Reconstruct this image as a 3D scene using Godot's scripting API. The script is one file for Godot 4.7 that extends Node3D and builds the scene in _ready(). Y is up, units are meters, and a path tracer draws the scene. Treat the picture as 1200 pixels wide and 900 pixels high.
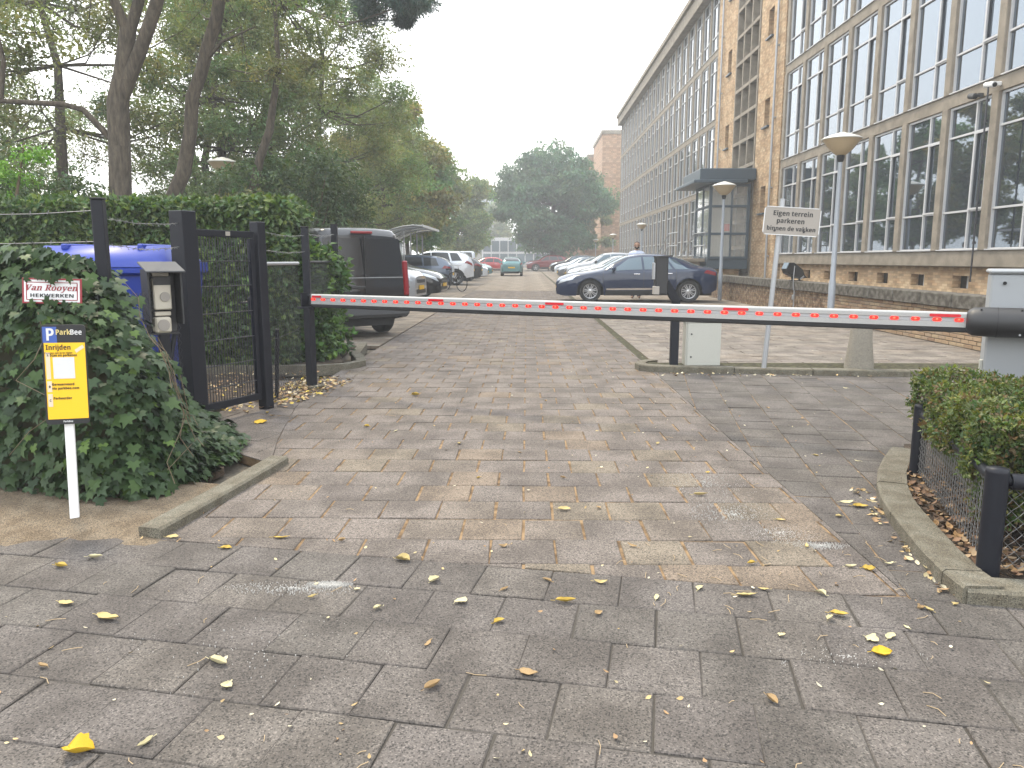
extends Node3D

var rng := RandomNumberGenerator.new()
var M := {}
var used := {}
var cache := {}

# ------------------------------------------------------------------ mesh collector
class G:
	var st := SurfaceTool.new()
	var col := Color.WHITE
	var n := 0
	func _init():
		st.begin(Mesh.PRIMITIVE_TRIANGLES)
	func group(k: int):
		st.set_smooth_group(k)
	func tri(a: Vector3, b: Vector3, c: Vector3):
		st.set_color(col)
		st.add_vertex(a)
		st.add_vertex(c)
		st.add_vertex(b)
		n += 1
	func quad(a: Vector3, b: Vector3, c: Vector3, d: Vector3):
		tri(a, b, c)
		tri(a, c, d)
	func box(c: Vector3, s: Vector3, b := Basis(), ch := 0.0):
		st.set_smooth_group(-1)
		var h := s * 0.5
		if ch <= 0.0:
			for ax in 3:
				var u := Vector3.ZERO
				var v := Vector3.ZERO
				var w := Vector3.ZERO
				w[ax] = h[ax]
				u[(ax + 1) % 3] = h[(ax + 1) % 3]
				v[(ax + 2) % 3] = h[(ax + 2) % 3]
				quad(c + b * (w - u - v), c + b * (w + u - v), c + b * (w + u + v), c + b * (w - u + v))
				quad(c + b * (-w - u - v), c + b * (-w - u + v), c + b * (-w + u + v), c + b * (-w + u - v))
			return
		ch = minf(ch, minf(h.x, minf(h.y, h.z)) * 0.9)
		var k := h - Vector3(ch, ch, ch)
		for ax in 3:
			var a1 := (ax + 1) % 3
			var a2 := (ax + 2) % 3
			for sg in [-1.0, 1.0]:
				var w := Vector3.ZERO
				w[ax] = sg * h[ax]
				var u := Vector3.ZERO
				u[a1] = k[a1]
				var v := Vector3.ZERO
				v[a2] = k[a2]
				if sg > 0:
					quad(c + b * (w - u - v), c + b * (w + u - v), c + b * (w + u + v), c + b * (w - u + v))
				else:
					quad(c + b * (w - u - v), c + b * (w - u + v), c + b * (w + u + v), c + b * (w + u - v))
			for s1 in [-1.0, 1.0]:
				for s2 in [-1.0, 1.0]:
					var p := Vector3.ZERO
					p[a1] = s1 * h[a1]
					p[a2] = s2 * k[a2]
					var q := Vector3.ZERO
					q[a1] = s1 * k[a1]
					q[a2] = s2 * h[a2]
					var e := Vector3.ZERO
					e[ax] = k[ax]
					_edge(c, b, p, q, e)
		for sx in [-1.0, 1.0]:
			for sy in [-1.0, 1.0]:
				for sz in [-1.0, 1.0]:
					var p0 := c + b * Vector3(sx * h.x, sy * k.y, sz * k.z)
					var p1 := c + b * Vector3(sx * k.x, sy * h.y, sz * k.z)
					var p2 := c + b * Vector3(sx * k.x, sy * k.y, sz * h.z)
					if sx * sy * sz > 0:
						tri(p0, p1, p2)
					else:
						tri(p0, p2, p1)
	func _edge(c: Vector3, b: Basis, p: Vector3, q: Vector3, e: Vector3):
		var nrm := (q - e - (p - e)).cross(p + e - (p - e))
		if nrm.dot(p + q) > 0:
			quad(c + b * (p - e), c + b * (q - e), c + b * (q + e), c + b * (p + e))
		else:
			quad(c + b * (p - e), c + b * (p + e), c + b * (q + e), c + b * (q - e))
	# a tube along points, radii per point (one value or as many)
	func tube(pts: Array, rad, sides := 8, caps := true, k := 0):
		st.set_smooth_group(k)
		var rings := []
		var nrm := Vector3.UP
		for i in pts.size():
			var d: Vector3 = (pts[mini(i + 1, pts.size() - 1)] - pts[maxi(i - 1, 0)]).normalized()
			if i == 0:
				nrm = d.cross(Vector3(0.31, 0.2, 0.93)).normalized()
			nrm = (nrm - d * nrm.dot(d)).normalized()
			var bi := d.cross(nrm)
			var r: float = rad[i] if rad is Array else rad
			var ring := []
			for j in sides:
				var a := TAU * j / sides
				ring.append(pts[i] + (nrm * cos(a) + bi * sin(a)) * r)
			rings.append(ring)
		for i in rings.size() - 1:
			for j in sides:
				var j2 := (j + 1) % sides
				quad(rings[i][j], rings[i][j2], rings[i + 1][j2], rings[i + 1][j])
		if caps:
			st.set_smooth_group(-1)
			for j in range(1, sides - 1):
				tri(rings[0][0], rings[0][j + 1], rings[0][j])
				tri(rings[-1][0], rings[-1][j], rings[-1][j + 1])
	# a profile of (radius, height) turned about the local y axis
	func lathe(prof: Array, o: Vector3, b := Basis(), segs := 20, k := 0):
		for i in prof.size() - 1:
			st.set_smooth_group(k + i if k < 0 else k)
			var p: Vector2 = prof[i]
			var q: Vector2 = prof[i + 1]
			for j in segs:
				var a := TAU * j / segs
				var a2 := TAU * (j + 1) / segs
				var p1 := o + b * Vector3(p.x * cos(a), p.y, p.x * sin(a))
				var p2 := o + b * Vector3(p.x * cos(a2), p.y, p.x * sin(a2))
				var q1 := o + b * Vector3(q.x * cos(a), q.y, q.x * sin(a))
				var q2 := o + b * Vector3(q.x * cos(a2), q.y, q.x * sin(a2))
				if p.x > 1e-5:
					tri(p1, q2, p2)
				if q.x > 1e-5:
					tri(p1, q1, q2)
	# flat polygon in x/z raised from y0 to y1, top edge broken by ch
	func slab(poly: PackedVector2Array, y0: float, y1: float, ch := 0.0):
		st.set_smooth_group(-1)
		var p := poly.duplicate()
		var ar := 0.0
		var cen := Vector2.ZERO
		for i in p.size():
			ar += p[i].cross(p[(i + 1) % p.size()])
			cen += p[i] / p.size()
		if ar > 0:
			p.reverse()
		var top := []
		for q in p:
			var d: Vector2 = cen - q
			top.append(q + d.normalized() * minf(ch * 1.41, d.length() * 0.4))
		var m := p.size()
		var idx := Geometry2D.triangulate_polygon(PackedVector2Array(top))
		for i in range(0, idx.size(), 3):
			var a := Vector3(top[idx[i]].x, y1, top[idx[i]].y)
			var b := Vector3(top[idx[i + 1]].x, y1, top[idx[i + 1]].y)
			var c := Vector3(top[idx[i + 2]].x, y1, top[idx[i + 2]].y)
			if (b - a).cross(c - a).y > 0:
				tri(a, b, c)
			else:
				tri(a, c, b)
		for i in m:
			var i2 := (i + 1) % m
			var yc := y1 - ch
			if ch > 0:
				quad(Vector3(p[i].x, yc, p[i].y), Vector3(p[i2].x, yc, p[i2].y), Vector3(top[i2].x, y1, top[i2].y), Vector3(top[i].x, y1, top[i].y))
			quad(Vector3(p[i].x, y0, p[i].y), Vector3(p[i2].x, y0, p[i2].y), Vector3(p[i2].x, yc, p[i2].y), Vector3(p[i].x, yc, p[i].y))
	# closed polygon (2D, local x/y) with thickness along local z
	func plate(poly: PackedVector2Array, t: Transform3D, depth: float):
		st.set_smooth_group(-1)
		var p := poly.duplicate()
		if Geometry2D.is_polygon_clockwise(p):
			p.reverse()
		var idx := Geometry2D.triangulate_polygon(p)
		for i in range(0, idx.size(), 3):
			var a: Vector2 = p[idx[i]]
			var b: Vector2 = p[idx[i + 1]]
			var c: Vector2 = p[idx[i + 2]]
			if (b - a).cross(c - a) < 0:
				var sw := b
				b = c
				c = sw
			tri(t * Vector3(a.x, a.y, depth), t * Vector3(b.x, b.y, depth), t * Vector3(c.x, c.y, depth))
			tri(t * Vector3(a.x, a.y, 0), t * Vector3(c.x, c.y, 0), t * Vector3(b.x, b.y, 0))
		for i in p.size():
			var a: Vector2 = p[i]
			var b: Vector2 = p[(i + 1) % p.size()]
			quad(t * Vector3(a.x, a.y, 0), t * Vector3(b.x, b.y, 0), t * Vector3(b.x, b.y, depth), t * Vector3(a.x, a.y, depth))
	func mesh() -> ArrayMesh:
		st.generate_normals()
		st.index()
		return st.commit()

# ------------------------------------------------------------------ nodes
func numbered(parent: Node, called: String) -> String:
	var key := str(parent.get_instance_id()) + called
	var k: int = used.get(key, 0)
	used[key] = k + 1
	return called if k == 0 else "%s_%03d" % [called, k]

func obj(called: String, g, m: Material, parent: Node = self) -> MeshInstance3D:
	var o := MeshInstance3D.new()
	o.mesh = g.mesh() if g is G else g
	o.material_override = m
	o.name = numbered(parent, called)
	parent.add_child(o, true)
	return o

func tag(o: Node, label: String, category: String, group := ""):
	o.set_meta("label", label)
	o.set_meta("category", category)
	if group:
		o.set_meta("group", group)
	return o

func structure(called: String, g, m: Material) -> MeshInstance3D:
	var o := obj(called, g, m)
	o.set_meta("kind", "structure")
	return o

func stuff(o: Node):
	o.set_meta("kind", "stuff")
	return o

func thing(called: String, label: String, category: String, at := Vector3.ZERO, turn := 0.0, group := "") -> Node3D:
	var o := Node3D.new()
	o.name = numbered(self, called)
	add_child(o, true)
	o.position = at
	o.rotation.y = turn
	tag(o, label, category, group)
	return o

func dup(src: Node3D, parent: Node, called: String) -> Node3D:
	var c: Node3D = src.duplicate()
	c.name = numbered(parent, called)
	parent.add_child(c, true)
	return c

func many(called: String, mesh: Mesh, m: Material, xf: Array, cols: Array, parent: Node = self) -> MultiMeshInstance3D:
	var mm := MultiMesh.new()
	mm.transform_format = MultiMesh.TRANSFORM_3D
	mm.use_colors = true
	mm.mesh = mesh
	mm.instance_count = xf.size()
	for i in xf.size():
		mm.set_instance_transform(i, xf[i])
		mm.set_instance_color(i, cols[i])
	var o := MultiMeshInstance3D.new()
	o.multimesh = mm
	o.material_override = m
	o.name = numbered(parent, called)
	parent.add_child(o, true)
	return o

func lettering(txt: String, size: float, m: Material, parent: Node, t: Transform3D, bold := true, called := "lettering", depth := 0.002, serif := false, squeeze := 1.0) -> MeshInstance3D:
	var key := "txt" + txt + str(size) + str(bold) + str(serif)
	if not cache.has(key):
		var f := SystemFont.new()
		f.font_names = PackedStringArray(["Droid Serif" if serif else "Droid Sans"])
		f.font_weight = 700 if bold else 400
		var tm := TextMesh.new()
		tm.text = txt
		tm.font = f
		tm.font_size = 64
		tm.pixel_size = size / 64.0
		tm.depth = depth
		tm.curve_step = 2.0
		cache[key] = tm
	var o := obj(called, cache[key], m, parent)
	o.transform = t * Transform3D(Basis().scaled(Vector3(squeeze, 1, 1)), Vector3.ZERO)
	return o

# ------------------------------------------------------------------ materials
func lin(r: float, g: float, b: float) -> Color:
	return Color(r, g, b).linear_to_srgb()

func mat(called: String, r: float, g: float, b: float, rough := 0.8, metal := 0.0) -> StandardMaterial3D:
	var m := StandardMaterial3D.new()
	m.resource_name = called
	m.albedo_color = lin(r, g, b)
	m.roughness = rough
	m.metallic = metal
	M[called] = m
	return m

func world_tex(m: StandardMaterial3D, t: Texture2D, scale: Vector3, bump := 0.0, t2: Texture2D = null, s2 := 0.2):
	m.albedo_texture = t
	m.uv1_triplanar = true
	m.uv1_world_triplanar = true
	m.uv1_scale = scale
	m.uv1_triplanar_sharpness = 8.0
	if bump > 0.0:
		m.heightmap_enabled = true
		m.heightmap_texture = t
		m.heightmap_scale = bump
	if t2:
		m.detail_enabled = true
		m.detail_albedo = t2
		m.detail_blend_mode = BaseMaterial3D.BLEND_MODE_MUL
		m.detail_uv_layer = BaseMaterial3D.DETAIL_UV_2
		m.uv2_triplanar = true
		m.uv2_world_triplanar = true
		m.uv2_scale = Vector3(s2, s2 * 1.13, s2 * 0.93)

func image_tex(w: int, h: int, bytes: PackedByteArray) -> ImageTexture:
	return ImageTexture.create_from_image(Image.create_from_data(w, h, false, Image.FORMAT_RGB8, bytes))

func s8(v: float) -> int:
	return clampi(int(255.0 * pow(clampf(v, 0.0, 1.0), 1.0 / 2.2)), 0, 255)

func speckle_tex(n: int, base: float, light: float, dark: float, seed_: int, grain := 2) -> ImageTexture:
	var r := RandomNumberGenerator.new()
	r.seed = seed_
	var a := PackedFloat32Array()
	a.resize(n * n)
	for i in n * n:
		a[i] = base * r.randf_range(0.8, 1.2)
	for k in int(n * n * 0.075):
		var x := r.randi() % n
		var y := r.randi() % n
		var u := r.randf()
		var v: float = light * r.randf_range(0.7, 1.0) if u < 0.42 else dark * r.randf_range(0.7, 1.5)
		var gx := 1 + r.randi() % grain
		var gy := 1 + r.randi() % grain
		for i in gx:
			for j in gy:
				a[((y + j) % n) * n + (x + i) % n] = v
	var b := PackedByteArray()
	b.resize(n * n * 3)
	for i in n * n:
		var tint := r.randf_range(-0.03, 0.03)
		b[i * 3] = s8(a[i] * (1.0 + tint))
		b[i * 3 + 1] = s8(a[i])
		b[i * 3 + 2] = s8(a[i] * (1.0 - tint))
	return image_tex(n, n, b)

func noise_tex(freq: float, seed_: int, lo: float, hi: float, oct := 4, n := 512, warm := 0.0) -> ImageTexture:
	var f := FastNoiseLite.new()
	f.seed = seed_
	f.frequency = freq
	f.fractal_octaves = oct
	var im := f.get_seamless_image(n, n)
	im.convert(Image.FORMAT_L8)
	var d := im.get_data()
	var b := PackedByteArray()
	b.resize(n * n * 3)
	for i in n * n:
		var t := d[i] / 255.0
		t = clampf((t - 0.25) * 2.0, 0.0, 1.0)
		var v := lerpf(lo, hi, t)
		b[i * 3] = s8(v)
		b[i * 3 + 1] = s8(v * (1.0 - warm * (1.0 - t)))
		b[i * 3 + 2] = s8(v * (1.0 - 2.2 * warm * (1.0 - t)))
	return image_tex(n, n, b)

func brick_tex(cols: int, rows: int, w: int, h: int, mortar: Color, seed_: int) -> ImageTexture:
	var r := RandomNumberGenerator.new()
	r.seed = seed_
	var b := PackedByteArray()
	b.resize(w * h * 3)
	var bw := w / cols
	var bh := h / rows
	var tones := []
	for i in cols * rows * 2:
		var k := r.randf_range(0.62, 1.0)
		var red := r.randf_range(-0.06, 0.05)
		tones.append(Vector3(k, k * (0.93 - red), k * (0.84 - red * 1.6)))
	for y in h:
		var row := y / bh
		var off := (bw / 2) * (row % 2)
		for x in w:
			var xx := (x + off) % w
			var c: Vector3 = tones[row * cols + xx / bw]
			if xx % bw < 2 or y % bh < 2:
				c = Vector3(mortar.r, mortar.g, mortar.b)
			c *= r.randf_range(0.86, 1.08)
			var i := (y * w + x) * 3
			b[i] = s8(c.x)
			b[i + 1] = s8(c.y)
			b[i + 2] = s8(c.z)
	return image_tex(w, h, b)

func bark_tex(seed_: int) -> ImageTexture:
	var f := FastNoiseLite.new()
	f.seed = seed_
	f.frequency = 0.03
	f.fractal_octaves = 4
	var n := 256
	var b := PackedByteArray()
	b.resize(n * n * 3)
	for y in n:
		for x in n:
			var a := TAU * x / n
			var v := f.get_noise_3d(cos(a) * 60.0, sin(a) * 60.0, y * 0.35) * 0.5 + 0.5
			var w := f.get_noise_3d(cos(a) * 140.0, sin(a) * 140.0, y * 1.2 + 70.0) * 0.5 + 0.5
			var t := clampf(v * 0.9 + w * 0.4 - 0.1, 0.15, 1.0)
			var i := (y * n + x) * 3
			b[i] = s8(t)
			b[i + 1] = s8(t * 0.97)
			b[i + 2] = s8(t * 0.9)
	return image_tex(n, n, b)

func make_materials():
	var grain := speckle_tex(1024, 0.56, 1.0, 0.2, 11, 4)
	var fine := speckle_tex(512, 0.8, 1.0, 0.55, 12, 2)
	var blotch := noise_tex(0.014, 5, 0.62, 1.0, 6, 512, 0.02)
	var blotch2 := noise_tex(0.02, 9, 0.72, 1.0, 4, 512, 0.06)
	var streak := noise_tex(0.03, 14, 0.74, 1.0, 5)
	var moss := noise_tex(0.02, 21, 0.35, 1.0, 5, 512, 0.1)
	var bark := bark_tex(3)
	var m: StandardMaterial3D
	# paving tints: grey-purple, dark grey, olive, sandy brown, worn light
	var tints := {
		"walk": [Vector3(0.193, 0.170, 0.153), Vector3(0.181, 0.159, 0.143), Vector3(0.202, 0.178, 0.157), Vector3(0.185, 0.163, 0.149), Vector3(0.174, 0.155, 0.138)],
		"drive": [Vector3(0.267, 0.227, 0.199), Vector3(0.235, 0.200, 0.179), Vector3(0.290, 0.242, 0.185), Vector3(0.303, 0.238, 0.179), Vector3(0.278, 0.232, 0.192), Vector3(0.247, 0.211, 0.185)],
		"lot": [Vector3(0.386, 0.337, 0.286), Vector3(0.347, 0.306, 0.264), Vector3(0.309, 0.266, 0.232), Vector3(0.377, 0.319, 0.264)],
	}
	for k in tints:
		for i in tints[k].size():
			var c: Vector3 = tints[k][i]
			m = mat("%s_paving_%d" % [k, i], c.x, c.y, c.z, 0.9)
			world_tex(m, grain, Vector3(1, 1, 1) * 0.6, 0.12, blotch, 0.31)
	m = mat("paving_tinted", 1, 1, 1, 0.9)
	m.vertex_color_use_as_albedo = true
	world_tex(m, grain, Vector3(1, 1, 1) * 0.6, 0.12, blotch, 0.31)
	M["tints"] = tints
	m = mat("joint_dark", 0.07, 0.062, 0.052, 1.0)
	world_tex(m, fine, Vector3(2, 2, 2), 0.1)
	m = mat("joint_sand", 0.30, 0.2, 0.105, 1.0)
	world_tex(m, fine, Vector3(2, 2, 2), 0.15, moss, 0.9)
	m = mat("soil", 0.13, 0.092, 0.062, 1.0)
	world_tex(m, grain, Vector3(0.7, 0.7, 0.7), 0.6, moss, 0.5)
	m = mat("sand", 0.30, 0.235, 0.16, 1.0)
	world_tex(m, grain, Vector3(0.8, 0.8, 0.8), 0.3, blotch2, 0.6)
	m = mat("far_ground", 0.17, 0.15, 0.12, 1.0)
	world_tex(m, fine, Vector3(0.3, 0.3, 0.3), 0.0, moss, 0.05)
	var paver := brick_tex(4, 8, 256, 256, Color(0.42, 0.36, 0.28), 44)
	m = mat("far_paving", 0.285, 0.258, 0.228, 0.95)
	world_tex(m, paver, Vector3(0.8, 0.8, 0.8), 0.0, blotch, 0.2)
	m = mat("kerb", 0.255, 0.235, 0.18, 0.9)
	world_tex(m, grain, Vector3(0.9, 0.9, 0.9), 0.15, blotch2, 0.7)
	m = mat("moss_ground", 0.12, 0.115, 0.05, 1.0)
	world_tex(m, grain, Vector3(1.3, 1.3, 1.3), 0.5, moss, 0.9)
	m = mat("concrete", 0.33, 0.285, 0.225, 0.9)
	world_tex(m, fine, Vector3(0.7, 0.7, 0.7), 0.08, streak, 0.13)
	m = mat("coping", 0.16, 0.15, 0.13, 0.95)
	world_tex(m, fine, Vector3(0.8, 0.8, 0.8), 0.2, moss, 0.5)
	m = mat("aggregate", 0.42, 0.38, 0.31, 0.95)
	world_tex(m, grain, Vector3(1.3, 1.3, 1.3), 0.5)
	var bt := brick_tex(4, 8, 512, 256, Color(0.5, 0.44, 0.36), 7)
	m = mat("brick", 0.55, 0.42, 0.285, 0.95)
	world_tex(m, bt, Vector3(1.0 / 0.88, 1.0 / 0.5, 1.0 / 0.88), 0.4, blotch2, 0.11)
	m = mat("brick_tinted", 1, 1, 1, 0.95)
	m.vertex_color_use_as_albedo = true
	world_tex(m, fine, Vector3(1.6, 1.6, 1.6), 0.3, moss, 0.55)
	m = mat("brick_far", 0.42, 0.28, 0.19, 0.95)
	world_tex(m, bt, Vector3(0.5, 0.5, 0.5), 0.0)
	mat("white_frame", 0.47, 0.47, 0.475, 0.5)
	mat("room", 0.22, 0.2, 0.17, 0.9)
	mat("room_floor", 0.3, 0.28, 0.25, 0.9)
	m = mat("window_glass", 0.21, 0.245, 0.285, 0.02, 0.86)
	m.albedo_color.a = 0.1
	m.transparency = BaseMaterial3D.TRANSPARENCY_ALPHA
	m = mat("clear_glass", 0.8, 0.85, 0.85, 0.03)
	m.albedo_color.a = 0.12
	m.transparency = BaseMaterial3D.TRANSPARENCY_ALPHA
	mat("steel_blue", 0.045, 0.068, 0.09, 0.4, 0.1)
	mat("galvanised", 0.36, 0.37, 0.385, 0.5, 0.55)
	mat("pole_grey", 0.30, 0.325, 0.36, 0.5, 0.2)
	m = mat("black_paint", 0.010, 0.011, 0.016, 0.45)
	m.metallic_specular = 0.35
	mat("black_plastic", 0.018, 0.018, 0.02, 0.5)
	mat("rubber", 0.012, 0.012, 0.013, 0.75)
	mat("dark_wire", 0.05, 0.05, 0.055, 0.45, 0.5)
	mat("wire", 0.2, 0.2, 0.2, 0.5, 0.6)
	m = mat("arm_white", 0.43, 0.43, 0.42, 0.38)
	world_tex(m, fine, Vector3(3, 3, 3))
	mat("arm_groove", 0.33, 0.34, 0.35, 0.5)
	mat("red_reflector", 0.5, 0.014, 0.025, 0.25)
	m = mat("led_glow", 0.8, 0.12, 0.06, 0.4)
	m.emission_enabled = true
	m.emission = Color(1.0, 0.16, 0.1)
	m.emission_energy_multiplier = 1.9
	m = mat("led_lens", 0.5, 0.03, 0.02, 0.3)
	m.emission_enabled = true
	m.emission = Color(1.0, 0.08, 0.05)
	m.emission_energy_multiplier = 0.95
	mat("cabinet_grey", 0.27, 0.285, 0.3, 0.5)
	m = mat("box_white", 0.5, 0.5, 0.45, 0.55)
	world_tex(m, fine, Vector3(4, 4, 4))
	mat("blue_plastic", 0.012, 0.036, 0.27, 0.45)
	mat("grey_plastic", 0.06, 0.062, 0.066, 0.75)
	mat("beige_plastic", 0.5, 0.46, 0.38, 0.45)
	mat("white_paint", 0.72, 0.72, 0.72, 0.45)
	mat("print_yellow", 0.86, 0.5, 0.014, 0.5)
	mat("print_black", 0.014, 0.014, 0.016, 0.5)
	mat("print_white", 0.62, 0.62, 0.62, 0.5)
	mat("print_pale", 0.68, 0.56, 0.42, 0.5)
	mat("print_blue", 0.045, 0.1, 0.36, 0.5)
	mat("print_red", 0.24, 0.016, 0.026, 0.5)
	mat("print_cream", 0.62, 0.5, 0.2, 0.5)
	mat("sign_back", 0.29, 0.265, 0.235, 0.6)
	m = mat("lamp_cap", 0.55, 0.54, 0.5, 0.5)
	m = mat("lamp_shade", 0.5, 0.4, 0.26, 0.35)
	m.backlight_enabled = true
	m.backlight = lin(0.3, 0.25, 0.16)
	m = mat("bark", 0.145, 0.12, 0.095, 0.95)
	world_tex(m, bark, Vector3(1.2, 0.9, 1.2), 1.2)
	m = mat("bark_far", 0.10, 0.085, 0.07, 0.95)
	m = mat("leaf", 1, 1, 1, 0.5)
	m.vertex_color_use_as_albedo = true
	m.backlight_enabled = true
	m.backlight = Color(0.78, 0.82, 0.45)
	m = mat("ivy_leaf", 1, 1, 1, 0.42)
	m.metallic_specular = 0.27
	m.vertex_color_use_as_albedo = true
	for i in 6:
		var cs := [Vector3(0.0265, 0.0484, 0.0172), Vector3(0.0203, 0.0390, 0.0164), Vector3(0.0390, 0.0686, 0.0203), Vector3(0.0328, 0.0546, 0.0250), Vector3(0.0663, 0.1092, 0.0234), Vector3(0.0234, 0.0429, 0.0140)]
		mat("ivy_%d" % i, cs[i].x, cs[i].y, cs[i].z, 0.42).metallic_specular = 0.27
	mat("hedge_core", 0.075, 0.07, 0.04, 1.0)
	mat("twig", 0.13, 0.095, 0.06, 0.9)
	mat("straw", 0.36, 0.27, 0.16, 0.9)
	m = mat("dead_leaf", 1, 1, 1, 0.8)
	m.vertex_color_use_as_albedo = true
	var lc := [Vector3(0.5, 0.34, 0.05), Vector3(0.5, 0.39, 0.16), Vector3(0.60, 0.54, 0.32), Vector3(0.36, 0.24, 0.11), Vector3(0.66, 0.42, 0.015)]
	for i in 5:
		m = mat("fallen_leaf_%d" % i, lc[i].x, lc[i].y, lc[i].z, 0.7)
		world_tex(m, fine, Vector3(6, 6, 6), 0.1)
	m = mat("chalk", 0.42, 0.41, 0.39, 1.0)
	# vehicles
	var paints := {"navy": [0.006, 0.017, 0.052], "black": [0.010, 0.010, 0.012], "silver": [0.33, 0.34, 0.36], "grey": [0.12, 0.125, 0.135], "dark_grey": [0.014, 0.014, 0.017], "white": [0.62, 0.65, 0.7], "blue_grey": [0.09, 0.12, 0.17], "teal": [0.10, 0.22, 0.23], "red": [0.4, 0.02, 0.025], "dark_red": [0.17, 0.018, 0.022]}
	for k in paints:
		m = mat("paint_" + k, paints[k][0], paints[k][1], paints[k][2], 0.28, 0.0 if paints[k][1] < 0.05 else 0.25)
		m.metallic_specular = 0.2
		m.clearcoat_enabled = true
		m.clearcoat = 1.0
		m.clearcoat_roughness = 0.04
	mat("car_glass", 0.016, 0.02, 0.023, 0.03)
	m = mat("car_glass_light", 0.10, 0.135, 0.16, 0.03, 0.35)
	mat("van_glass", 0.008, 0.008, 0.01, 0.12)
	mat("chrome", 0.6, 0.6, 0.62, 0.15, 0.9)
	mat("rim_silver", 0.5, 0.5, 0.51, 0.3, 0.7)
	mat("tail_red", 0.2, 0.010, 0.014, 0.15)
	mat("headlamp", 0.55, 0.58, 0.62, 0.08, 0.3)
	mat("plate_yellow", 0.75, 0.45, 0.02, 0.5)
	mat("skin", 0.3, 0.17, 0.11, 0.6)
	mat("hair", 0.012, 0.010, 0.010, 0.8)
	mat("shirt", 0.5, 0.55, 0.68, 0.9)
	mat("trousers", 0.03, 0.035, 0.05, 0.9)
	mat("poly_sheet", 0.42, 0.46, 0.48, 0.25)
	M["poly_sheet"].albedo_color.a = 0.55
	M["poly_sheet"].transparency = BaseMaterial3D.TRANSPARENCY_ALPHA
	mat("poster_red", 0.42, 0.07, 0.04, 0.6)
	mat("green_bright", 0.12, 0.22, 0.03, 0.5)

# ------------------------------------------------------------------ the place
func _ready():
	rng.seed = 20
	var cam := Camera3D.new()
	cam.name = "camera"
	cam.fov = 53.13
	cam.near = 0.05
	cam.far = 900.0
	cam.position = Vector3(0, 1.36, 0)
	cam.rotation = Vector3(-atan(146.0 / 900.0), deg_to_rad(1.08), 0)
	add_child(cam)
	cam.make_current()
	var we := WorldEnvironment.new()
	we.name = "daylight"
	var env := Environment.new()
	env.background_mode = Environment.BG_SKY
	var sky := Sky.new()
	var sm := ProceduralSkyMaterial.new()
	sm.sky_top_color = Color(0.93, 0.955, 0.985)
	sm.sky_horizon_color = Color(1.0, 0.99, 0.965)
	sm.sky_curve = 0.25
	sm.ground_horizon_color = Color(0.6, 0.6, 0.58)
	sm.ground_bottom_color = Color(0.3, 0.29, 0.27)
	sm.energy_multiplier = 1.6
	sky.sky_material = sm
	env.sky = sky
	env.tonemap_mode = Environment.TONE_MAPPER_LINEAR
	env.tonemap_exposure = 2.08
	env.sdfgi_enabled = true
	env.ssao_enabled = true
	env.ssil_enabled = true
	env.fog_enabled = true
	env.fog_density = 0.0025
	env.fog_light_color = Color(0.97, 0.985, 1.0)
	we.environment = env
	add_child(we)
	var sun := DirectionalLight3D.new()
	sun.name = "hazy_sun"
	sun.light_energy = 0.6
	sun.light_angular_distance = 12.0
	sun.light_color = Color(1.0, 0.94, 0.84)
	sun.shadow_enabled = true
	add_child(sun)
	sun.look_at_from_position(Vector3(-14, 40, -20), Vector3(0, 0, 0))

	make_materials()
	ground()
	building()
	far_buildings()
	low_wall()
	trees()
	hedges()
	ivy()
	barrier()
	gate_and_fence()
	street_things()
	vehicles()
	person()
	leaves()

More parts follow.
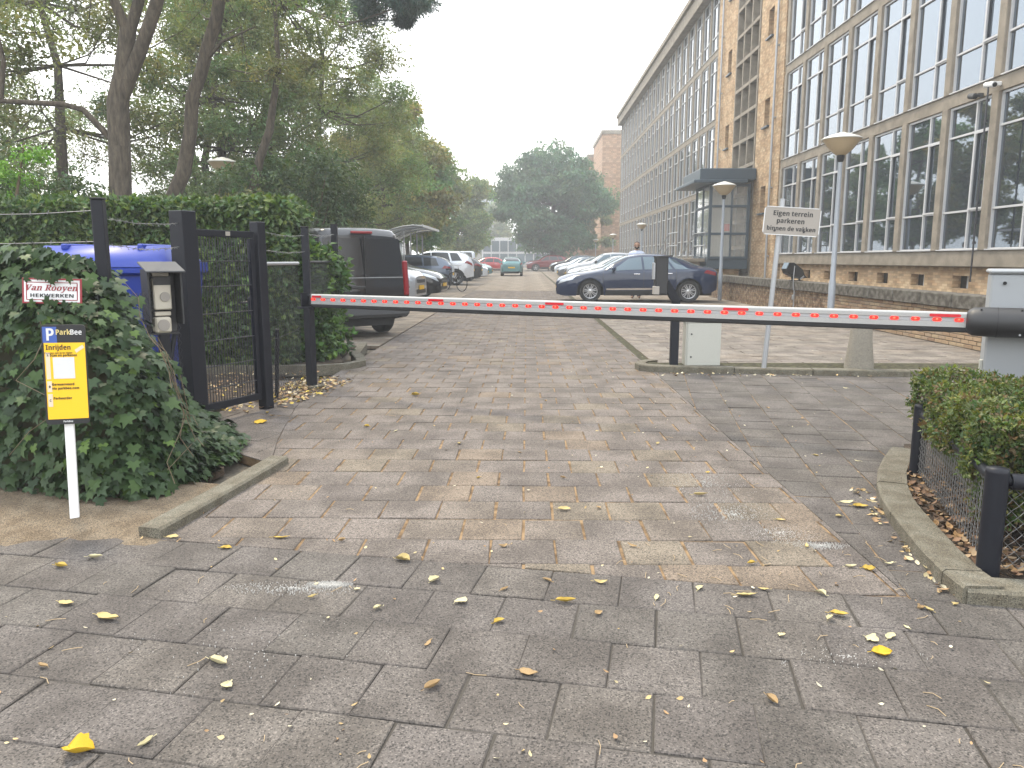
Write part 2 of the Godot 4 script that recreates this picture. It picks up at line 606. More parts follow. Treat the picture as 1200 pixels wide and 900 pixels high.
# ------------------------------------------------------------------ ground and paving
func pave(parent: Node3D, kind: String, piece: String, region: PackedVector2Array, org: Vector2, ang: float, w: float, h: float, jx: float, jz: float, bond: float, most: int, along_z := false, top := 0.0):
	var ux := Vector2(cos(ang), sin(ang))
	var uz := Vector2(-sin(ang), cos(ang))
	var lo := Vector2(1e9, 1e9)
	var hi := -lo
	for p in region:
		var q := Vector2((p - org).dot(ux), (p - org).dot(uz))
		lo = lo.min(q)
		hi = hi.max(q)
	var px := w + jx
	var pz := h + jz
	var list := []
	for iz in range(floori(lo.y / pz) - 1, ceili(hi.y / pz) + 1):
		for ix in range(floori(lo.x / px) - 2, ceili(hi.x / px) + 1):
			var q := Vector2(ix * px, iz * pz)
			if along_z:
				q.y += bond * pz * posmod(ix, 2)
			else:
				q.x += bond * px * posmod(iz, 2)
			if q.x > hi.x or q.y > hi.y or q.x + w < lo.x or q.y + h < lo.y:
				continue
			var jit := 0.0045
			var poly := PackedVector2Array()
			for c in [Vector2(0, 0), Vector2(w, 0), Vector2(w, h), Vector2(0, h)]:
				var v: Vector2 = q + c + Vector2(rng.randf_range(-jit, jit), rng.randf_range(-jit, jit))
				poly.append(org + ux * v.x + uz * v.y)
			var cuts := Geometry2D.intersect_polygons(poly, region)
			for cut in cuts:
				if cut.size() < 3:
					continue
				var cen := Vector2.ZERO
				for v in cut:
					cen += v / cut.size()
				var ar := 0.0
				for i in cut.size():
					ar += cut[i].cross(cut[(i + 1) % cut.size()])
				if absf(ar) < 0.0016:
					continue
				list.append([cen.length(), cut, cen])
	list.sort_custom(func(a, b): return a[0] < b[0])
	var tints: Array = M["tints"][kind]
	var rest := G.new()
	for i in list.size():
		var cut: PackedVector2Array = list[i][1]
		var cen: Vector2 = list[i][2]
		if cen.y > 0.3:
			continue
		var k := rng.randi() % tints.size()
		if kind == "drive" and rng.randf() < (0.45 if cen.y > -5.5 else 0.72):
			k = 0 if rng.randf() < 0.5 else 5
		var y := top + rng.randf_range(-0.003, 0.003)
		if i < most:
			var g := G.new()
			var local := PackedVector2Array()
			for v in cut:
				local.append(v - cen)
			g.slab(local, -0.05, 0.0, 0.004)
			var o := obj(piece, g, M["%s_paving_%d" % [kind, k]], parent)
			o.position = Vector3(cen.x, y, cen.y)
			o.rotation = Vector3(rng.randf_range(-0.011, 0.011), 0, rng.randf_range(-0.011, 0.011))
		else:
			var c: Vector3 = tints[k]
			rest.col = Color(c.x, c.y, c.z)
			rest.slab(cut, y - 0.04, y, 0.004)
	if rest.n > 0:
		stuff(obj(piece + "_field", rest, M["paving_tinted"], parent))

func P2(a: Array) -> PackedVector2Array:
	var p := PackedVector2Array()
	for i in range(0, a.size(), 2):
		p.append(Vector2(a[i], a[i + 1]))
	return p

func sheet(called: String, poly: PackedVector2Array, y: float, m: Material, thick := 0.05) -> MeshInstance3D:
	var g := G.new()
	g.slab(poly, y - thick, y)
	return structure(called, g, m)

func kerb_run(called: String, pts: Array, width: float, height: float, pieces: Array, m: Material) -> Node3D:
	# stones along a line of points (x, z): 'pieces' holds the point numbers where a stone ends
	var root := Node3D.new()
	root.name = numbered(self, called)
	add_child(root, true)
	root.set_meta("kind", "structure")
	for s in pieces.size() - 1:
		var g := G.new()
		var left := []
		var right := []
		for i in range(pieces[s], pieces[s + 1] + 1):
			var a: Vector2 = pts[maxi(i - 1, 0)]
			var b: Vector2 = pts[mini(i + 1, pts.size() - 1)]
			var d := (b - a).normalized()
			var nn := Vector2(-d.y, d.x)
			var e: Vector2 = pts[i]
			if i == pieces[s]:
				e += d * 0.005
			if i == pieces[s + 1]:
				e -= d * 0.005
			left.append(e)
			right.append(e + nn * width)
		var dy := rng.randf_range(-0.004, 0.004)
		for i in left.size() - 1:
			var c := 0.012
			var a: Vector2 = left[i]
			var b: Vector2 = left[i + 1]
			var a2: Vector2 = right[i]
			var b2: Vector2 = right[i + 1]
			var da := (a2 - a).normalized() * c
			var db := (b2 - b).normalized() * c
			var H := height + dy
			g.group(-1)
			g.quad(Vector3(a.x, -0.05, a.y), Vector3(a.x, H - c, a.y), Vector3(b.x, H - c, b.y), Vector3(b.x, -0.05, b.y))
			g.quad(Vector3(a.x, H - c, a.y), Vector3(a.x + da.x, H, a.y + da.y), Vector3(b.x + db.x, H, b.y + db.y), Vector3(b.x, H - c, b.y))
			g.quad(Vector3(a.x + da.x, H, a.y + da.y), Vector3(a2.x, H, a2.y), Vector3(b2.x, H, b2.y), Vector3(b.x + db.x, H, b.y + db.y))
			g.quad(Vector3(a2.x, H, a2.y), Vector3(a2.x, -0.05, a2.y), Vector3(b2.x, -0.05, b2.y), Vector3(b2.x, H, b2.y))
			g.group(-1)
			if i == 0:
				g.quad(Vector3(a.x, -0.05, a.y), Vector3(a2.x, -0.05, a2.y), Vector3(a2.x, H, a2.y), Vector3(a.x, H - c, a.y))
				g.tri(Vector3(a.x, H - c, a.y), Vector3(a2.x, H, a2.y), Vector3(a.x + da.x, H, a.y + da.y))
			if i == left.size() - 2:
				g.quad(Vector3(b.x, -0.05, b.y), Vector3(b.x, H - c, b.y), Vector3(b2.x, H, b2.y), Vector3(b2.x, -0.05, b2.y))
				g.tri(Vector3(b.x, H - c, b.y), Vector3(b.x + db.x, H, b.y + db.y), Vector3(b2.x, H, b2.y))
		obj("kerb_stone", g, m, root)
	return root

func ground():
	var gnd := sheet("ground", P2([-500, 60, -500, -600, 500, -600, 500, 60]), -0.075, M["far_ground"], 0.3)
	gnd.position.y = 0
	# footpath in front, laid askew to the drive
	var walk_region := P2([-5.5, 0.4, 5.5, 0.4, 5.5, -2.26, 1.76, -2.93, -1.9, -3.59, -5.5, -4.2])
	var walk := sheet("pavement", walk_region, -0.007, M["joint_dark"], 0.06)
	pave(walk, "walk", "paving_slab", walk_region, Vector2(-1.95, -3.595), 0.176, 0.297, 0.297, 0.004, 0.004, 0.5, 300)
	# driveway and the row of cut slabs at its mouth
	var drive_region := P2([-1.86, -3.585, 1.565, -2.968, 1.565, -34, -2.35, -34, -2.3, -8.6, -2.15, -7.0, -1.9, -5.7, -1.72, -5.0])
	var drive := sheet("driveway", drive_region, -0.006, M["joint_sand"], 0.06)
	pave(drive, "drive", "paving_stone", drive_region, Vector2(-1.86, -3.3), 0.0, 0.296, 0.296, 0.013, 0.007, 0.5, 300)
	var side_region := P2([-1.723, -5.0, -1.903, -5.7, -2.153, -7.0, -2.303, -8.6, -2.9, -8.6, -2.75, -6.5, -2.2, -5.4])
	var side := sheet("path_beside_gate", side_region, -0.0055, M["joint_sand"], 0.06)
	pave(side, "drive", "paving_stone", side_region, Vector2(-2.0, -5.0), 0.28, 0.4, 0.296, 0.006, 0.006, 0.5, 60)
	# apron in front of the traffic island
	var apron_region := P2([1.568, -2.966, 1.755, -2.94, 1.86, -3.55, 2.03, -4.21, 2.42, -4.93, 3.0, -5.6, 6.78, -6.9, 6.78, -9.02, 4.6, -8.98, 1.568, -9.4])
	var apron := sheet("road_to_gate", apron_region, -0.0055, M["joint_sand"], 0.06)
	pave(apron, "walk", "paving_slab", apron_region, Vector2(1.57, -2.97), 0.15, 0.297, 0.297, 0.006, 0.006, 0.5, 300, true)
	# parking yard beyond the island
	var lot_region := P2([1.70, -9.75, 6.78, -9.75, 6.78, -23, 1.70, -23])
	var lot := sheet("parking_yard", lot_region, -0.01, M["joint_sand"], 0.06)
	pave(lot, "lot", "paving_slab", lot_region, Vector2(1.7, -9.7), 0.0, 0.494, 0.294, 0.007, 0.007, 0.5, 200)
	sheet("gutter", P2([1.572, -9.5, 1.69, -9.5, 1.69, -120, 1.572, -120]), -0.006, M["moss_ground"])
	sheet("parking_yard_far", P2([1.70, -23.01, 9.4, -23.01, 9.4, -125, 1.70, -125]), -0.004, M["far_paving"])
	sheet("driveway_far", P2([-2.35, -34.01, 1.565, -34.01, 1.565, -125, -2.35, -125]), -0.004, M["far_paving"])
	sheet("parking_bays", P2([-9.5, -12.2, -2.36, -12.2, -2.36, -125, -9.5, -125]), -0.006, M["far_paving"])
	sheet("planting_bed", P2([-12, -4.0, -2.25, -3.9, -2.0, -4.9, -2.85, -6.4, -2.9, -9.1, -12, -9.1]), -0.004, M["soil"])
	sheet("light_well_ground", P2([6.9, -4, 9.6, -4, 9.6, -40, 6.9, -40]), -0.02, M["far_ground"])
	# heap of blown sand at the foot of the yellow sign
	var sg := G.new()
	sg.group(0)
	var nx := 44
	var nz := 22
	var f := FastNoiseLite.new()
	f.seed = 4
	f.frequency = 1.3
	var pt := func(i: int, j: int) -> Vector3:
		var x := -5.2 + 3.5 * i / nx
		var z := -4.5 + 1.45 * j / nz
		var edge: float = -3.52 + 0.13 * f.get_noise_2d(x * 2.0, 3.0) + 0.14 * (x + 2.4) * (-0.4)
		var d := minf((edge - z) * 0.10, (-1.83 - x) * 0.09)
		return Vector3(x, clampf(d, -0.02, 0.045) + 0.005 * f.get_noise_2d(x * 3.0, z * 3.0), z)
	for i in nx:
		for j in nz:
			sg.quad(pt.call(i, j), pt.call(i, j + 1), pt.call(i + 1, j + 1), pt.call(i + 1, j))
	var heap := obj("sand", sg, M["sand"])
	stuff(heap)
	tag(heap, "pale brown sand drifted over the paving round the yellow sign's post", "sand")
	# kerbs
	kerb_run("kerb_beside_ivy", [Vector2(-1.8, -3.58), Vector2(-1.69, -4.3), Vector2(-1.60, -5.0)], -0.12, 0.055, [0, 2], M["kerb"])
	var c := []
	for p in [[2.55, -5.28], [2.36, -4.98], [2.2, -4.7], [2.07, -4.42], [1.97, -4.15], [1.9, -3.88], [1.84, -3.6], [1.79, -3.35], [1.755, -3.1], [1.75, -2.93]]:
		c.append(Vector2(p[0], p[1]))
	kerb_run("kerb_round_hedge", c, -0.16, 0.07, [0, 3, 5, 8, 9], M["kerb"])
	kerb_run("kerb_along_footpath", [Vector2(1.76, -2.925), Vector2(2.6, -2.775), Vector2(3.5, -2.62), Vector2(5.2, -2.32)], -0.15, 0.06, [0, 1, 2, 3], M["kerb"])
	sheet("hedge_bed", P2([1.92, -3.07, 5.2, -2.5, 5.2, -5.6, 2.75, -5.5, 2.5, -4.95, 2.23, -4.4, 2.06, -3.8, 1.98, -3.4]), 0.035, M["soil"], 0.1)
	# island
	var isl := []
	for p in [[1.62, -9.98], [1.45, -9.85], [1.37, -9.65], [1.40, -9.45], [1.55, -9.33], [1.8, -9.28], [2.5, -9.19], [3.4, -9.08], [4.5, -8.97], [5.6, -8.93], [6.78, -8.92]]:
		isl.append(Vector2(p[0], p[1]))
	kerb_run("kerb_of_island", isl, -0.13, 0.075, [0, 3, 6, 7, 8, 9, 10], M["kerb"])
	sheet("traffic_island", P2([1.6, -9.9, 1.52, -9.65, 1.6, -9.45, 1.9, -9.39, 2.5, -9.3, 3.4, -9.2, 4.5, -9.08, 5.6, -9.04, 6.78, -9.03, 6.78, -9.74, 1.65, -9.74]), 0.062, M["moss_ground"], 0.1)
	# kerb end by the second fence post
	kerb_run("kerb_of_planting", [Vector2(-5.0, -9.3), Vector2(-3.4, -9.32), Vector2(-2.6, -9.38), Vector2(-2.3, -9.55), Vector2(-2.2, -9.8), Vector2(-2.28, -10.1), Vector2(-2.45, -10.6), Vector2(-2.6, -11.8)], 0.13, 0.08, [0, 1, 2, 5, 7], M["kerb"])
	sheet("planting_strip", P2([-12, -9.4, -2.6, -9.5, -2.36, -9.8, -2.6, -10.6, -2.75, -11.8, -12, -11.8]), 0.06, M["soil"], 0.1)

# ------------------------------------------------------------------ the big building on the right
func wall_with_holes(g: G, x0: float, x1: float, z0: float, z1: float, y0: float, y1: float, hz0: float, hz1: float, ys: Array):
	var xc := (x0 + x1) / 2
	var xs := x1 - x0
	g.box(Vector3(xc, (y0 + y1) / 2, (z0 + hz0) / 2), Vector3(xs, y1 - y0, absf(hz0 - z0)))
	g.box(Vector3(xc, (y0 + y1) / 2, (z1 + hz1) / 2), Vector3(xs, y1 - y0, absf(hz1 - z1)))
	var y := y0
	for h in ys + [[y1, y1]]:
		if h[0] - y > 0.01:
			g.box(Vector3(xc, (y + h[0]) / 2, (hz0 + hz1) / 2), Vector3(xs, h[0] - y, absf(hz1 - hz0)))
		y = h[1]

func make_window(w: float, h: float, root: Node3D) -> MeshInstance3D:
	# origin at the lower corner nearest the camera; runs to -z and up; glass faces -x
	var g := G.new()
	var b := 0.048
	g.box(Vector3(0, b / 2, -w / 2), Vector3(0.07, b, w))
	g.box(Vector3(-0.05, 0.012, -w / 2), Vector3(0.12, 0.024, w))
	g.box(Vector3(0, h - b / 2, -w / 2), Vector3(0.07, b, w))
	g.box(Vector3(0, h / 2, -b / 2), Vector3(0.07, h - 2 * b, b))
	g.box(Vector3(0, h / 2, -w + b / 2), Vector3(0.07, h - 2 * b, b))
	var mz := -w * 0.36
	g.box(Vector3(0, h / 2, mz), Vector3(0.08, h - 2 * b, 0.042))
	var yt := h * 0.79
	var yr := h * 0.27
	for y in [yt, yr]:
		g.box(Vector3(0.001, y, (mz + 0.028 - b) / 2 - 0.028), Vector3(0.075, 0.042, absf(mz) - b - 0.027))
		g.box(Vector3(0.001, y, (mz - 0.028 - w + b) / 2), Vector3(0.075, 0.042, w - b - absf(mz) - 0.028))
	# opening casement of the narrow light stands proud
	g.box(Vector3(-0.045, (yt + yr) / 2, mz + 0.045), Vector3(0.03, yt - yr, 0.045))
	g.box(Vector3(-0.045, (yt + yr) / 2, -b - 0.01), Vector3(0.03, yt - yr, 0.04))
	g.box(Vector3(-0.045, yt - 0.03, (mz - b) / 2), Vector3(0.028, 0.04, absf(mz) - b))
	g.box(Vector3(-0.045, yr + 0.03, (mz - b) / 2), Vector3(0.028, 0.04, absf(mz) - b))
	var win := obj("window", g, M["white_frame"], root)
	for zz in [[-b, mz + 0.027], [mz - 0.027, -w + b]]:
		for yy in [[b, yr - 0.027], [yr + 0.027, yt - 0.027], [yt + 0.027, h - b]]:
			var p := G.new()
			p.box(Vector3(0.01, (yy[0] + yy[1]) / 2, (zz[0] + zz[1]) / 2), Vector3(0.006, yy[1] - yy[0], absf(zz[1] - zz[0])))
			obj("pane", p, M["window_glass"], win)
	return win

func wing(root: Node3D, zs: Array, x_face: float, cm: Material, far: bool):
	# zs: column centres, nearest first
	var z0: float = zs[0]
	var z1: float = zs[-1]
	var bands := [[1.2, 1.55], [4.7, 5.0], [8.05, 8.35], [11.4, 11.7]]
	for b in bands:
		var g := G.new()
		g.box(Vector3(x_face + 0.28, (b[0] + b[1]) / 2, (z0 + z1) / 2), Vector3(0.56, b[1] - b[0], absf(z1 - z0) + 0.3), Basis(), 0.012)
		obj("spandrel", g, cm, root)
		var s := G.new()
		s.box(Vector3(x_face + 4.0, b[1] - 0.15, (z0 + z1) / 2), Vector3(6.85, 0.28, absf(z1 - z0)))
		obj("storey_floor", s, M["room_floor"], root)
	var col_mesh := {}
	for i in zs.size():
		for k in 4:
			var yb: float = bands[k][1]
			var yt: float = bands[k + 1][0] if k < 3 else 14.6
			if not col_mesh.has(k):
				var g := G.new()
				g.box(Vector3(0.22, (yb + yt) / 2, 0), Vector3(0.50, yt - yb, 0.25), Basis(), 0.012)
				col_mesh[k] = g.mesh()
			var o := obj("column", col_mesh[k], cm, root)
			o.position = Vector3(x_face, 0, zs[i])
	var wins := {}
	for i in zs.size() - 1:
		for k in 4:
			var yb: float = bands[k][1]
			var yt: float = bands[k + 1][0] if k < 3 else 14.6
			var w: float = absf(zs[i + 1] - zs[i]) - 0.252
			var win: Node3D
			if wins.has(k):
				win = dup(wins[k], root, "window")
			else:
				win = make_window(w, yt - yb - 0.004, root)
				wins[k] = win
			win.position = Vector3(x_face + 0.075, yb + 0.002, zs[i] - 0.126)
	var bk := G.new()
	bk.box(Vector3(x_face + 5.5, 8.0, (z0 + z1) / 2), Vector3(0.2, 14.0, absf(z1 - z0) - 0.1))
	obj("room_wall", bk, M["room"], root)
	# plinth of brick with cellar windows
	var pl := G.new()
	for i in zs.size() - 1:
		var zc: float = (zs[i] + zs[i + 1]) / 2
		wall_with_holes(pl, x_face + 0.14, x_face + 0.5, zs[i], zs[i + 1], -0.3, 1.2, zc + 0.33, zc - 0.33, [[0.72, 1.0]])
		if not far:
			var cg := G.new()
			cg.box(Vector3(x_face + 0.36, 0.86, zc), Vector3(0.05, 0.279, 0.655))
			obj("cellar_window", cg, M["car_glass"], root)
			var fr := G.new()
			fr.box(Vector3(x_face + 0.32, 0.86, zc), Vector3(0.03, 0.279, 0.05))
			obj("cellar_window_bar", fr, M["white_frame"], root)
	obj("plinth", pl, M["brick"], root)
	var pr := G.new()
	pr.box(Vector3(x_face + 3.6, 14.95, (z0 + z1) / 2), Vector3(8.0, 0.7, absf(z1 - z0) + 0.6), Basis(), 0.02)
	pr.box(Vector3(x_face + 3.6, 15.45, (z0 + z1) / 2), Vector3(8.3, 0.3, absf(z1 - z0) + 0.7), Basis(), 0.02)
	obj("roof_edge", pr, M["concrete"], root)

func building():
	var root := thing("school_building", "long four storey brick building with concrete grid and tall white framed windows", "building")
	var zs := []
	for k in 12:
		zs.append(-8.86 - 1.9 * k)
	wing(root, zs, 9.5, M["concrete"], false)
	var zf := []
	for k in 22:
		zf.append(-40.4 - 1.9 * k)
	wing(root, zf, 9.5, M["concrete"], true)
	# end walls
	for e in [[-8.6, 0.3], [-80.6, 0.3]]:
		var g := G.new()
		g.box(Vector3(13.3, 7.2, e[0]), Vector3(7.6, 14.8, e[1]))
		obj("end_wall", g, M["brick"], root)
	var back := G.new()
	back.box(Vector3(17.2, 7.2, -44.6), Vector3(0.3, 14.8, 71.5))
	obj("rear_wall", back, M["brick"], root)
	# brick stair tower between the wings
	var ys := []
	for k in 4:
		ys.append([3.2 + 3.35 * k, 4.25 + 3.35 * k])
	var wr := G.new()
	wall_with_holes(wr, 9.45, 9.95, -29.95, -33.1, -0.3, 16.4, -31.45, -32.1, ys)
	var wl := G.new()
	wall_with_holes(wl, 9.45, 9.95, -36.7, -40.25, -0.3, 16.4, -37.6, -38.25, ys)
	obj("brick_wall", wr, M["brick"], root)
	obj("brick_wall", wl, M["brick"], root)
	for zz in [-31.775, -37.925]:
		for h in ys:
			var g := G.new()
			g.box(Vector3(9.75, (h[0] + h[1]) / 2, zz), Vector3(0.05, 1.04, 0.64))
			var f := G.new()
			f.box(Vector3(9.70, h[0] + 0.55, zz), Vector3(0.05, 0.05, 0.64))
			f.box(Vector3(9.70, (h[0] + h[1]) / 2, zz + 0.29), Vector3(0.051, 1.04, 0.05))
			f.box(Vector3(9.70, (h[0] + h[1]) / 2, zz - 0.29), Vector3(0.051, 1.04, 0.05))
			var w := obj("stair_window", f, M["white_frame"], root)
			obj("pane", g, M["window_glass"], w)
			var s := G.new()
			s.box(Vector3(9.45, h[0] - 0.035, zz), Vector3(0.2, 0.066, 0.78), Basis(), 0.008)
			obj("sill", s, M["steel_blue"], w)
	# concrete lattice
	var rows := 13
	var lat := G.new()
	for r in rows + 1:
		lat.box(Vector3(9.62, 0.72 + 1.15 * r, -34.9), Vector3(0.42, 0.15, 3.594), Basis(), 0.01)
	for c in 4:
		for r in rows:
			lat.box(Vector3(9.61, 1.295 + 1.15 * r, -33.19 - 1.14 * c), Vector3(0.40, 0.998, 0.13), Basis(), 0.01)
	obj("concrete_lattice", lat, M["concrete"], root)
	var cell := G.new()
	cell.box(Vector3.ZERO, Vector3(0.03, 0.99, 1.0))
	var cm := cell.mesh()
	for r in rows:
		for c in 3:
			var o := obj("lattice_pane", cm, M["window_glass"], root)
			o.position = Vector3(9.8, 1.295 + 1.15 * r, -33.76 - 1.14 * c)
	var lb := G.new()
	lb.box(Vector3(10.4, 8, -34.9), Vector3(0.1, 16, 3.5))
	obj("stair_wall", lb, M["room"], root)
	var tr := G.new()
	tr.box(Vector3(13.2, 16.55, -35.1), Vector3(7.7, 0.3, 10.6), Basis(), 0.02)
	obj("tower_roof", tr, M["concrete"], root)
	var top := G.new()
	top.box(Vector3(9.7, 16.06, -34.9), Vector3(0.49, 0.68, 3.594))
	obj("brick_wall", top, M["brick"], root)
	for zz in [-30.65, -39.2]:
		var g := G.new()
		g.tube([Vector3(9.36, 0.2, zz), Vector3(9.36, 16.0, zz)], 0.045, 8)
		for k in 6:
			g.box(Vector3(9.40, 1.5 + 2.6 * k, zz), Vector3(0.12, 0.05, 0.13))
		obj("drain_pipe", g, M["galvanised"], root)
	# thin conduit down one column of the near wing
	var cp := G.new()
	cp.tube([Vector3(9.2, 0.9, -16.25), Vector3(9.2, 4.75, -16.25)], 0.018, 6)
	for k in 8:
		cp.box(Vector3(9.21, 1.7 + 0.4 * k, -16.25), Vector3(0.05, 0.05, 0.06))
	obj("conduit", cp, M["dark_wire"], root)
	for a in [[-16.35, 4.82, "white_paint", 0.3], [-16.95, 4.72, "grey_plastic", 0.2]]:
		var c := G.new()
		c.box(Vector3(9.44, a[1] + 0.02, a[0]), Vector3(0.12, 0.08, 0.08), Basis(), 0.01)
		c.tube([Vector3(9.38, a[1] + 0.02, a[0]), Vector3(9.3, a[1] + 0.02, a[0])], 0.025, 8)
		c.tube([Vector3(9.29, a[1] - 0.02, a[0] + a[3] * 0.5), Vector3(9.29, a[1] + 0.02, a[0] - a[3] * 0.5)], 0.06, 12)
		var o := obj("security_camera", c, M[a[2]])
		tag(o, "white security camera on the concrete band of the building" if a[2] == "white_paint" else "small grey security camera left of the white one on the building", "camera")
		var d := G.new()
		d.tube([Vector3(9.29, a[1] - 0.03, a[0] + a[3] * 0.5 + 0.002), Vector3(9.29, a[1] - 0.032, a[0] + a[3] * 0.5 + 0.012)], 0.045, 12)
		obj("lens", d, M["black_plastic"], o)
	entrance()

func entrance():
	var t := thing("entrance_porch", "blue grey steel framed glass entrance porch with flat roof on the brick tower", "porch", Vector3.ZERO)
	var z0 := -33.0
	var z1 := -35.7
	var x0 := 7.62
	var x1 := 9.3
	var base := G.new()
	base.box(Vector3((x0 + x1) / 2, 1.17, (z0 + z1) / 2), Vector3(x1 - x0, 0.42, z0 - z1), Basis(), 0.015)
	obj("base", base, M["steel_blue"], t)
	var leg := G.new()
	leg.box(Vector3(8.6, 0.45, -34.2), Vector3(1.0, 1.02, 1.4))
	obj("support", leg, M["brick"], t)
	var roof := G.new()
	roof.box(Vector3(8.28, 4.83, (z0 + z1) / 2 - 0.1), Vector3(2.3, 0.46, 3.5), Basis(), 0.03)
	roof.box(Vector3(7.95, 4.53, (z0 + z1) / 2 - 0.1), Vector3(2.2, 0.13, 3.9), Basis(), 0.02)
	obj("roof", roof, M["steel_blue"], t)
	var fr := G.new()
	for x in [x0 + 0.05, 8.55, x1 - 0.06]:
		fr.box(Vector3(x, 2.92, z0 + 0.0), Vector3(0.11 if x != 8.55 else 0.05, 3.08, 0.11))
		fr.box(Vector3(x, 2.92, z1 + 0.05), Vector3(0.1, 3.08, 0.1))
	for y in [1.43, 2.42, 3.55, 4.4]:
		fr.box(Vector3((x0 + x1) / 2, y, z0 + 0.003), Vector3(x1 - x0 - 0.1, 0.1, 0.09))
		fr.box(Vector3(x0 + 0.05, y + 0.003, (z0 + z1) / 2), Vector3(0.09, 0.1, z0 - z1 - 0.16))
	fr.box(Vector3(x0 + 0.05, 2.92, -34.35), Vector3(0.08, 3.0, 0.08))
	obj("frame", fr, M["steel_blue"], t)
	for y in [[1.48, 2.37], [2.47, 3.5], [3.6, 4.35]]:
		for xx in [[x0 + 0.11, 8.52], [8.58, x1 - 0.12]]:
			var g := G.new()
			g.box(Vector3((xx[0] + xx[1]) / 2, (y[0] + y[1]) / 2, z0), Vector3(xx[1] - xx[0], y[1] - y[0], 0.008))
			obj("pane", g, M["clear_glass"], t)
		for zz in [[z0 - 0.06, -34.31], [-34.39, z1 + 0.1]]:
			var g := G.new()
			g.box(Vector3(x0 + 0.05, (y[0] + y[1]) / 2, (zz[0] + zz[1]) / 2), Vector3(0.008, y[1] - y[0], zz[0] - zz[1]))
			obj("pane", g, M["clear_glass"], t)
	var fl := G.new()
	fl.box(Vector3(8.5, 2.93, z1 + 0.16), Vector3(1.5, 2.9, 0.05))
	obj("inner_wall", fl, M["beige_plastic"], t)
	var po := G.new()
	po.box(Vector3(8.35, 2.68, z0 - 0.06), Vector3(0.32, 0.3, 0.01))
	obj("notice", po, M["poster_red"], t)
	var st := thing("entrance_stairs", "grey steps with galvanised railings leading up to the glass porch", "stairs", Vector3.ZERO)
	var g := G.new()
	g.box(Vector3(7.0, 1.33, -34.4), Vector3(1.2, 0.14, 2.2), Basis(), 0.01)
	g.box(Vector3(7.0, 0.6, -34.4), Vector3(0.9, 1.32, 1.6))
	obj("landing", g, M["concrete"], st)
	for k in 8:
		var s := G.new()
		s.box(Vector3(7.0, 1.2 - k * 0.165, -35.72 - k * 0.5), Vector3(1.2, 0.12, 0.5), Basis(), 0.008)
		s.box(Vector3(7.0, 0.57 - k * 0.0825, -35.72 - k * 0.5), Vector3(0.9, 1.14 - k * 0.165, 0.44))
		obj("step", s, M["concrete"], st)
	for x in [6.42, 7.58]:
		for dy in [0.55, 1.1]:
			var r := G.new()
			r.tube([Vector3(x, 1.4 + dy, -33.35), Vector3(x, 1.4 + dy, -35.5), Vector3(x, 0.1 + dy, -39.5), Vector3(x, 0.05 + dy, -40.1)], 0.025, 8)
			obj("handrail", r, M["galvanised"], st)
		for k in 6:
			var zz := -33.4 - k * 1.2
			var yb := 1.4 if zz > -35.5 else 1.4 - (-35.5 - zz) * 0.325
			var r := G.new()
			r.tube([Vector3(x, yb - 0.1, zz), Vector3(x, yb + 1.1, zz)], 0.02, 6)
			obj("baluster", r, M["galvanised"], st)

func block_windows(root: Node3D, x0: float, x1: float, z: float, y0: float, rows: int, cols: int, w: float, h: float, pitch: float):
	for r in rows:
		for c in cols:
			var g := G.new()
			g.box(Vector3(lerpf(x0, x1, (c + 0.5) / cols), y0 + r * pitch, z), Vector3(w, h, 0.12))
			var f := obj("window", g, M["white_frame"], root)
			var p := G.new()
			p.box(Vector3(lerpf(x0, x1, (c + 0.5) / cols), y0 + r * pitch, z + 0.03), Vector3(w - 0.2, h - 0.2, 0.1))
			obj("pane", p, M["window_glass"], f)

func far_buildings():
	var a := thing("brick_block", "plain brick block with flat roofs beyond the far end of the long building", "building")
	var g := G.new()
	g.box(Vector3(14.3, 9.0, -116), Vector3(8.0, 18.6, 14), Basis(), 0.05)
	obj("wall", g, M["brick_far"], a)
	var g2 := G.new()
	g2.box(Vector3(13.0, 8.2, -132), Vector3(7.0, 17.5, 17.9), Basis(), 0.05)
	obj("rear_wall", g2, M["brick_far"], a)
	var r := G.new()
	r.box(Vector3(14.3, 18.5, -116), Vector3(8.3, 0.5, 14.3))
	r.box(Vector3(13.0, 17.2, -132.2), Vector3(7.3, 0.5, 17.8))
	obj("roof_edge", r, M["concrete"], a)
	block_windows(a, 12.2, 15.5, -109.0, 5.0, 4, 1, 1.3, 1.5, 3.4)
	var side := G.new()
	for k in 4:
		side.box(Vector3(9.5, 4.0 + 3.4 * k, -132), Vector3(0.15, 1.6, 15.0))
	obj("window_band", side, M["car_glass_light"], a)
	var b := thing("distant_flats", "pale grey block of flats showing over the trees at the end of the drive", "building")
	var g3 := G.new()
	g3.box(Vector3(-13.2, 10, -226), Vector3(9, 21.4, 12), Basis(), 0.05)
	obj("wall", g3, M["concrete"], b)
	block_windows(b, -17.4, -9.1, -219.98, 4.0, 5, 4, 1.4, 1.5, 3.3)
	var c := thing("glass_pavilion", "low pale building with glass front behind the big tree at the drive's end", "building")
	var g4 := G.new()
	g4.box(Vector3(-1.0, 2.7, -151), Vector3(15, 5.4, 8), Basis(), 0.05)
	obj("wall", g4, M["white_frame"], c)
	for k in 9:
		for j in 2:
			var p := G.new()
			p.box(Vector3(-7.5 + 1.6 * k, 1.4 + 2.4 * j, -146.98), Vector3(1.4, 2.0, 0.1))
			obj("pane", p, M["car_glass_light"], c)
	var d := thing("garden_wall", "orange brick wall under the trees left of the long building", "wall")
	var g5 := G.new()
	g5.box(Vector3(8.0, 2.2, -123), Vector3(7.5, 4.4, 0.4))
	g5.box(Vector3(12.0, 1.4, -104), Vector3(8.5, 2.8, 0.3))
	obj("brickwork", g5, M["brick_far"], d)

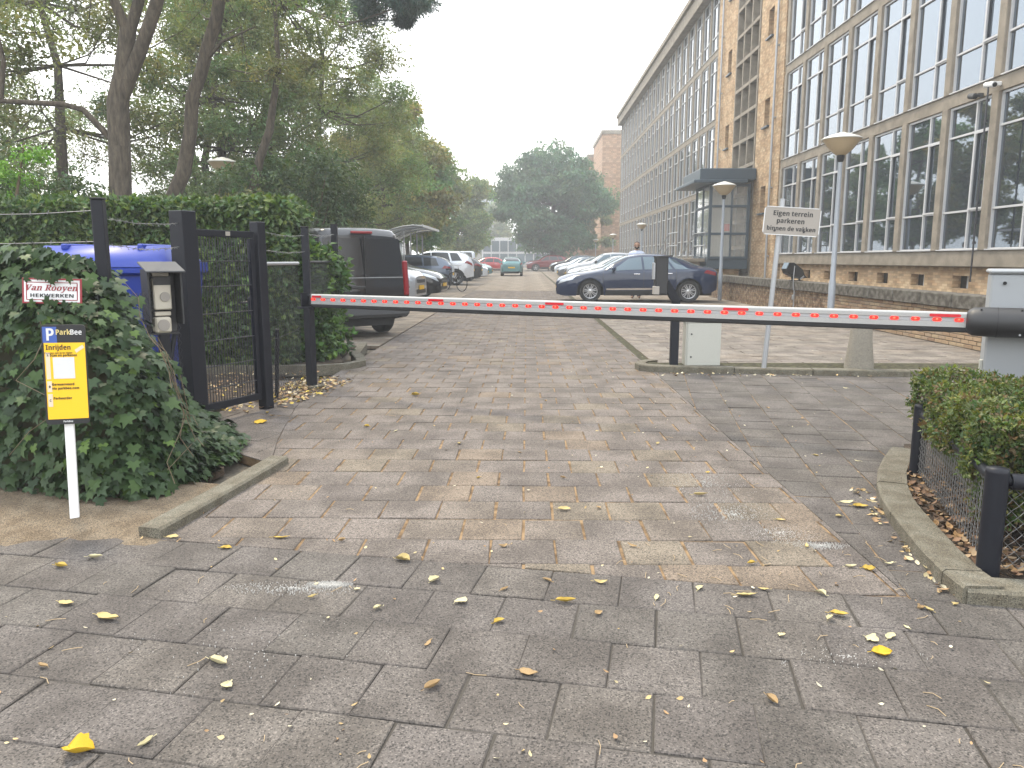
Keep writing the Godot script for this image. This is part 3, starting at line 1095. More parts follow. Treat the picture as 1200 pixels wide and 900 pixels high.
func low_wall():
	var t := thing("low_brick_wall", "low yellow brick wall with thick dark concrete coping along the yard", "wall")
	var x := 6.8
	var core := G.new()
	core.box(Vector3(x + 0.158, 0.26, -18.2), Vector3(0.28, 0.6, 21.6))
	obj("mortar", core, M["kerb"], t)
	# near bricks one by one, the rest in one piece
	var tones := [Vector3(0.40, 0.28, 0.17), Vector3(0.34, 0.23, 0.14), Vector3(0.43, 0.32, 0.2), Vector3(0.30, 0.19, 0.12), Vector3(0.37, 0.27, 0.18)]
	var bm := []
	for i in 5:
		bm.append(mat("wall_brick_%d" % i, tones[i].x, tones[i].y, tones[i].z, 0.95))
		bm[i].albedo_texture = M["brick_tinted"].albedo_texture
		bm[i].uv1_triplanar = true
		bm[i].uv1_world_triplanar = true
		bm[i].uv1_scale = Vector3(1.6, 1.6, 1.6)
	var one := G.new()
	one.box(Vector3.ZERO, Vector3(0.11, 0.055, 0.207), Basis(), 0.004)
	var om := one.mesh()
	var rest := G.new()
	var count := 0
	for k in 98:
		for r in 9:
			var z := -7.5 - 0.22 * k - (0.11 if r % 2 else 0.0)
			var p := Vector3(x + 0.055 + rng.randf_range(-0.003, 0.003), 0.032 + r * 0.0665, z)
			if z < -10.4 and count < 300:
				var o := obj("brick", om, bm[rng.randi() % 5], t)
				o.position = p
				count += 1
			else:
				var c: Vector3 = tones[rng.randi() % 5]
				rest.col = Color(c.x, c.y, c.z)
				rest.box(p, Vector3(0.11, 0.055, 0.207))
	stuff(obj("brickwork", rest, M["brick_tinted"], t))
	for k in 22:
		var g := G.new()
		g.box(Vector3(x + 0.13, 0.71, -7.9 - 0.99 * k), Vector3(0.4, 0.22, 0.982), Basis(), 0.015)
		obj("coping_stone", g, M["coping"], t)

# ------------------------------------------------------------------ plants
func leaf_shape(g: G, o: Vector3, b: Basis, l: float, w: float):
	var p := o + b * Vector3(0, 0, 0)
	var t := o + b * Vector3(0, -l * 0.12, l)
	var a := o + b * Vector3(w * 0.5, l * 0.08, l * 0.45)
	var c := o + b * Vector3(-w * 0.5, l * 0.08, l * 0.45)
	g.tri(p, t, a)
	g.tri(p, c, t)

func rand_dir(r: RandomNumberGenerator) -> Vector3:
	var z := r.randf_range(-1, 1)
	var a := r.randf() * TAU
	var s := sqrt(1 - z * z)
	return Vector3(s * cos(a), z, s * sin(a))

func spray(n: int, radius: float, l: float, w: float, seed_: int, flat := 0.6) -> ArrayMesh:
	var key := "spray%d_%f_%f_%d" % [n, radius, l, seed_]
	if cache.has(key):
		return cache[key]
	var r := RandomNumberGenerator.new()
	r.seed = seed_
	var g := G.new()
	g.group(-1)
	for i in n:
		var d := rand_dir(r)
		d.y = d.y * flat
		var o := d * radius * r.randf_range(0.1, 1.0)
		var f := (d + rand_dir(r) * 0.9 + Vector3(0, -0.35, 0)).normalized()
		var up := (Vector3.UP + rand_dir(r) * 0.7).normalized()
		var b := Basis.looking_at(-f, up) if absf(f.dot(up)) < 0.97 else Basis()
		leaf_shape(g, o, b, l * r.randf_range(0.7, 1.25), w * r.randf_range(0.7, 1.2))
	cache[key] = g.mesh()
	return cache[key]

func tinted(r: RandomNumberGenerator, t: Vector3, amount := 0.35) -> Color:
	var k := 1.0 + r.randf_range(-amount, amount)
	var h := r.randf_range(-0.12, 0.12)
	return Color(t.x * k * (1.0 + h * 1.6), t.y * k, t.z * k * (1.0 - h))

func crown_at(r: RandomNumberGenerator, xf: Array, cols: Array, c: Vector3, rad: Vector3, n: int, size: float, t: Vector3):
	for i in n:
		var d := rand_dir(r)
		var q := pow(r.randf(), 0.45)
		var p := c + Vector3(d.x * rad.x, d.y * rad.y, d.z * rad.z) * q
		var b := Basis(rand_dir(r), r.randf() * TAU) if r.randf() < 0.35 else Basis(Vector3.UP, r.randf() * TAU) * Basis(Vector3.RIGHT, r.randf_range(-0.6, 0.6))
		xf.append(Transform3D(b.scaled(Vector3.ONE * size * r.randf_range(0.7, 1.35)), p))
		cols.append(tinted(r, t))

# limbs: arrays of [points, radii]; clumps: where the crown's masses sit
func tree(called: String, label: String, group: String, base: Vector3, h: float, spread: float, clumps: int, per: int, size: float, tint: Vector3, seed_: int, trunk_r := 0.2, low := 0.25, mesh_kind := 0, trunk: Array = [], centre := Vector3.INF, squash := 0.5):
	var r := RandomNumberGenerator.new()
	r.seed = seed_
	var t := thing(called, label, "tree", Vector3.ZERO, 0.0, group)
	var g := G.new()
	var forks := []
	if trunk.is_empty():
		var pts := []
		var rads := []
		for i in 7:
			var f := i / 6.0
			pts.append(base + Vector3(r.randf_range(-0.25, 0.25) * f * 2.0, h * 0.8 * f, r.randf_range(-0.25, 0.25) * f * 2.0))
			rads.append(lerpf(trunk_r, trunk_r * 0.25, f))
		rads[0] *= 1.35
		g.tube(pts, rads, 9)
		forks = pts.slice(2)
	else:
		for limb in trunk:
			g.tube(limb[0], limb[1], 10)
			forks.append_array(limb[0].slice(maxi(1, limb[0].size() / 2)))
	var cen := centre if centre != Vector3.INF else base + Vector3(0, h * (low + (1.0 - low) * 0.5), 0)
	var ry := h * (1.0 - low) * 0.5 if centre == Vector3.INF else spread * squash
	var xf := []
	var cols := []
	for k in clumps:
		var d := rand_dir(r)
		var q := pow(r.randf_range(0.12, 1.0), 0.4)
		var taper := 1.0 if d.y < 0.2 else 1.0 - 0.25 * d.y
		var p := cen + Vector3(d.x * spread * taper, d.y * ry, d.z * spread * taper) * q * r.randf_range(0.78, 0.98)
		var cr := spread * r.randf_range(0.13, 0.36)
		var near: Vector3 = forks[0]
		for f in forks:
			if f.distance_to(p) < near.distance_to(p) and f.y < p.y + 0.5:
				near = f
		var mid := near.lerp(p, 0.5) + Vector3(0, -0.12 * near.distance_to(p), 0) + rand_dir(r) * 0.15
		var br := trunk_r * r.randf_range(0.14, 0.26)
		g.tube([near, mid, p], [br, br * 0.65, br * 0.3], 5, false)
		for j in 3:
			var e := p + rand_dir(r) * cr * 0.9
			g.tube([p, e], [br * 0.32, br * 0.1], 4, false)
		var ct := tint * r.randf_range(0.78, 1.22)
		ct.x *= r.randf_range(0.85, 1.25)
		crown_at(r, xf, cols, p, Vector3(cr, cr * 0.62, cr), per, size, ct)
	obj("trunk", g, M["bark"], t)
	var ms := [spray(9, 0.26, 0.13, 0.075, 5), spray(10, 0.2, 0.08, 0.04, 6), spray(14, 0.2, 0.2, 0.012, 7, 1.0), spray(9, 0.3, 0.2, 0.12, 8)]
	stuff(many("crown", ms[mesh_kind], M["leaf"], xf, cols, t))
	return t

func w14(pts: Array, z: float) -> Array:
	var out := []
	for p in pts:
		out.append(Vector3(p[0], p[1], z + (p[2] if p.size() > 2 else 0.0)))
	return out

func trees():
	# the two big leaning trunks behind the hedge
	var k := Vector3(0.2, 0.24, 0.095)
	var d := Vector3(0.16, 0.2, 0.085)
	tree("forked_tree", "large forked tree with thick bare trunk rising behind the hedge on the left", "", Vector3(-7.3, 0, -14), 11, 4.4, 36, 70, 0.6, k, 31, 0.26, 0.3, 1, [
		[w14([[-7.3, -0.1], [-7.3, 2.3], [-7.24, 3.2], [-7.2, 4.1], [-7.08, 4.55], [-6.92, 5.3]], -14), [0.245, 0.197, 0.184, 0.184, 0.150, 0.136]],
		[w14([[-6.92, 5.2], [-7.1, 5.8, 0.1], [-7.3, 6.3, 0.2], [-7.9, 7.6, 0.5], [-8.4, 9.2, 0.8]], -14), [0.088, 0.082, 0.082, 0.061, 0.027]],
		[w14([[-6.92, 5.2], [-6.72, 5.7], [-6.6, 6.2, -0.1], [-6.4, 7.8, -0.4], [-6.5, 9.6, -0.5]], -14), [0.102, 0.095, 0.088, 0.068, 0.034]],
		[w14([[-7.2, 3.95], [-7.0, 4.4, 0.02], [-6.72, 4.92, 0.05], [-6.38, 5.6, 0.1], [-6.14, 6.15, 0.15], [-5.6, 7.6, 0.3], [-5.1, 9.3, 0.3]], -14), [0.1, 0.129, 0.116, 0.109, 0.102, 0.075, 0.034]],
		[w14([[-6.2, 5.95, 0.14], [-5.65, 6.0, 0.3], [-5.2, 6.2, 0.4], [-4.2, 6.9, 0.6]], -14), [0.051, 0.048, 0.041, 0.020]],
		[w14([[-7.4, 3.5], [-7.72, 3.93, 0.2], [-8.0, 4.0, 0.3], [-8.97, 4.02, 0.5], [-9.45, 3.75, 0.6], [-10.5, 4.1, 0.6]], -14), [0.061, 0.051, 0.048, 0.041, 0.034, 0.014]],
		[w14([[-7.1, 2.3], [-6.85, 1.9, 0.2], [-6.75, 1.0, 0.3]], -14), [0.034, 0.031, 0.027]]], Vector3(-7.6, 7.6, -14), 0.62)
	tree("leaning_tree", "dark slender tree leaning right behind the hedge beside the forked tree", "", Vector3(-6.9, 0, -15), 11, 3.6, 22, 70, 0.6, d, 32, 0.19, 0.3, 1, [
		[w14([[-7.2, -0.1], [-6.87, 2.4], [-6.55, 3.0], [-6.37, 3.75], [-6.3, 4.35], [-6.1, 4.8], [-5.95, 5.25], [-5.75, 5.75], [-5.62, 6.35], [-5.5, 7.4], [-5.2, 9.0]], -15), [0.163, 0.136, 0.136, 0.122, 0.122, 0.116, 0.116, 0.112, 0.109, 0.068, 0.027]],
		[w14([[-6.0, 5.0], [-5.6, 5.3, 0.2], [-4.9, 5.5, 0.4]], -15), [0.034, 0.027, 0.010]]], Vector3(-5.6, 7.9, -15.4), 0.6)
	tree("slim_tree", "slim curved grey trunk standing right of the leaning tree, above the lamp", "", Vector3(-6.6, 0, -19), 11, 3.3, 22, 75, 0.7, d, 33, 0.15, 0.35, 0, [
		[w14([[-7.1, -0.1], [-6.69, 2.8], [-6.43, 3.75], [-6.16, 4.4], [-6.05, 5.0], [-5.88, 5.8], [-5.9, 7.5]], -19), [0.136, 0.116, 0.102, 0.095, 0.082, 0.068, 0.034]]], Vector3(-6.3, 7.4, -19.8), 0.7)
	# trees along the left edge of the car park
	var spec := [
		[-9.4, -24.5, 11.8, 3.6, "tall pale green tree behind the black van's roof", d * 1.15],
		[-8.0, -30.5, 13.0, 4.3, "broad grey green tree left of the bicycle shelter", k * 0.9],
		[-8.6, -38, 12.2, 4.1, "full tree with olive tinge rising right behind the bicycle shelter", k],
		[-8.4, -47, 11.6, 4.0, "yellowing tree behind the parked white car", Vector3(0.228, 0.236, 0.079)],
		[-8.8, -57, 12.4, 4.3, "fresh green tree right of the yellowing tree", Vector3(0.123, 0.228, 0.061)],
		[-9.2, -69, 12.0, 4.3, "light green rounded tree toward the end of the left row", Vector3(0.193, 0.254, 0.088)],
		[-7.9, -88, 12.0, 5.4, "last rounded tree of the row beside the big tree", Vector3(0.175, 0.228, 0.079)]]
	var i := 0
	for s in spec:
		tree("row_tree", s[4], "trees along the left side of the car park", Vector3(s[0], 0, s[1]), s[2], s[3], 50, 85, 0.95 + 0.05 * i, s[5], 50 + i, 0.2, 0.08, 3 if i > 2 else 0)
		i += 1
	var back := [
		[-12.5, -21, 12.0, 4.2, "hazy tree behind the forked tree's trunk"],
		[-16.5, -19, 11.5, 4.4, "leafy tree at the far left edge beyond the hedge"],
		[-21, -30, 13.0, 5.0, "pale tree in the far left background"],
		[-14.0, -33, 13.0, 4.6, "background tree between the forked and the leaning trunk"],
		[-11.3, -28, 12.0, 3.6, "background tree right of the leaning trunk"], [-13.2, -16, 12.0, 4.4, "light leafy tree filling the top left corner"], [-18.5, -24, 12.5, 4.6, "far tree behind the horizontal branch at left"]]
	for s in back:
		tree("background_tree", s[4], "trees in the background on the left", Vector3(s[0], 0, s[1]), s[2], s[3], 30, 55, 0.95, d * r_mul(i), 50 + i, 0.2, 0.12, 0)
		i += 1
	tree("pine_tree", "dark blue green pine whose bough hangs into the sky at the top", "", Vector3(-7.2, 0, -26), 13, 1.7, 15, 120, 0.95, Vector3(0.061, 0.114, 0.088), 71, 0.2, 0.4, 2, [[[Vector3(-9.3, 0, -28), Vector3(-9.2, 6, -28), Vector3(-8.3, 9.9, -27), Vector3(-6.2, 10.3, -26), Vector3(-4.4, 9.5, -25.0)], [0.22, 0.18, 0.12, 0.09, 0.04]]], Vector3(-4.35, 9.35, -25.2), 0.42)
	tree("big_round_tree", "big dark round tree standing at the far end of the drive", "", Vector3(3.3, 0, -98), 15.3, 8.0, 100, 110, 1.7, Vector3(0.079, 0.158, 0.088), 81, 0.5, 0.1, 3)
	tree("small_tree", "small thin olive tree between the big round tree and the long building", "", Vector3(9.2, 0, -106), 10.5, 3.6, 26, 80, 1.5, Vector3(0.193, 0.219, 0.105), 82, 0.2, 0.15, 3)
	tree("far_tree", "grey green tree closing the view behind the glass pavilion's left end", "", Vector3(-8.5, 0, -160), 13, 6.5, 40, 60, 2.2, d, 91, 0.3, 0.0, 3)
	tree("far_tree", "grey green tree closing the view behind the pavilion's middle", "", Vector3(2.5, 0, -165), 12, 6.5, 40, 60, 2.2, d, 92, 0.3, 0.0, 3)
	# undergrowth behind the hedge
	var sh := [[-9.6, -12.2, 3.3, 1.7, "dark evergreen shrub above the hedge at the far left"], [-7.6, -12.0, 2.9, 1.4, "dark evergreen shrub in front of the forked trunk"], [-5.4, -13.4, 2.7, 1.2, "light olive shrub under the lamp"], [-12.5, -13.5, 4.0, 2.0, "dense shrub beyond the hedge at the picture's left edge"], [-7.6, -17.5, 3.6, 1.7, "shrub behind the leaning trunk's foot"], [-5.6, -19.5, 4.4, 2.0, "bushy shrub above the van's roof at left"], [-8.0, -25, 5.0, 2.3, "tall bush behind the van"], [-9.6, -35, 5.0, 2.4, "tall bush behind the bicycle shelter"]]
	var n := 0
	for s in sh:
		var r := RandomNumberGenerator.new()
		r.seed = 200 + n
		var t := thing("shrub", s[4], "shrub", Vector3.ZERO, 0.0, "shrubs behind the hedge")
		var g := G.new()
		var xf := []
		var cols := []
		var tint := Vector3(0.088, 0.131, 0.056) if n != 2 else Vector3(0.13, 0.14, 0.05)
		for q in 16:
			var p := Vector3(s[0], 0, s[1]) + Vector3(r.randf_range(-1, 1) * s[3] * 0.8, r.randf_range(0.25, 0.86) * s[2], r.randf_range(-0.8, 0.8))
			g.tube([Vector3(s[0] + r.randf_range(-0.2, 0.2), 0, s[1]), p * Vector3(0.5, 0.6, 0.5) + Vector3(s[0], 0, s[1]) * 0.5, p], [0.04, 0.03, 0.01], 5, false)
			crown_at(r, xf, cols, p, Vector3(0.7, 0.45, 0.6) * s[3] * 0.55, 70, 0.6 if s[1] > -18 else 0.9, tint * r.randf_range(0.75, 1.25))
		obj("stems", g, M["twig"], t)
		stuff(many("foliage", spray(9, 0.26, 0.13, 0.075, 5), M["leaf"], xf, cols, t))
		n += 1
	var br := thing("bright_sapling", "bright yellow green sapling leaves over the hedge at the left edge", "sapling", Vector3.ZERO)
	var rr := RandomNumberGenerator.new()
	rr.seed = 333
	var sg := G.new()
	sg.tube([Vector3(-7.1, 0, -10.6), Vector3(-7.0, 2.0, -10.6), Vector3(-6.7, 2.9, -10.5)], [0.03, 0.025, 0.01], 5)
	obj("stem", sg, M["twig"], br)
	var bx := []
	var bc := []
	for p in [Vector3(-6.95, 2.45, -10.6), Vector3(-6.6, 2.75, -10.5), Vector3(-7.3, 2.6, -10.6), Vector3(-7.1, 2.15, -10.5)]:
		crown_at(rr, bx, bc, p, Vector3(0.3, 0.1, 0.3), 40, 0.45, Vector3(0.15, 0.3, 0.04))
	stuff(many("foliage", spray(9, 0.26, 0.13, 0.075, 5), M["leaf"], bx, bc, br))

func r_mul(i: int) -> float:
	return 0.85 + 0.09 * (i % 5)

func hedge_leaves(called: String, label: String, lo: Vector3, hi: Vector3, density: float, mesh: ArrayMesh, size: float, tints: Array, seed_: int, core_in: float, wob: float, cat := "hedge", at0 := Vector3.ZERO, turn := 0.0, tuck := 0.0):
	var r := RandomNumberGenerator.new()
	r.seed = seed_
	var t := thing(called, label, cat, at0, turn)
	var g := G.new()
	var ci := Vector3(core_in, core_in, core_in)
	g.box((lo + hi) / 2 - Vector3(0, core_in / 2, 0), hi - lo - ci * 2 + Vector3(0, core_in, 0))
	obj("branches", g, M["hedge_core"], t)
	var f := FastNoiseLite.new()
	f.seed = seed_
	f.frequency = 1.1
	var s := hi - lo
	var faces := [[0, -1.0], [0, 1.0], [1, 1.0], [2, 1.0], [2, -1.0]]
	var xf := []
	var cols := []
	for fc in faces:
		var ax: int = fc[0]
		var a1 := (ax + 1) % 3
		var a2 := (ax + 2) % 3
		var n := int(s[a1] * s[a2] * density)
		if ax == 2 and fc[1] < 0:
			n /= 3
		for i in n:
			var p := Vector3.ZERO
			p[a1] = lo[a1] + s[a1] * r.randf()
			p[a2] = lo[a2] + s[a2] * r.randf()
			p[ax] = hi[ax] if fc[1] > 0 else lo[ax]
			var off := f.get_noise_3dv(p * 2.0) * wob - pow(r.randf(), 2.0) * core_in * 1.5 + r.randf() * 0.02
			p[ax] += fc[1] * off
			if ax == 0 and fc[1] < 0 and tuck > 0.0:
				p.x += tuck * clampf((lo.y + 0.45 * s.y - p.y) / (0.45 * s.y), 0.0, 1.0)
			var b := Basis(rand_dir(r), r.randf() * TAU)
			xf.append(Transform3D(b.scaled(Vector3.ONE * size * r.randf_range(0.7, 1.3)), p))
			cols.append(tinted(r, tints[r.randi() % tints.size()]))
	stuff(many("foliage", mesh, M["leaf"], xf, cols, t))
	return t

func hedges():
	var d := [Vector3(0.075, 0.125, 0.035), Vector3(0.055, 0.1, 0.032), Vector3(0.115, 0.17, 0.042), Vector3(0.065, 0.11, 0.038)]
	hedge_leaves("tall_hedge", "tall clipped dark green hedge behind the blue bins and the gate", Vector3(-12.0, 0.05, -10.4), Vector3(-2.95, 2.02, -9.35), 900, spray(7, 0.07, 0.075, 0.05, 15), 1.0, d, 401, 0.14, 0.16)
	hedge_leaves("climbing_bush", "leafy climber on the fence in front of the black van", Vector3(-3.1, 0.1, -10.9), Vector3(-2.62, 1.45, -9.75), 420, spray(6, 0.09, 0.085, 0.06, 16), 1.0, [Vector3(0.06, 0.115, 0.03), Vector3(0.045, 0.085, 0.03), Vector3(0.1, 0.18, 0.04)], 402, 0.2, 0.25, "bush")
	var o := [Vector3(0.09, 0.125, 0.028), Vector3(0.065, 0.105, 0.026), Vector3(0.15, 0.165, 0.04), Vector3(0.13, 0.09, 0.038), Vector3(0.055, 0.09, 0.024), Vector3(0.10, 0.125, 0.03)]
	hedge_leaves("low_hedge", "low clipped box hedge with browning tips in front of the barrier cabinet", Vector3(0.0, 0.18, -1.78), Vector3(3.4, 0.645, -0.28), 2600, spray(8, 0.03, 0.026, 0.016, 17), 1.0, o, 403, 0.1, 0.1, "hedge", Vector3(1.96, 0, -3.13), -0.292, 0.34)
	# bare twigs under and in the low hedge
	var r := RandomNumberGenerator.new()
	r.seed = 19
	var g := G.new()
	for i in 420:
		var x := r.randf_range(2.2, 4.6)
		var z := r.randf_range(-4.9, -3.45)
		if x < 2.1 - (z + 3.1) * 0.3:
			x += 0.45
		var p := Vector3(x, 0.03, z)
		var q := p + Vector3(r.randf_range(-0.12, 0.12), r.randf_range(0.15, 0.4), r.randf_range(-0.12, 0.12))
		g.tube([p, p.lerp(q, 0.5) + rand_dir(r) * 0.03, q], [0.004, 0.003, 0.0015], 4, false)
	var tw := obj("hedge_stems", g, M["twig"])
	stuff(tw)
	tag(tw, "bare brown stems and twigs under the low box hedge", "twigs")
	# a few broad leaves at the hedge's corner
	var bl := thing("broad_leaf_shoot", "young shoot with broad bright green leaves at the low hedge's corner", "plant", Vector3(2.22, 0.03, -3.75))
	var sg := G.new()
	sg.tube([Vector3(0, 0, 0), Vector3(0.03, 0.2, 0.02), Vector3(0.08, 0.42, 0.0)], [0.005, 0.004, 0.002], 5)
	obj("stem", sg, M["twig"], bl)
	for a in [[0.0, 0.2, 0.14], [0.07, 0.42, 0.12], [0.02, 0.28, 0.10], [0.06, 0.34, 0.09], [-0.02, 0.15, 0.08]]:
		var lg := G.new()
		lg.group(0)
		var b := Basis.from_euler(Vector3(r.randf_range(0.2, 1.1), r.randf_range(-1.5, 1.5), 0))
		broad_leaf(lg, b, a[2], a[2] * 0.55, 0.15)
		var lo := obj("leaf", lg, M["green_bright"], bl)
		lo.position = Vector3(a[0], a[1], 0.01)

func broad_leaf(g: G, b: Basis, l: float, w: float, curl: float):
	# a leaf blade of 16 faces with a folded midrib and a curled tip
	var rows := []
	for i in 5:
		var f := i / 4.0
		var hw := w * 0.5 * sin(PI * pow(f, 0.8)) + 0.0008
		var y := curl * l * (f - 0.5) * (f - 0.5)
		rows.append([b * Vector3(-hw, y + hw * 0.35, f * l), b * Vector3(0, y, f * l), b * Vector3(hw, y + hw * 0.3, f * l)])
	for i in 4:
		g.quad(rows[i][0], rows[i + 1][0], rows[i + 1][1], rows[i][1])
		g.quad(rows[i][1], rows[i + 1][1], rows[i + 1][2], rows[i][2])

func ivy_leaf() -> ArrayMesh:
	var g := G.new()
	g.group(0)
	var h := [Vector2(0, 0.22), Vector2(0.2, 0.42), Vector2(0.5, 0.2), Vector2(0.3, 0.0), Vector2(0.4, -0.24), Vector2(0.15, -0.22), Vector2(0, -0.62)]
	var p := []
	for q in h:
		p.append(Vector3(q.x, q.y, -0.22 * q.length() * q.length() + 0.06 * absf(q.x)))
	var c := Vector3(0, 0, 0.0)
	for i in 6:
		g.tri(c, p[i + 1], p[i])
		var a: Vector3 = p[i] * Vector3(-1, 1, 1)
		var b: Vector3 = p[i + 1] * Vector3(-1, 1, 1)
		g.tri(c, a, b)
	return g.mesh()

func path_at(a: Array, s: float) -> Vector3:
	var f := clampf(s, 0.0, 0.9999) * (a.size() - 1)
	var i := int(f)
	var p0: Vector3 = a[maxi(i - 1, 0)]
	var p1: Vector3 = a[i]
	var p2: Vector3 = a[i + 1]
	var p3: Vector3 = a[mini(i + 2, a.size() - 1)]
	return p1.cubic_interpolate(p2, p0, p3, f - i)

func ivy():
	var r := RandomNumberGenerator.new()
	r.seed = 77
	var t := thing("ivy", "thick mass of dark ivy covering the fence behind the yellow sign", "ivy", Vector3.ZERO)
	var ridge := [Vector3(-5.2, 1.42, -5.0), Vector3(-4.0, 1.42, -4.85), Vector3(-3.1, 1.40, -4.75), Vector3(-2.78, 1.34, -4.76), Vector3(-2.76, 1.15, -4.93), Vector3(-2.82, 0.5, -5.12), Vector3(-2.76, 0.4, -5.62), Vector3(-2.62, 0.05, -5.95)]
	var foot := [Vector3(-5.2, 0, -4.5), Vector3(-4.0, 0, -4.36), Vector3(-3.0, 0, -4.18), Vector3(-2.25, 0, -4.02), Vector3(-2.04, 0, -4.45), Vector3(-2.0, 0, -4.9), Vector3(-2.06, 0, -5.4), Vector3(-2.28, 0, -5.75)]
	var f := FastNoiseLite.new()
	f.seed = 8
	f.frequency = 1.4
	var at := func(s: float, v: float, out_: float) -> Array:
		var a := path_at(ridge, s)
		var b := path_at(foot, s)
		var p := a.lerp(b, v)
		var ds := path_at(foot, s + 0.02) - path_at(foot, s - 0.02)
		var side := (ds + (path_at(ridge, s + 0.02) - path_at(ridge, s - 0.02))).normalized()
		var nrm := side.cross((a - b).normalized()).normalized()
		if nrm.y < 0:
			nrm = -nrm
		var bulge := 0.2 * sin(PI * clampf(v * 0.9 + 0.1, 0, 1)) * clampf(a.y / 1.2, 0.25, 1.0)
		p += nrm * (bulge + out_ + 0.09 * f.get_noise_3dv(p * 2.0))
		p.y = maxf(p.y, 0.015)
		return [p, nrm, (b - a).normalized()]
	var core := G.new()
	core.group(0)
	var ns := 40
	var nv := 12
	for i in ns:
		for j in nv:
			var q := []
			for c in [[0, 0], [1, 0], [1, 1], [0, 1]]:
				q.append(at.call((i + c[0]) / float(ns), (j + c[1]) / float(nv), -0.2)[0])
			core.quad(q[0], q[3], q[2], q[1])
	# the back of the mass, behind the fence
	for i in ns:
		var a := path_at(ridge, i / float(ns))
		var b := path_at(ridge, (i + 1) / float(ns))
		var back := Vector3(-0.25, 0, -0.15)
		core.quad(a + back, a, b, b + back)
		core.quad(Vector3(a.x, 0, a.z) + back, a + back, b + back, Vector3(b.x, 0, b.z) + back)
	obj("stems", core, M["hedge_core"], t)
	var leaf := ivy_leaf()
	var list := []
	for i in 7800:
		var s := r.randf()
		var v := pow(r.randf(), 0.95) if r.randf() < 0.9 else r.randf() * 0.06
		var o := r.randf_range(-0.12, 0.02) + 0.07 * f.get_noise_2d(s * 60.0, v * 9.0)
		var q: Array = at.call(s, v, o)
		var p: Vector3 = q[0]
		var n: Vector3 = (q[1] + Vector3(0, 0.55, 0.25) + rand_dir(r) * 0.62).normalized()
		var d: Vector3 = (q[2] + rand_dir(r) * 0.55).normalized()
		var y := -(d - n * d.dot(n)).normalized()
		var x := y.cross(n)
		var sz := r.randf_range(0.04, 0.112)
		if r.randf() < 0.2:
			sz *= 0.6
		list.append([o - 0.02 * p.distance_to(Vector3(0, 1.3, 0)) + sz * 0.4, Transform3D(Basis(x * sz, y * sz, n * sz), p), s, v])
	list.sort_custom(func(a, b): return a[0] > b[0])
	var tints := []
	for i in 6:
		tints.append(M["ivy_%d" % i].albedo_color.srgb_to_linear())
	var xf := []
	var cols := []
	var pick := [0, 0, 0, 1, 1, 2, 2, 3, 3, 5, 5, 5, 4]
	for i in list.size():
		var k: int = pick[r.randi() % pick.size()]
		if k == 4 and r.randf() < 0.45:
			k = 0
		if i < 300:
			var o := obj("leaf", leaf, M["ivy_%d" % k], t)
			o.transform = list[i][1]
		else:
			xf.append(list[i][1])
			var c: Color = tints[k]
			var u := r.randf_range(0.8, 1.2)
			cols.append(Color(c.r * u, c.g * u, c.b * u))
	stuff(many("foliage", leaf, M["ivy_leaf"], xf, cols, t))
	# leaves that hang over the small sign
	for a in [[-2.74, 1.262, 0.07, 0], [-2.69, 1.255, 0.06, 1], [-2.71, 1.235, 0.05, 5], [-2.79, 1.262, 0.05, 3], [-2.74, 1.118, 0.075, 5], [-2.70, 1.112, 0.06, 0], [-2.83, 1.108, 0.065, 2], [-2.64, 1.11, 0.05, 1], [-2.86, 1.25, 0.055, 0], [-2.61, 1.25, 0.06, 2]]:
		var o := obj("leaf", leaf, M["ivy_%d" % a[3]], t)
		o.transform = Transform3D(Basis(Vector3(0, 0, 1), r.randf_range(-1.2, 1.2)).scaled(Vector3.ONE * a[2]), Vector3(a[0], a[1], -4.365 + (a[1] - 1.18) * -0.12))
	# dry vines
	var vg := G.new()
	for i in 8:
		var s := r.randf_range(0.2, 0.75)
		var v := r.randf_range(0.0, 0.5)
		var pts := []
		for k in 7:
			pts.append(at.call(s + 0.012 * k * r.randf_range(-1, 1), clampf(v + 0.09 * k, 0, 0.97), 0.03 + 0.015 * r.randf())[0])
		vg.tube(pts, 0.0025, 4, false)
	obj("vines", vg, M["twig"], t)

# ------------------------------------------------------------------ barrier, gate, fence
func rounded(w: float, h: float, r: float, n := 4) -> PackedVector2Array:
	var p := PackedVector2Array()
	for c in [[w / 2 - r, h / 2 - r, 0.0], [-w / 2 + r, h / 2 - r, PI / 2], [-w / 2 + r, -h / 2 + r, PI], [w / 2 - r, -h / 2 + r, PI * 1.5]]:
		for i in n + 1:
			var a: float = c[2] + PI / 2 * i / n
			p.append(Vector2(c[0] + r * cos(a), c[1] + r * sin(a)))
	return p

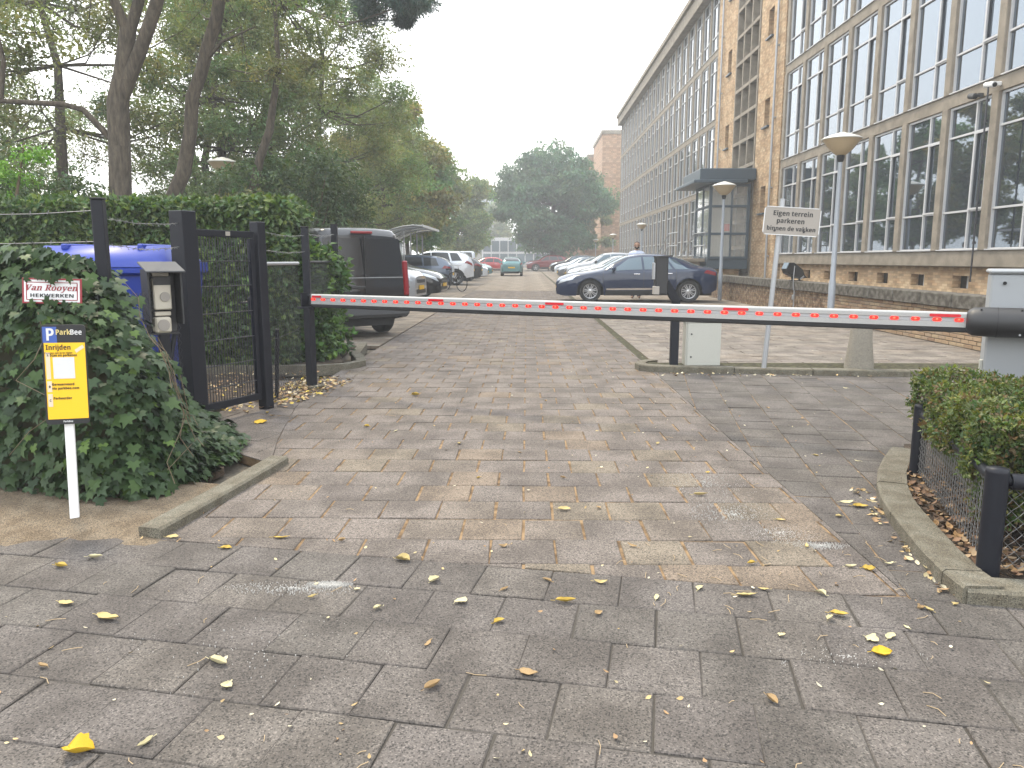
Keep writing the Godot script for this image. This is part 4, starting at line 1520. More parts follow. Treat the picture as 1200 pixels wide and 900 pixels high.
func barrier():
	var t := thing("boom_barrier", "parking barrier with long white boom of red lights lowered across the drive", "barrier", Vector3(3.03, 0, -5.33), 2.664)
	# local x runs along the boom to its free end, -z faces the street
	var cab := G.new()
	cab.box(Vector3(-0.42, 0.66, 0.33), Vector3(0.6, 1.2, 0.42), Basis(), 0.012)
	var cabinet := obj("cabinet", cab, M["cabinet_grey"], t)
	var lid := G.new()
	lid.box(Vector3(-0.42, 1.278, 0.33), Vector3(0.63, 0.032, 0.45), Basis(), 0.012)
	obj("lid", lid, M["cabinet_grey"], cabinet)
	var lock := G.new()
	lock.tube([Vector3(-0.2, 1.2, 0.119), Vector3(-0.2, 1.2, 0.108)], 0.012, 10)
	obj("lock", lock, M["rubber"], cabinet)
	for y in [0.62, 0.98]:
		var hg := G.new()
		hg.box(Vector3(-0.11, y, 0.17), Vector3(0.025, 0.09, 0.05), Basis(), 0.006)
		obj("hinge", hg, M["box_white"], cabinet)
	var hub := G.new()
	var hx := Basis(Vector3(0, -1, 0), Vector3(1, 0, 0), Vector3(0, 0, 1))
	hub.lathe([Vector2(0.0, 0.012), Vector2(0.062, 0.012), Vector2(0.08, 0.0), Vector2(0.096, -0.03), Vector2(0.1, -0.09), Vector2(0.1, -0.52), Vector2(0.12, -0.6), Vector2(0.13, -0.8), Vector2(0.0, -0.82)], Vector3(0, 0.94, 0), hx, 28)
	hub.box(Vector3(-0.45, 0.96, 0.09), Vector3(0.24, 0.17, 0.1), Basis(), 0.02)
	var hb := obj("boom_clamp", hub, M["black_plastic"], t)
	for p in [[-0.07, 0.085], [-0.3, 0.085], [-0.3, -0.075], [-0.5, -0.07]]:
		var s := G.new()
		var dz := -sqrt(maxf(0.0103 - p[1] * p[1], 0.0)) - 0.001
		s.tube([Vector3(p[0], 0.94 + p[1], dz + 0.006), Vector3(p[0], 0.94 + p[1], dz - 0.003)], 0.007, 8)
		obj("screw", s, M["galvanised"] if p[1] < 0 else M["rubber"], hb)
	var seam := G.new()
	seam.lathe([Vector2(0.1012, -0.165), Vector2(0.1012, -0.17)], Vector3(0, 0.94, 0), hx, 28)
	obj("seam", seam, M["rubber"], hb)
	var bas := Transform3D(Basis(Vector3(0, 0, -1), Vector3(0, 1, 0), Vector3(1, 0, 0)), Vector3(0.0, 0.9, 0))
	var L := 5.93
	var arm := G.new()
	arm.plate(P2([-0.035, 0, 0.035, 0, 0.035, 0.036, 0.027, 0.039, 0.027, 0.061, 0.035, 0.064, 0.035, 0.09, 0.03, 0.098, 0.02, 0.102, -0.02, 0.102, -0.03, 0.098, -0.035, 0.09]), bas, L)
	var boom := obj("boom", arm, M["arm_white"], t)
	var gr := G.new()
	gr.box(Vector3(L / 2, 0.9 + 0.05, -0.0285), Vector3(L - 0.02, 0.0205, 0.003))
	obj("light_groove", gr, M["arm_groove"], boom)
	var rb := G.new()
	rb.plate(P2([-0.03, -0.036, 0.03, -0.036, 0.034, -0.026, 0.034, -0.002, -0.034, -0.002, -0.034, -0.026]), bas, L)
	obj("rubber_edge", rb, M["rubber"], boom)
	var cap := G.new()
	cap.box(Vector3(L + 0.012, 0.948, 0), Vector3(0.024, 0.114, 0.076), Basis(), 0.006)
	obj("end_cap", cap, M["black_plastic"], boom)
	for s in [[5.79, 5.915], [4.275, 4.45], [3.03, 3.21], [1.465, 1.66], [0.045, 0.236]]:
		var w: float = s[1] - s[0]
		var g := G.new()
		g.plate(rounded(w, 0.021, 0.0095), Transform3D(Basis(Vector3(-1, 0, 0), Vector3(0, 1, 0), Vector3(0, 0, -1)), Vector3((s[0] + s[1]) / 2, 0.9785, -0.0348)), 0.003)
		obj("red_reflector", g, M["red_reflector"], boom)
	var lens := G.new()
	lens.plate(rounded(0.056, 0.025, 0.012), Transform3D(Basis(Vector3(-1, 0, 0), Vector3(0, 1, 0), Vector3(0, 0, -1)), Vector3(0, 0, 0)), 0.0045)
	var lm := lens.mesh()
	var bulb := G.new()
	bulb.lathe([Vector2(0.0, 0.009), Vector2(0.006, 0.0075), Vector2(0.009, 0.003), Vector2(0.009, 0.0)], Vector3.ZERO, Basis(Vector3(1, 0, 0), Vector3(0, 0, -1), Vector3(0, 1, 0)), 10)
	var bm := bulb.mesh()
	var x := 0.055
	while x < L:
		var o := obj("led_light", lm, M["led_lens"], boom)
		o.position = Vector3(x, 0.95, -0.0335)
		var b := obj("led_bulb", bm, M["led_glow"], boom)
		b.position = Vector3(x, 0.95, -0.038)
		x += 0.1328
	# post that carries the free end
	var p := thing("boom_rest_post", "black post with concrete foot holding up the barrier boom's free end", "post", Vector3(-2.29, 0, -8.06), 2.664)
	var pg := G.new()
	pg.box(Vector3(0, 0.43, 0), Vector3(0.085, 0.84, 0.085), Basis(), 0.006)
	obj("post", pg, M["black_paint"], p)
	var pu := G.new()
	pu.box(Vector3(0, 0.7, 0.0), Vector3(0.07, 0.3, 0.07), Basis(), 0.004)
	pu.box(Vector3(0.04, 0.858, 0.0), Vector3(0.16, 0.025, 0.1), Basis(), 0.004)
	pu.box(Vector3(0.04, 0.92, 0.048), Vector3(0.16, 0.12, 0.012))
	pu.box(Vector3(0.06, 0.94, 0), Vector3(0.02, 0.15, 0.09))
	obj("fork", pu, M["black_paint"], p)
	var pf := G.new()
	pf.box(Vector3(0.02, 0.012, 0), Vector3(0.2, 0.05, 0.2), Basis(), 0.01)
	obj("foot", pf, M["kerb"], p)

func wire(g: G, a: Vector3, b: Vector3, sag: float, barbs := true):
	var pts := []
	var n := 10
	for i in n + 1:
		var f := i / float(n)
		pts.append(a.lerp(b, f) + Vector3(0, -sag * 4 * f * (1 - f) + rng.randf_range(-0.006, 0.006), 0))
	g.tube(pts, 0.0028, 4, false)
	if barbs:
		var d := (b - a).normalized()
		var k := 0.05
		while k < a.distance_to(b):
			var f := k / a.distance_to(b)
			var c := a.lerp(b, f) + Vector3(0, -sag * 4 * f * (1 - f), 0)
			for s in 2:
				var e := rand_dir(rng)
				e = (e - d * e.dot(d)).normalized() * 0.016
				g.tube([c - e, c + e], 0.0018, 3, false)
			k += 0.11

func chain_mesh(a: Vector3, b: Vector3, y0: float, y1: float, pitch := 0.055) -> G:
	var g := G.new()
	var d := b - a
	var n := int(d.length() / (pitch * 0.5))
	var dir := d.normalized()
	var out := dir.cross(Vector3.UP) * 0.003
	for i in n:
		var pts := []
		var k := 0
		var y := y0
		while y <= y1:
			var off := pitch * 0.25 * (1 if (k + i) % 2 else -1)
			pts.append(a + dir * (i * pitch * 0.5 + pitch * 0.25 + off) + Vector3(0, y, 0) + out * (1 if k % 2 else -1))
			y += pitch * 0.5
			k += 1
		g.tube(pts, 0.0022, 3, false)
	return g

func fence_post(label: String, at: Vector3, h: float, w: float, turn: float, m: Material) -> Node3D:
	var t := thing("fence_post", label, "fence post", at, turn, "posts of the fence on the left")
	var g := G.new()
	g.box(Vector3(0, h / 2, 0), Vector3(w, h, w), Basis(), 0.006)
	obj("post", g, m, t)
	var c := G.new()
	c.box(Vector3(0, h + 0.006, 0), Vector3(w + 0.006, 0.014, w + 0.006), Basis(), 0.004)
	obj("cap", c, M["rubber"], t)
	return t

func gate_and_fence():
	var p1 := Vector3(-2.74, 0, -6.14)
	var p2 := Vector3(-2.40, 0, -6.93)
	var dir := (p2 - p1).normalized()
	var turn := atan2(-dir.z, dir.x)
	var t := thing("wire_gate", "black framed gate of upright wires standing between two square posts", "gate", p1, turn)
	var len := p1.distance_to(p2)
	for q in [[0.03, 1.74, 0.145], [len, 1.69, 0.1]]:
		var g := G.new()
		g.box(Vector3(q[0], q[1] / 2, 0), Vector3(q[2], q[1], q[2]), Basis(), 0.006)
		obj("gate_post", g, M["black_paint"], t)
	var x0 := 0.11
	var x1 := len - 0.075
	var y0 := 0.1
	var y1 := 1.6
	var fr := G.new()
	fr.box(Vector3((x0 + x1) / 2, y1 - 0.025, 0), Vector3(x1 - x0, 0.055, 0.04), Basis(), 0.003)
	fr.box(Vector3((x0 + x1) / 2, y0 + 0.03, 0), Vector3(x1 - x0, 0.06, 0.04), Basis(), 0.003)
	for x in [x0 + 0.02, x1 - 0.02]:
		fr.box(Vector3(x, (y0 + y1) / 2, 0), Vector3(0.045, y1 - y0 - 0.118, 0.039))
	var leaf := obj("gate_frame", fr, M["black_paint"], t)
	for f in [0.17, 0.31, 0.46, 0.61, 0.755, 0.88]:
		var g := G.new()
		var y := lerpf(y1, y0, f)
		for z in [0.007, -0.007]:
			g.tube([Vector3(x0 + 0.04, y, z), Vector3(x1 - 0.04, y, z)], 0.004, 6)
		obj("cross_wire", g, M["dark_wire"], leaf)
	var vb := G.new()
	vb.tube([Vector3(0, y0 + 0.05, 0), Vector3(0, y1 - 0.045, 0)], 0.0042, 5)
	var vm := vb.mesh()
	for k in 19:
		var o := obj("upright_wire", vm, M["dark_wire"], leaf)
		o.position.x = lerpf(x0 + 0.045, x1 - 0.045, (k + 0.5) / 19.0)
	var hn := G.new()
	hn.box(Vector3(x1 - 0.02, 0.95, -0.035), Vector3(0.035, 0.16, 0.03), Basis(), 0.006)
	hn.tube([Vector3(x1 - 0.02, 0.98, -0.04), Vector3(x1 - 0.02, 0.98, -0.08), Vector3(x1 - 0.11, 0.98, -0.085)], 0.009, 8)
	obj("handle", hn, M["dark_wire"], leaf)
	var tag_ := G.new()
	tag_.box(Vector3(lerpf(x0, x1, 0.55), y1 - 0.025, 0.0215), Vector3(0.05, 0.035, 0.003))
	obj("maker_plate", tag_, M["sign_back"], leaf)
	# mesh panel from the gate to the barrier's rest post
	var a := p2 + dir * 0.06
	var b := Vector3(-2.36, 0, -7.98)
	var pn := thing("mesh_panel", "low chain link panel with pale top rail between gate and boom post", "fence panel", Vector3.ZERO)
	var rl := G.new()
	rl.tube([a + Vector3(0, 1.32, 0), b + Vector3(0, 1.32, 0)], 0.017, 10)
	obj("top_rail", rl, M["galvanised"], pn)
	obj("wire_mesh", chain_mesh(a, b, 0.04, 1.31), M["dark_wire"], pn)
	var tw := G.new()
	wire(tw, a + Vector3(0, 0.62, 0), b + Vector3(0, 0.66, 0), 0.015, false)
	obj("tension_wire", tw, M["dark_wire"], pn)
	var st := G.new()
	st.tube([a.lerp(b, 0.45) + Vector3(-0.1, 0, 0), a.lerp(b, 0.33) + Vector3(-0.02, 0.7, 0)], 0.02, 8)
	obj("strut", st, M["black_paint"], pn)
	var pn2 := thing("mesh_panel", "black chain link in front of the blue bin, beside the ivy", "fence panel", Vector3.ZERO)
	obj("wire_mesh", chain_mesh(Vector3(-2.68, 0, -4.85), p1 + Vector3(0, 0, 0.1), 0.02, 1.15, 0.06), M["dark_wire"], pn2)
	var s2 := G.new()
	s2.tube([Vector3(-2.74, 0, -5.5), Vector3(-2.64, 0.9, -5.75)], 0.018, 8)
	obj("strut", s2, M["black_paint"], pn2)
	var q1 := Vector3(-2.62, 0, -4.76)
	var q3 := Vector3(-2.40, 0, -8.42)
	var q4 := Vector3(-2.61, 0, -10.56)
	fence_post("dark fence post rising out of the ivy in front of the blue bin", q1, 1.72, 0.07, 0.2, M["black_paint"])
	fence_post("black fence post just behind the boom's free end", q3, 1.7, 0.075, 0.1, M["black_paint"])
	fence_post("farthest black fence post, standing in the climber before the van", q4, 1.82, 0.085, 0.1, M["black_paint"])
	var far_panel := thing("mesh_panel", "upper chain link strip between the two fence posts before the van", "fence panel", Vector3.ZERO)
	obj("wire_mesh", chain_mesh(q3, q4, 0.9, 1.33, 0.07), M["dark_wire"], far_panel)
	var fr2 := G.new()
	fr2.tube([q3 + Vector3(0, 1.33, 0), q4 + Vector3(0, 1.33, 0)], 0.015, 8)
	obj("top_rail", fr2, M["black_paint"], far_panel)
	var runs := [[Vector3(-6.5, 1.64, -4.7), q1 + Vector3(0, 1.66, 0), "barbed wire strand left of the ivy's post, upper", 0.05], [Vector3(-6.5, 1.47, -4.7), q1 + Vector3(0, 1.47, 0), "barbed wire strand left of the ivy's post, lower", 0.03],
		[q1 + Vector3(0, 1.62, 0), p1 + Vector3(0, 1.64, 0), "upper barbed wire strand between the ivy's post and the gate", 0.025], [q1 + Vector3(0, 1.46, 0), p1 + Vector3(0, 1.46, 0), "lower barbed wire strand between the ivy's post and the gate", 0.03],
		[p2 + Vector3(0, 1.62, 0), q3 + Vector3(0, 1.62, 0), "upper barbed wire strand above the low mesh panel", 0.03], [p2 + Vector3(0, 1.46, 0), q3 + Vector3(0, 1.45, 0), "lower barbed wire strand above the low mesh panel", 0.03],
		[q3 + Vector3(0, 1.64, 0), q4 + Vector3(0, 1.7, 0), "barbed wire strand between the two posts in front of the van", 0.03]]
	for w in runs:
		var g := G.new()
		wire(g, w[0], w[1], w[3])
		tag(obj("barbed_wire", g, M["wire"]), w[2], "barbed wire", "barbed wire along the fence")
	# door phone
	var d := thing("door_phone", "black hooded door phone housing with cream unit on a post by the gate", "door phone", Vector3(-2.66, -0.03, -5.6), 0.72)
	var db := G.new()
	db.box(Vector3(0, 0.45, -0.05), Vector3(0.07, 0.9, 0.07), Basis(), 0.004)
	obj("post", db, M["black_paint"], d)
	var hs := G.new()
	hs.box(Vector3(0, 1.08, -0.08), Vector3(0.21, 0.48, 0.03), Basis(), 0.003)
	for s in [-1, 1]:
		hs.box(Vector3(s * 0.113, 1.12, -0.01), Vector3(0.012, 0.4, 0.17))
	hs.box(Vector3(0, 0.85, -0.045), Vector3(0.2, 0.012, 0.1))
	obj("housing", hs, M["black_plastic"], d)
	var hood := G.new()
	hood.box(Vector3(0, 1.335, 0.01), Vector3(0.27, 0.014, 0.23), Basis(Vector3.RIGHT, 0.3), 0.004)
	obj("hood", hood, M["grey_plastic"], d)
	var un := G.new()
	un.box(Vector3(0.0, 1.14, -0.035), Vector3(0.125, 0.23, 0.06), Basis(), 0.008)
	un.box(Vector3(0.0, 1.285, -0.045), Vector3(0.115, 0.035, 0.04), Basis(), 0.004)
	un.box(Vector3(0.0, 0.995, -0.045), Vector3(0.115, 0.03, 0.04), Basis(), 0.004)
	var unit := obj("speaking_unit", un, M["beige_plastic"], d)
	var scr := G.new()
	scr.box(Vector3(0.0, 1.235, -0.0045), Vector3(0.118, 0.06, 0.006))
	obj("dark_window", scr, M["black_plastic"], unit)
	var bt := G.new()
	bt.tube([Vector3(0.015, 1.12, -0.006), Vector3(0.015, 1.12, 0.004)], 0.035, 20)
	obj("button", bt, M["sign_back"], unit)
	var lk := G.new()
	lk.box(Vector3(-0.015, 0.915, -0.02), Vector3(0.115, 0.115, 0.09), Basis(), 0.012)
	var lock := obj("key_switch", lk, M["beige_plastic"], d)
	var dl := G.new()
	dl.tube([Vector3(-0.015, 0.915, 0.023), Vector3(-0.015, 0.915, 0.034)], 0.042, 20)
	obj("dial", dl, M["sign_back"], lock)
	# low fence round the hedge at the right
	var lf := thing("knee_rail", "black round tube knee rail with wire netting round the low hedge", "railing", Vector3.ZERO)
	var r1 := Vector3(2.42, 0, -4.66)
	var r2 := Vector3(1.96, 0, -3.13)
	for q in [[r1, 0.47, 0.042], [r2, 0.49, 0.045]]:
		var g := G.new()
		g.tube([q[0], q[0] + Vector3(0, q[1], 0)], q[2], 16)
		g.lathe([Vector2(q[2], 0), Vector2(q[2] * 0.95, 0.014), Vector2(0, 0.018)], q[0] + Vector3(0, q[1], 0), Basis(), 16)
		obj("rail_post", g, M["black_paint"], lf)
	var rg := G.new()
	rg.tube([r2 + Vector3(0, 0.45, 0), r1 + Vector3(0, 0.43, 0)], 0.022, 12)
	obj("rail", rg, M["black_paint"], lf)
	var rg2 := G.new()
	rg2.tube([r2 + Vector3(0, 0.45, 0), r2 + Vector3(2.2, 0.45, 0.4)], 0.022, 12)
	rg2.tube([r2 + Vector3(0.05, 0.45, 0.01), r2 + Vector3(0.11, 0.45, 0.022)], 0.034, 12)
	obj("rail", rg2, M["black_paint"], lf)
	obj("netting", chain_mesh(r2 + Vector3(0.02, 0, -0.05), r1, 0.07, 0.43, 0.05), M["wire"], lf)
	obj("netting", chain_mesh(r2 + Vector3(0.02, 0, 0.0), r2 + Vector3(2.1, 0, 0.38), 0.07, 0.43, 0.05), M["wire"], lf)
	# wheeled bins behind the ivy
	bin_("blue four wheeled rubbish container behind the ivy, nearest the gate", Vector3(-3.42, 0, -6.5), M["blue_plastic"], 1.47)
	bin_("grey lidded rubbish container left of the blue one", Vector3(-4.65, 0, -6.5), M["grey_plastic"], 1.41)

func bin_(label: String, at: Vector3, m: Material, h: float):
	var t := thing("rubbish_container", label, "rubbish container", at, 0.06, "rubbish containers behind the ivy")
	var g := G.new()
	var w := 1.04
	var d := 0.86
	var yb := 0.2
	var yt := h - 0.2
	var q := []
	for y in [yb, yt]:
		var k := 0.86 if y == yb else 1.0
		q.append([Vector3(-w / 2 * k, y, d / 2 * k), Vector3(w / 2 * k, y, d / 2 * k), Vector3(w / 2 * k, y, -d / 2 * k), Vector3(-w / 2 * k, y, -d / 2 * k)])
	g.group(-1)
	for i in 4:
		var j := (i + 1) % 4
		g.quad(q[0][i], q[0][j], q[1][j], q[1][i])
	g.quad(q[0][3], q[0][2], q[0][1], q[0][0])
	for x in [-0.4, 0.0, 0.4]:
		g.box(Vector3(x, (yb + yt) / 2, d / 2 * 0.95), Vector3(0.06, yt - yb - 0.1, 0.05), Basis(Vector3.RIGHT, 0.06), 0.008)
	g.box(Vector3(0, yt, 0), Vector3(w + 0.08, 0.06, d + 0.08), Basis(), 0.015)
	obj("body", g, m, t)
	var l := G.new()
	l.group(0)
	var prof := [[-0.47, 0.03], [-0.45, 0.1], [-0.25, 0.2], [0.1, 0.2], [0.38, 0.13], [0.47, 0.03]]
	for i in prof.size() - 1:
		for s in [[-1.0, -0.88], [-0.88, 0.88], [0.88, 1.0]]:
			var ya: float = yt + prof[i][1] * 1.0
			var yc: float = yt + prof[i + 1][1] * 1.0
			var e0 := 0.35 if absf(s[0]) == 1.0 else 1.0
			var e1 := 0.35 if absf(s[1]) == 1.0 else 1.0
			l.quad(Vector3(s[0] * w * 0.53, yt + (ya - yt) * e0, -prof[i][0]), Vector3(s[1] * w * 0.53, yt + (ya - yt) * e1, -prof[i][0]), Vector3(s[1] * w * 0.53, yt + (yc - yt) * e1, -prof[i + 1][0]), Vector3(s[0] * w * 0.53, yt + (yc - yt) * e0, -prof[i + 1][0]))
	for x in [-0.3, 0.3]:
		l.box(Vector3(x, yt + 0.19, 0.02), Vector3(0.05, 0.05, 0.6), Basis(), 0.01)
	for s in [-1, 1]:
		l.box(Vector3(s * w * 0.53, yt + 0.03, 0), Vector3(0.02, 0.07, 0.9))
	obj("lid", l, m, t)
	for x in [-0.48, 0.48]:
		for z in [-0.3, 0.3]:
			var wg := G.new()
			wg.lathe([Vector2(0.03, -0.025), Vector2(0.095, -0.025), Vector2(0.1, 0.0), Vector2(0.095, 0.025), Vector2(0.03, 0.025)], Vector3(x, 0.1, z), Basis(Vector3(0, 1, 0), Vector3(1, 0, 0), Vector3(0, 0, -1)), 14)
			wg.box(Vector3(x, 0.17, z), Vector3(0.07, 0.1, 0.05))
			obj("wheel", wg, M["rubber"], t)

# ------------------------------------------------------------------ signs, lamps, boxes
func lamp_post(label: String, at: Vector3, h: float):
	var t := thing("lamp_post", label, "lamp post", at, 0.0, "lamp posts with mushroom heads")
	var g := G.new()
	g.tube([Vector3.ZERO, Vector3(0, 0.9, 0), Vector3(0, 0.95, 0), Vector3(0, h - 0.52, 0)], [0.07, 0.07, 0.055, 0.042], 14)
	obj("pole", g, M["pole_grey"], t)
	var n := G.new()
	n.lathe([Vector2(0.0, 0.06), Vector2(0.06, 0.06), Vector2(0.075, 0.0), Vector2(0.055, -0.08), Vector2(0.045, -0.1)], Vector3(0, h - 0.48, 0), Basis(), 14)
	obj("neck", n, M["rubber"], t)
	var s := G.new()
	s.lathe([Vector2(0.37, 0.0), Vector2(0.35, -0.03), Vector2(0.22, -0.2), Vector2(0.12, -0.29), Vector2(0.07, -0.31)], Vector3(0, h - 0.135, 0), Basis(), 24)
	obj("lamp_shade", s, M["lamp_shade"], t)
	var c := G.new()
	c.lathe([Vector2(0.0, 0.135), Vector2(0.05, 0.13), Vector2(0.07, 0.12), Vector2(0.2, 0.085), Vector2(0.34, 0.035), Vector2(0.385, 0.005), Vector2(0.385, -0.012), Vector2(0.36, -0.012)], Vector3(0, h - 0.135, 0), Basis(), 24)
	obj("lamp_cap", c, M["lamp_cap"], t)

func street_things():
	lamp_post("nearest tall lamp post, in front of the low brick wall and white window frames", Vector3(6.27, 0, -16.0), 3.86)
	lamp_post("lamp post in front of the glass entrance porch", Vector3(6.52, 0, -26.2), 3.9)
	lamp_post("lamp post rising behind the man's head", Vector3(8.05, 0, -55), 3.9)
	lamp_post("taller looking of the two small distant lamp posts, beside the long building's far end", Vector3(8.6, 0, -78), 3.9)
	lamp_post("most distant lamp post, in front of the trees at the drive's end", Vector3(8.65, 0, -98), 3.9)
	lamp_post("lamp head showing among the trees above the hedge on the left", Vector3(-7.95, 0, -20.6), 4.0)
	# yellow parking sign
	var t := thing("parking_sign", "yellow and black parking sign on a leaning white post before the ivy", "sign", Vector3(-2.35, 0, -3.79), 0.42)
	t.rotation.z = -0.03
	var pg := G.new()
	pg.box(Vector3(0.0, 0.4, -0.02), Vector3(0.052, 0.85, 0.03), Basis(), 0.004)
	obj("post", pg, M["white_paint"], t)
	var W := 0.232
	t.scale.x = 0.84
	var Hh := 0.505
	var cy := 0.785
	var F := Transform3D(Basis(), Vector3(0, cy, 0))
	var pl := G.new()
	pl.plate(rounded(W, Hh, 0.018), Transform3D(Basis(), Vector3(0, cy, -0.004)), 0.014)
	var panel := obj("panel", pl, M["print_black"], t)
	var sq := func(m: String, x0: float, x1: float, y0: float, y1: float, z: float, called: String):
		var g := G.new()
		g.box(Vector3((x0 + x1) / 2, cy + (y0 + y1) / 2, 0.01 + z), Vector3(x1 - x0, y1 - y0, 0.0016))
		obj(called, g, M[m], panel)
	sq.call("print_yellow", -0.104, 0.11, -0.225, 0.163, 0.0008, "yellow_field")
	sq.call("print_blue", -0.108, -0.035, 0.163, 0.243, 0.0009, "blue_field")
	sq.call("print_pale", -0.098, -0.076, -0.02, 0.115, 0.0024, "pale_strip")
	sq.call("print_pale", -0.098, -0.074, -0.085, -0.03, 0.0024, "pale_strip")
	sq.call("print_pale", -0.098, -0.074, -0.16, -0.095, 0.0024, "pale_strip")
	sq.call("print_white", -0.062, 0.05, -0.018, 0.09, 0.0024, "white_square")
	var slash := G.new()
	slash.box(Vector3(0.08, cy + 0.132, 0.0125), Vector3(0.05, 0.017, 0.0016), Basis(Vector3(0, 0, 1), 0.55))
	obj("pale_flash", slash, M["print_pale"], panel)
	var at := func(x: float, y: float, z := 0.0126) -> Transform3D: return Transform3D(Basis(), Vector3(x, cy + y, z))
	lettering("P", 0.085, M["print_white"], panel, at.call(-0.071, 0.204), true, "letter_p")
	lettering("Park", 0.036, M["print_cream"], panel, at.call(-0.002, 0.216))
	lettering("Bee", 0.036, M["print_white"], panel, at.call(0.066, 0.216))
	lettering("Inrijden", 0.034, M["print_black"], panel, at.call(-0.03, 0.14))
	lettering("Openen om in te rijden", 0.014, M["print_black"], panel, at.call(-0.03, 0.112), false)
	lettering("Scan en parkeren", 0.017, M["print_black"], panel, at.call(-0.005, 0.1))
	lettering("Gereserveerd", 0.018, M["print_black"], panel, at.call(-0.015, -0.047))
	lettering("via parkbee.com", 0.018, M["print_black"], panel, at.call(-0.003, -0.067))
	lettering("Parkeerder", 0.018, M["print_black"], panel, at.call(-0.022, -0.118))
	lettering("A", 0.014, M["print_black"], panel, at.call(-0.087, 0.1, 0.0137))
	lettering("B", 0.016, M["print_black"], panel, at.call(-0.086, -0.058, 0.0137))
	lettering("C", 0.016, M["print_black"], panel, at.call(-0.086, -0.128, 0.0137))
	lettering("ParkBee", 0.013, M["print_white"], panel, at.call(0.0, -0.238))
	# fence maker's sign in the ivy
	var v := thing("fence_maker_sign", "small red and white Van Rooyen Hekwerken sign half hidden in ivy", "sign", Vector3(-2.73, 1.18, -4.40), 0.2)
	v.scale.y = 0.88
	v.rotation.z = -0.03
	v.rotation.x = -0.12
	var vg := G.new()
	vg.box(Vector3.ZERO, Vector3(0.315, 0.165, 0.006), Basis(), 0.001)
	var vp := obj("panel", vg, M["print_red"], v)
	var vw := G.new()
	vw.box(Vector3(0, 0, 0.0035), Vector3(0.293, 0.143, 0.002))
	obj("white_field", vw, M["print_white"], vp)
	for y in [0.055, -0.058]:
		var vl := G.new()
		vl.box(Vector3(0, y, 0.005), Vector3(0.27, 0.005, 0.0014))
		obj("red_line", vl, M["print_red"], vp)
	for x in [-0.134, 0.134]:
		var vl := G.new()
		vl.box(Vector3(x, -0.0015, 0.005), Vector3(0.005, 0.107, 0.0014))
		obj("red_line", vl, M["print_red"], vp)
	var sh := Basis(Vector3(1, 0, 0), Vector3(0.28, 1, 0), Vector3(0, 0, 1))
	lettering("Van Rooyen", 0.052, M["print_red"], vp, Transform3D(sh, Vector3(0, 0.02, 0.006)), true, "lettering", 0.002, true, 0.9)
	lettering("HEKWERKEN", 0.032, M["print_black"], vp, Transform3D(Basis(), Vector3(0, -0.03, 0.006)), true, "lettering", 0.002, false, 1.22)
	# notice about parking
	var s := thing("parking_notice", "grey notice reading Eigen terrein parkeren binnen de vakken on leaning pole", "sign", Vector3(2.86, 0.06, -9.22))
	s.rotation.z = -0.058
	var sg := G.new()
	sg.tube([Vector3(0, 0, 0), Vector3(0, 2.0, 0)], 0.03, 14)
	obj("pole", sg, M["galvanised"], s)
	var sp := G.new()
	sp.plate(rounded(0.65, 0.32, 0.03), Transform3D(Basis(), Vector3(0.12, 1.745, 0.034)), 0.012)
	var spn := obj("panel", sp, M["sign_back"], s)
	var rim := G.new()
	for e in [[0.12, 1.903, 0.6, 0.008], [0.12, 1.587, 0.6, 0.008]]:
		rim.box(Vector3(e[0], e[1], 0.044), Vector3(e[2], e[3], 0.012))
	for x in [-0.203, 0.443]:
		rim.box(Vector3(x, 1.745, 0.044), Vector3(0.008, 0.27, 0.012))
	obj("rim", rim, M["print_white"], spn)
	lettering("Eigen terrein", 0.076, M["print_black"], spn, Transform3D(Basis(), Vector3(0.125, 1.832, 0.0475)), true, "lettering", 0.003, false, 0.98)
	lettering("parkeren", 0.076, M["print_black"], spn, Transform3D(Basis(), Vector3(0.105, 1.748, 0.0475)), true, "lettering", 0.003, false, 0.98)
	lettering("binnen de vakken", 0.068, M["print_black"], spn, Transform3D(Basis(), Vector3(0.12, 1.66, 0.0475)), true, "lettering", 0.003, false, 0.98)
	for x in [-0.07, 0.27]:
		var b := G.new()
		b.tube([Vector3(x, 1.632, 0.044), Vector3(x, 1.632, 0.054)], 0.013, 8)
		obj("bolt", b, M["black_plastic"], spn)
	var br := G.new()
	for y in [1.66, 1.84]:
		br.box(Vector3(0.03, y, 0.02), Vector3(0.3, 0.03, 0.03))
	obj("bracket", br, M["galvanised"], s)
	# card reader
	var c := thing("card_reader", "black angled post carrying a card reader beside the white meter box", "card reader", Vector3(1.82, 0.06, -9.45))
	var cg := G.new()
	cg.box(Vector3(0, 0.4, 0), Vector3(0.1, 0.8, 0.08), Basis(), 0.006)
	cg.box(Vector3(-0.06, 0.9, 0), Vector3(0.1, 0.3, 0.08), Basis(Vector3(0, 0, 1), 0.55), 0.006)
	obj("post", cg, M["black_paint"], c)
	var ch := G.new()
	ch.box(Vector3(-0.19, 1.11, 0), Vector3(0.15, 0.46, 0.16), Basis(), 0.012)
	ch.box(Vector3(-0.17, 1.335, 0), Vector3(0.2, 0.02, 0.19), Basis(Vector3(0, 0, 1), 0.06))
	obj("reader_head", ch, M["black_plastic"], c)
	var cr := G.new()
	cr.box(Vector3(-0.277, 1.16, 0.0), Vector3(0.024, 0.2, 0.11), Basis(), 0.004)
	obj("reader", cr, M["galvanised"], c)
	var ck := G.new()
	ck.box(Vector3(-0.25, 0.93, 0.03), Vector3(0.07, 0.1, 0.11), Basis(), 0.006)
	obj("key_box", ck, M["sign_back"], c)
	# meter box
	var m := thing("meter_box", "off white metal meter box with two locks standing on the island", "meter box", Vector3(2.16, 0.06, -9.5), 0.0)
	var mg := G.new()
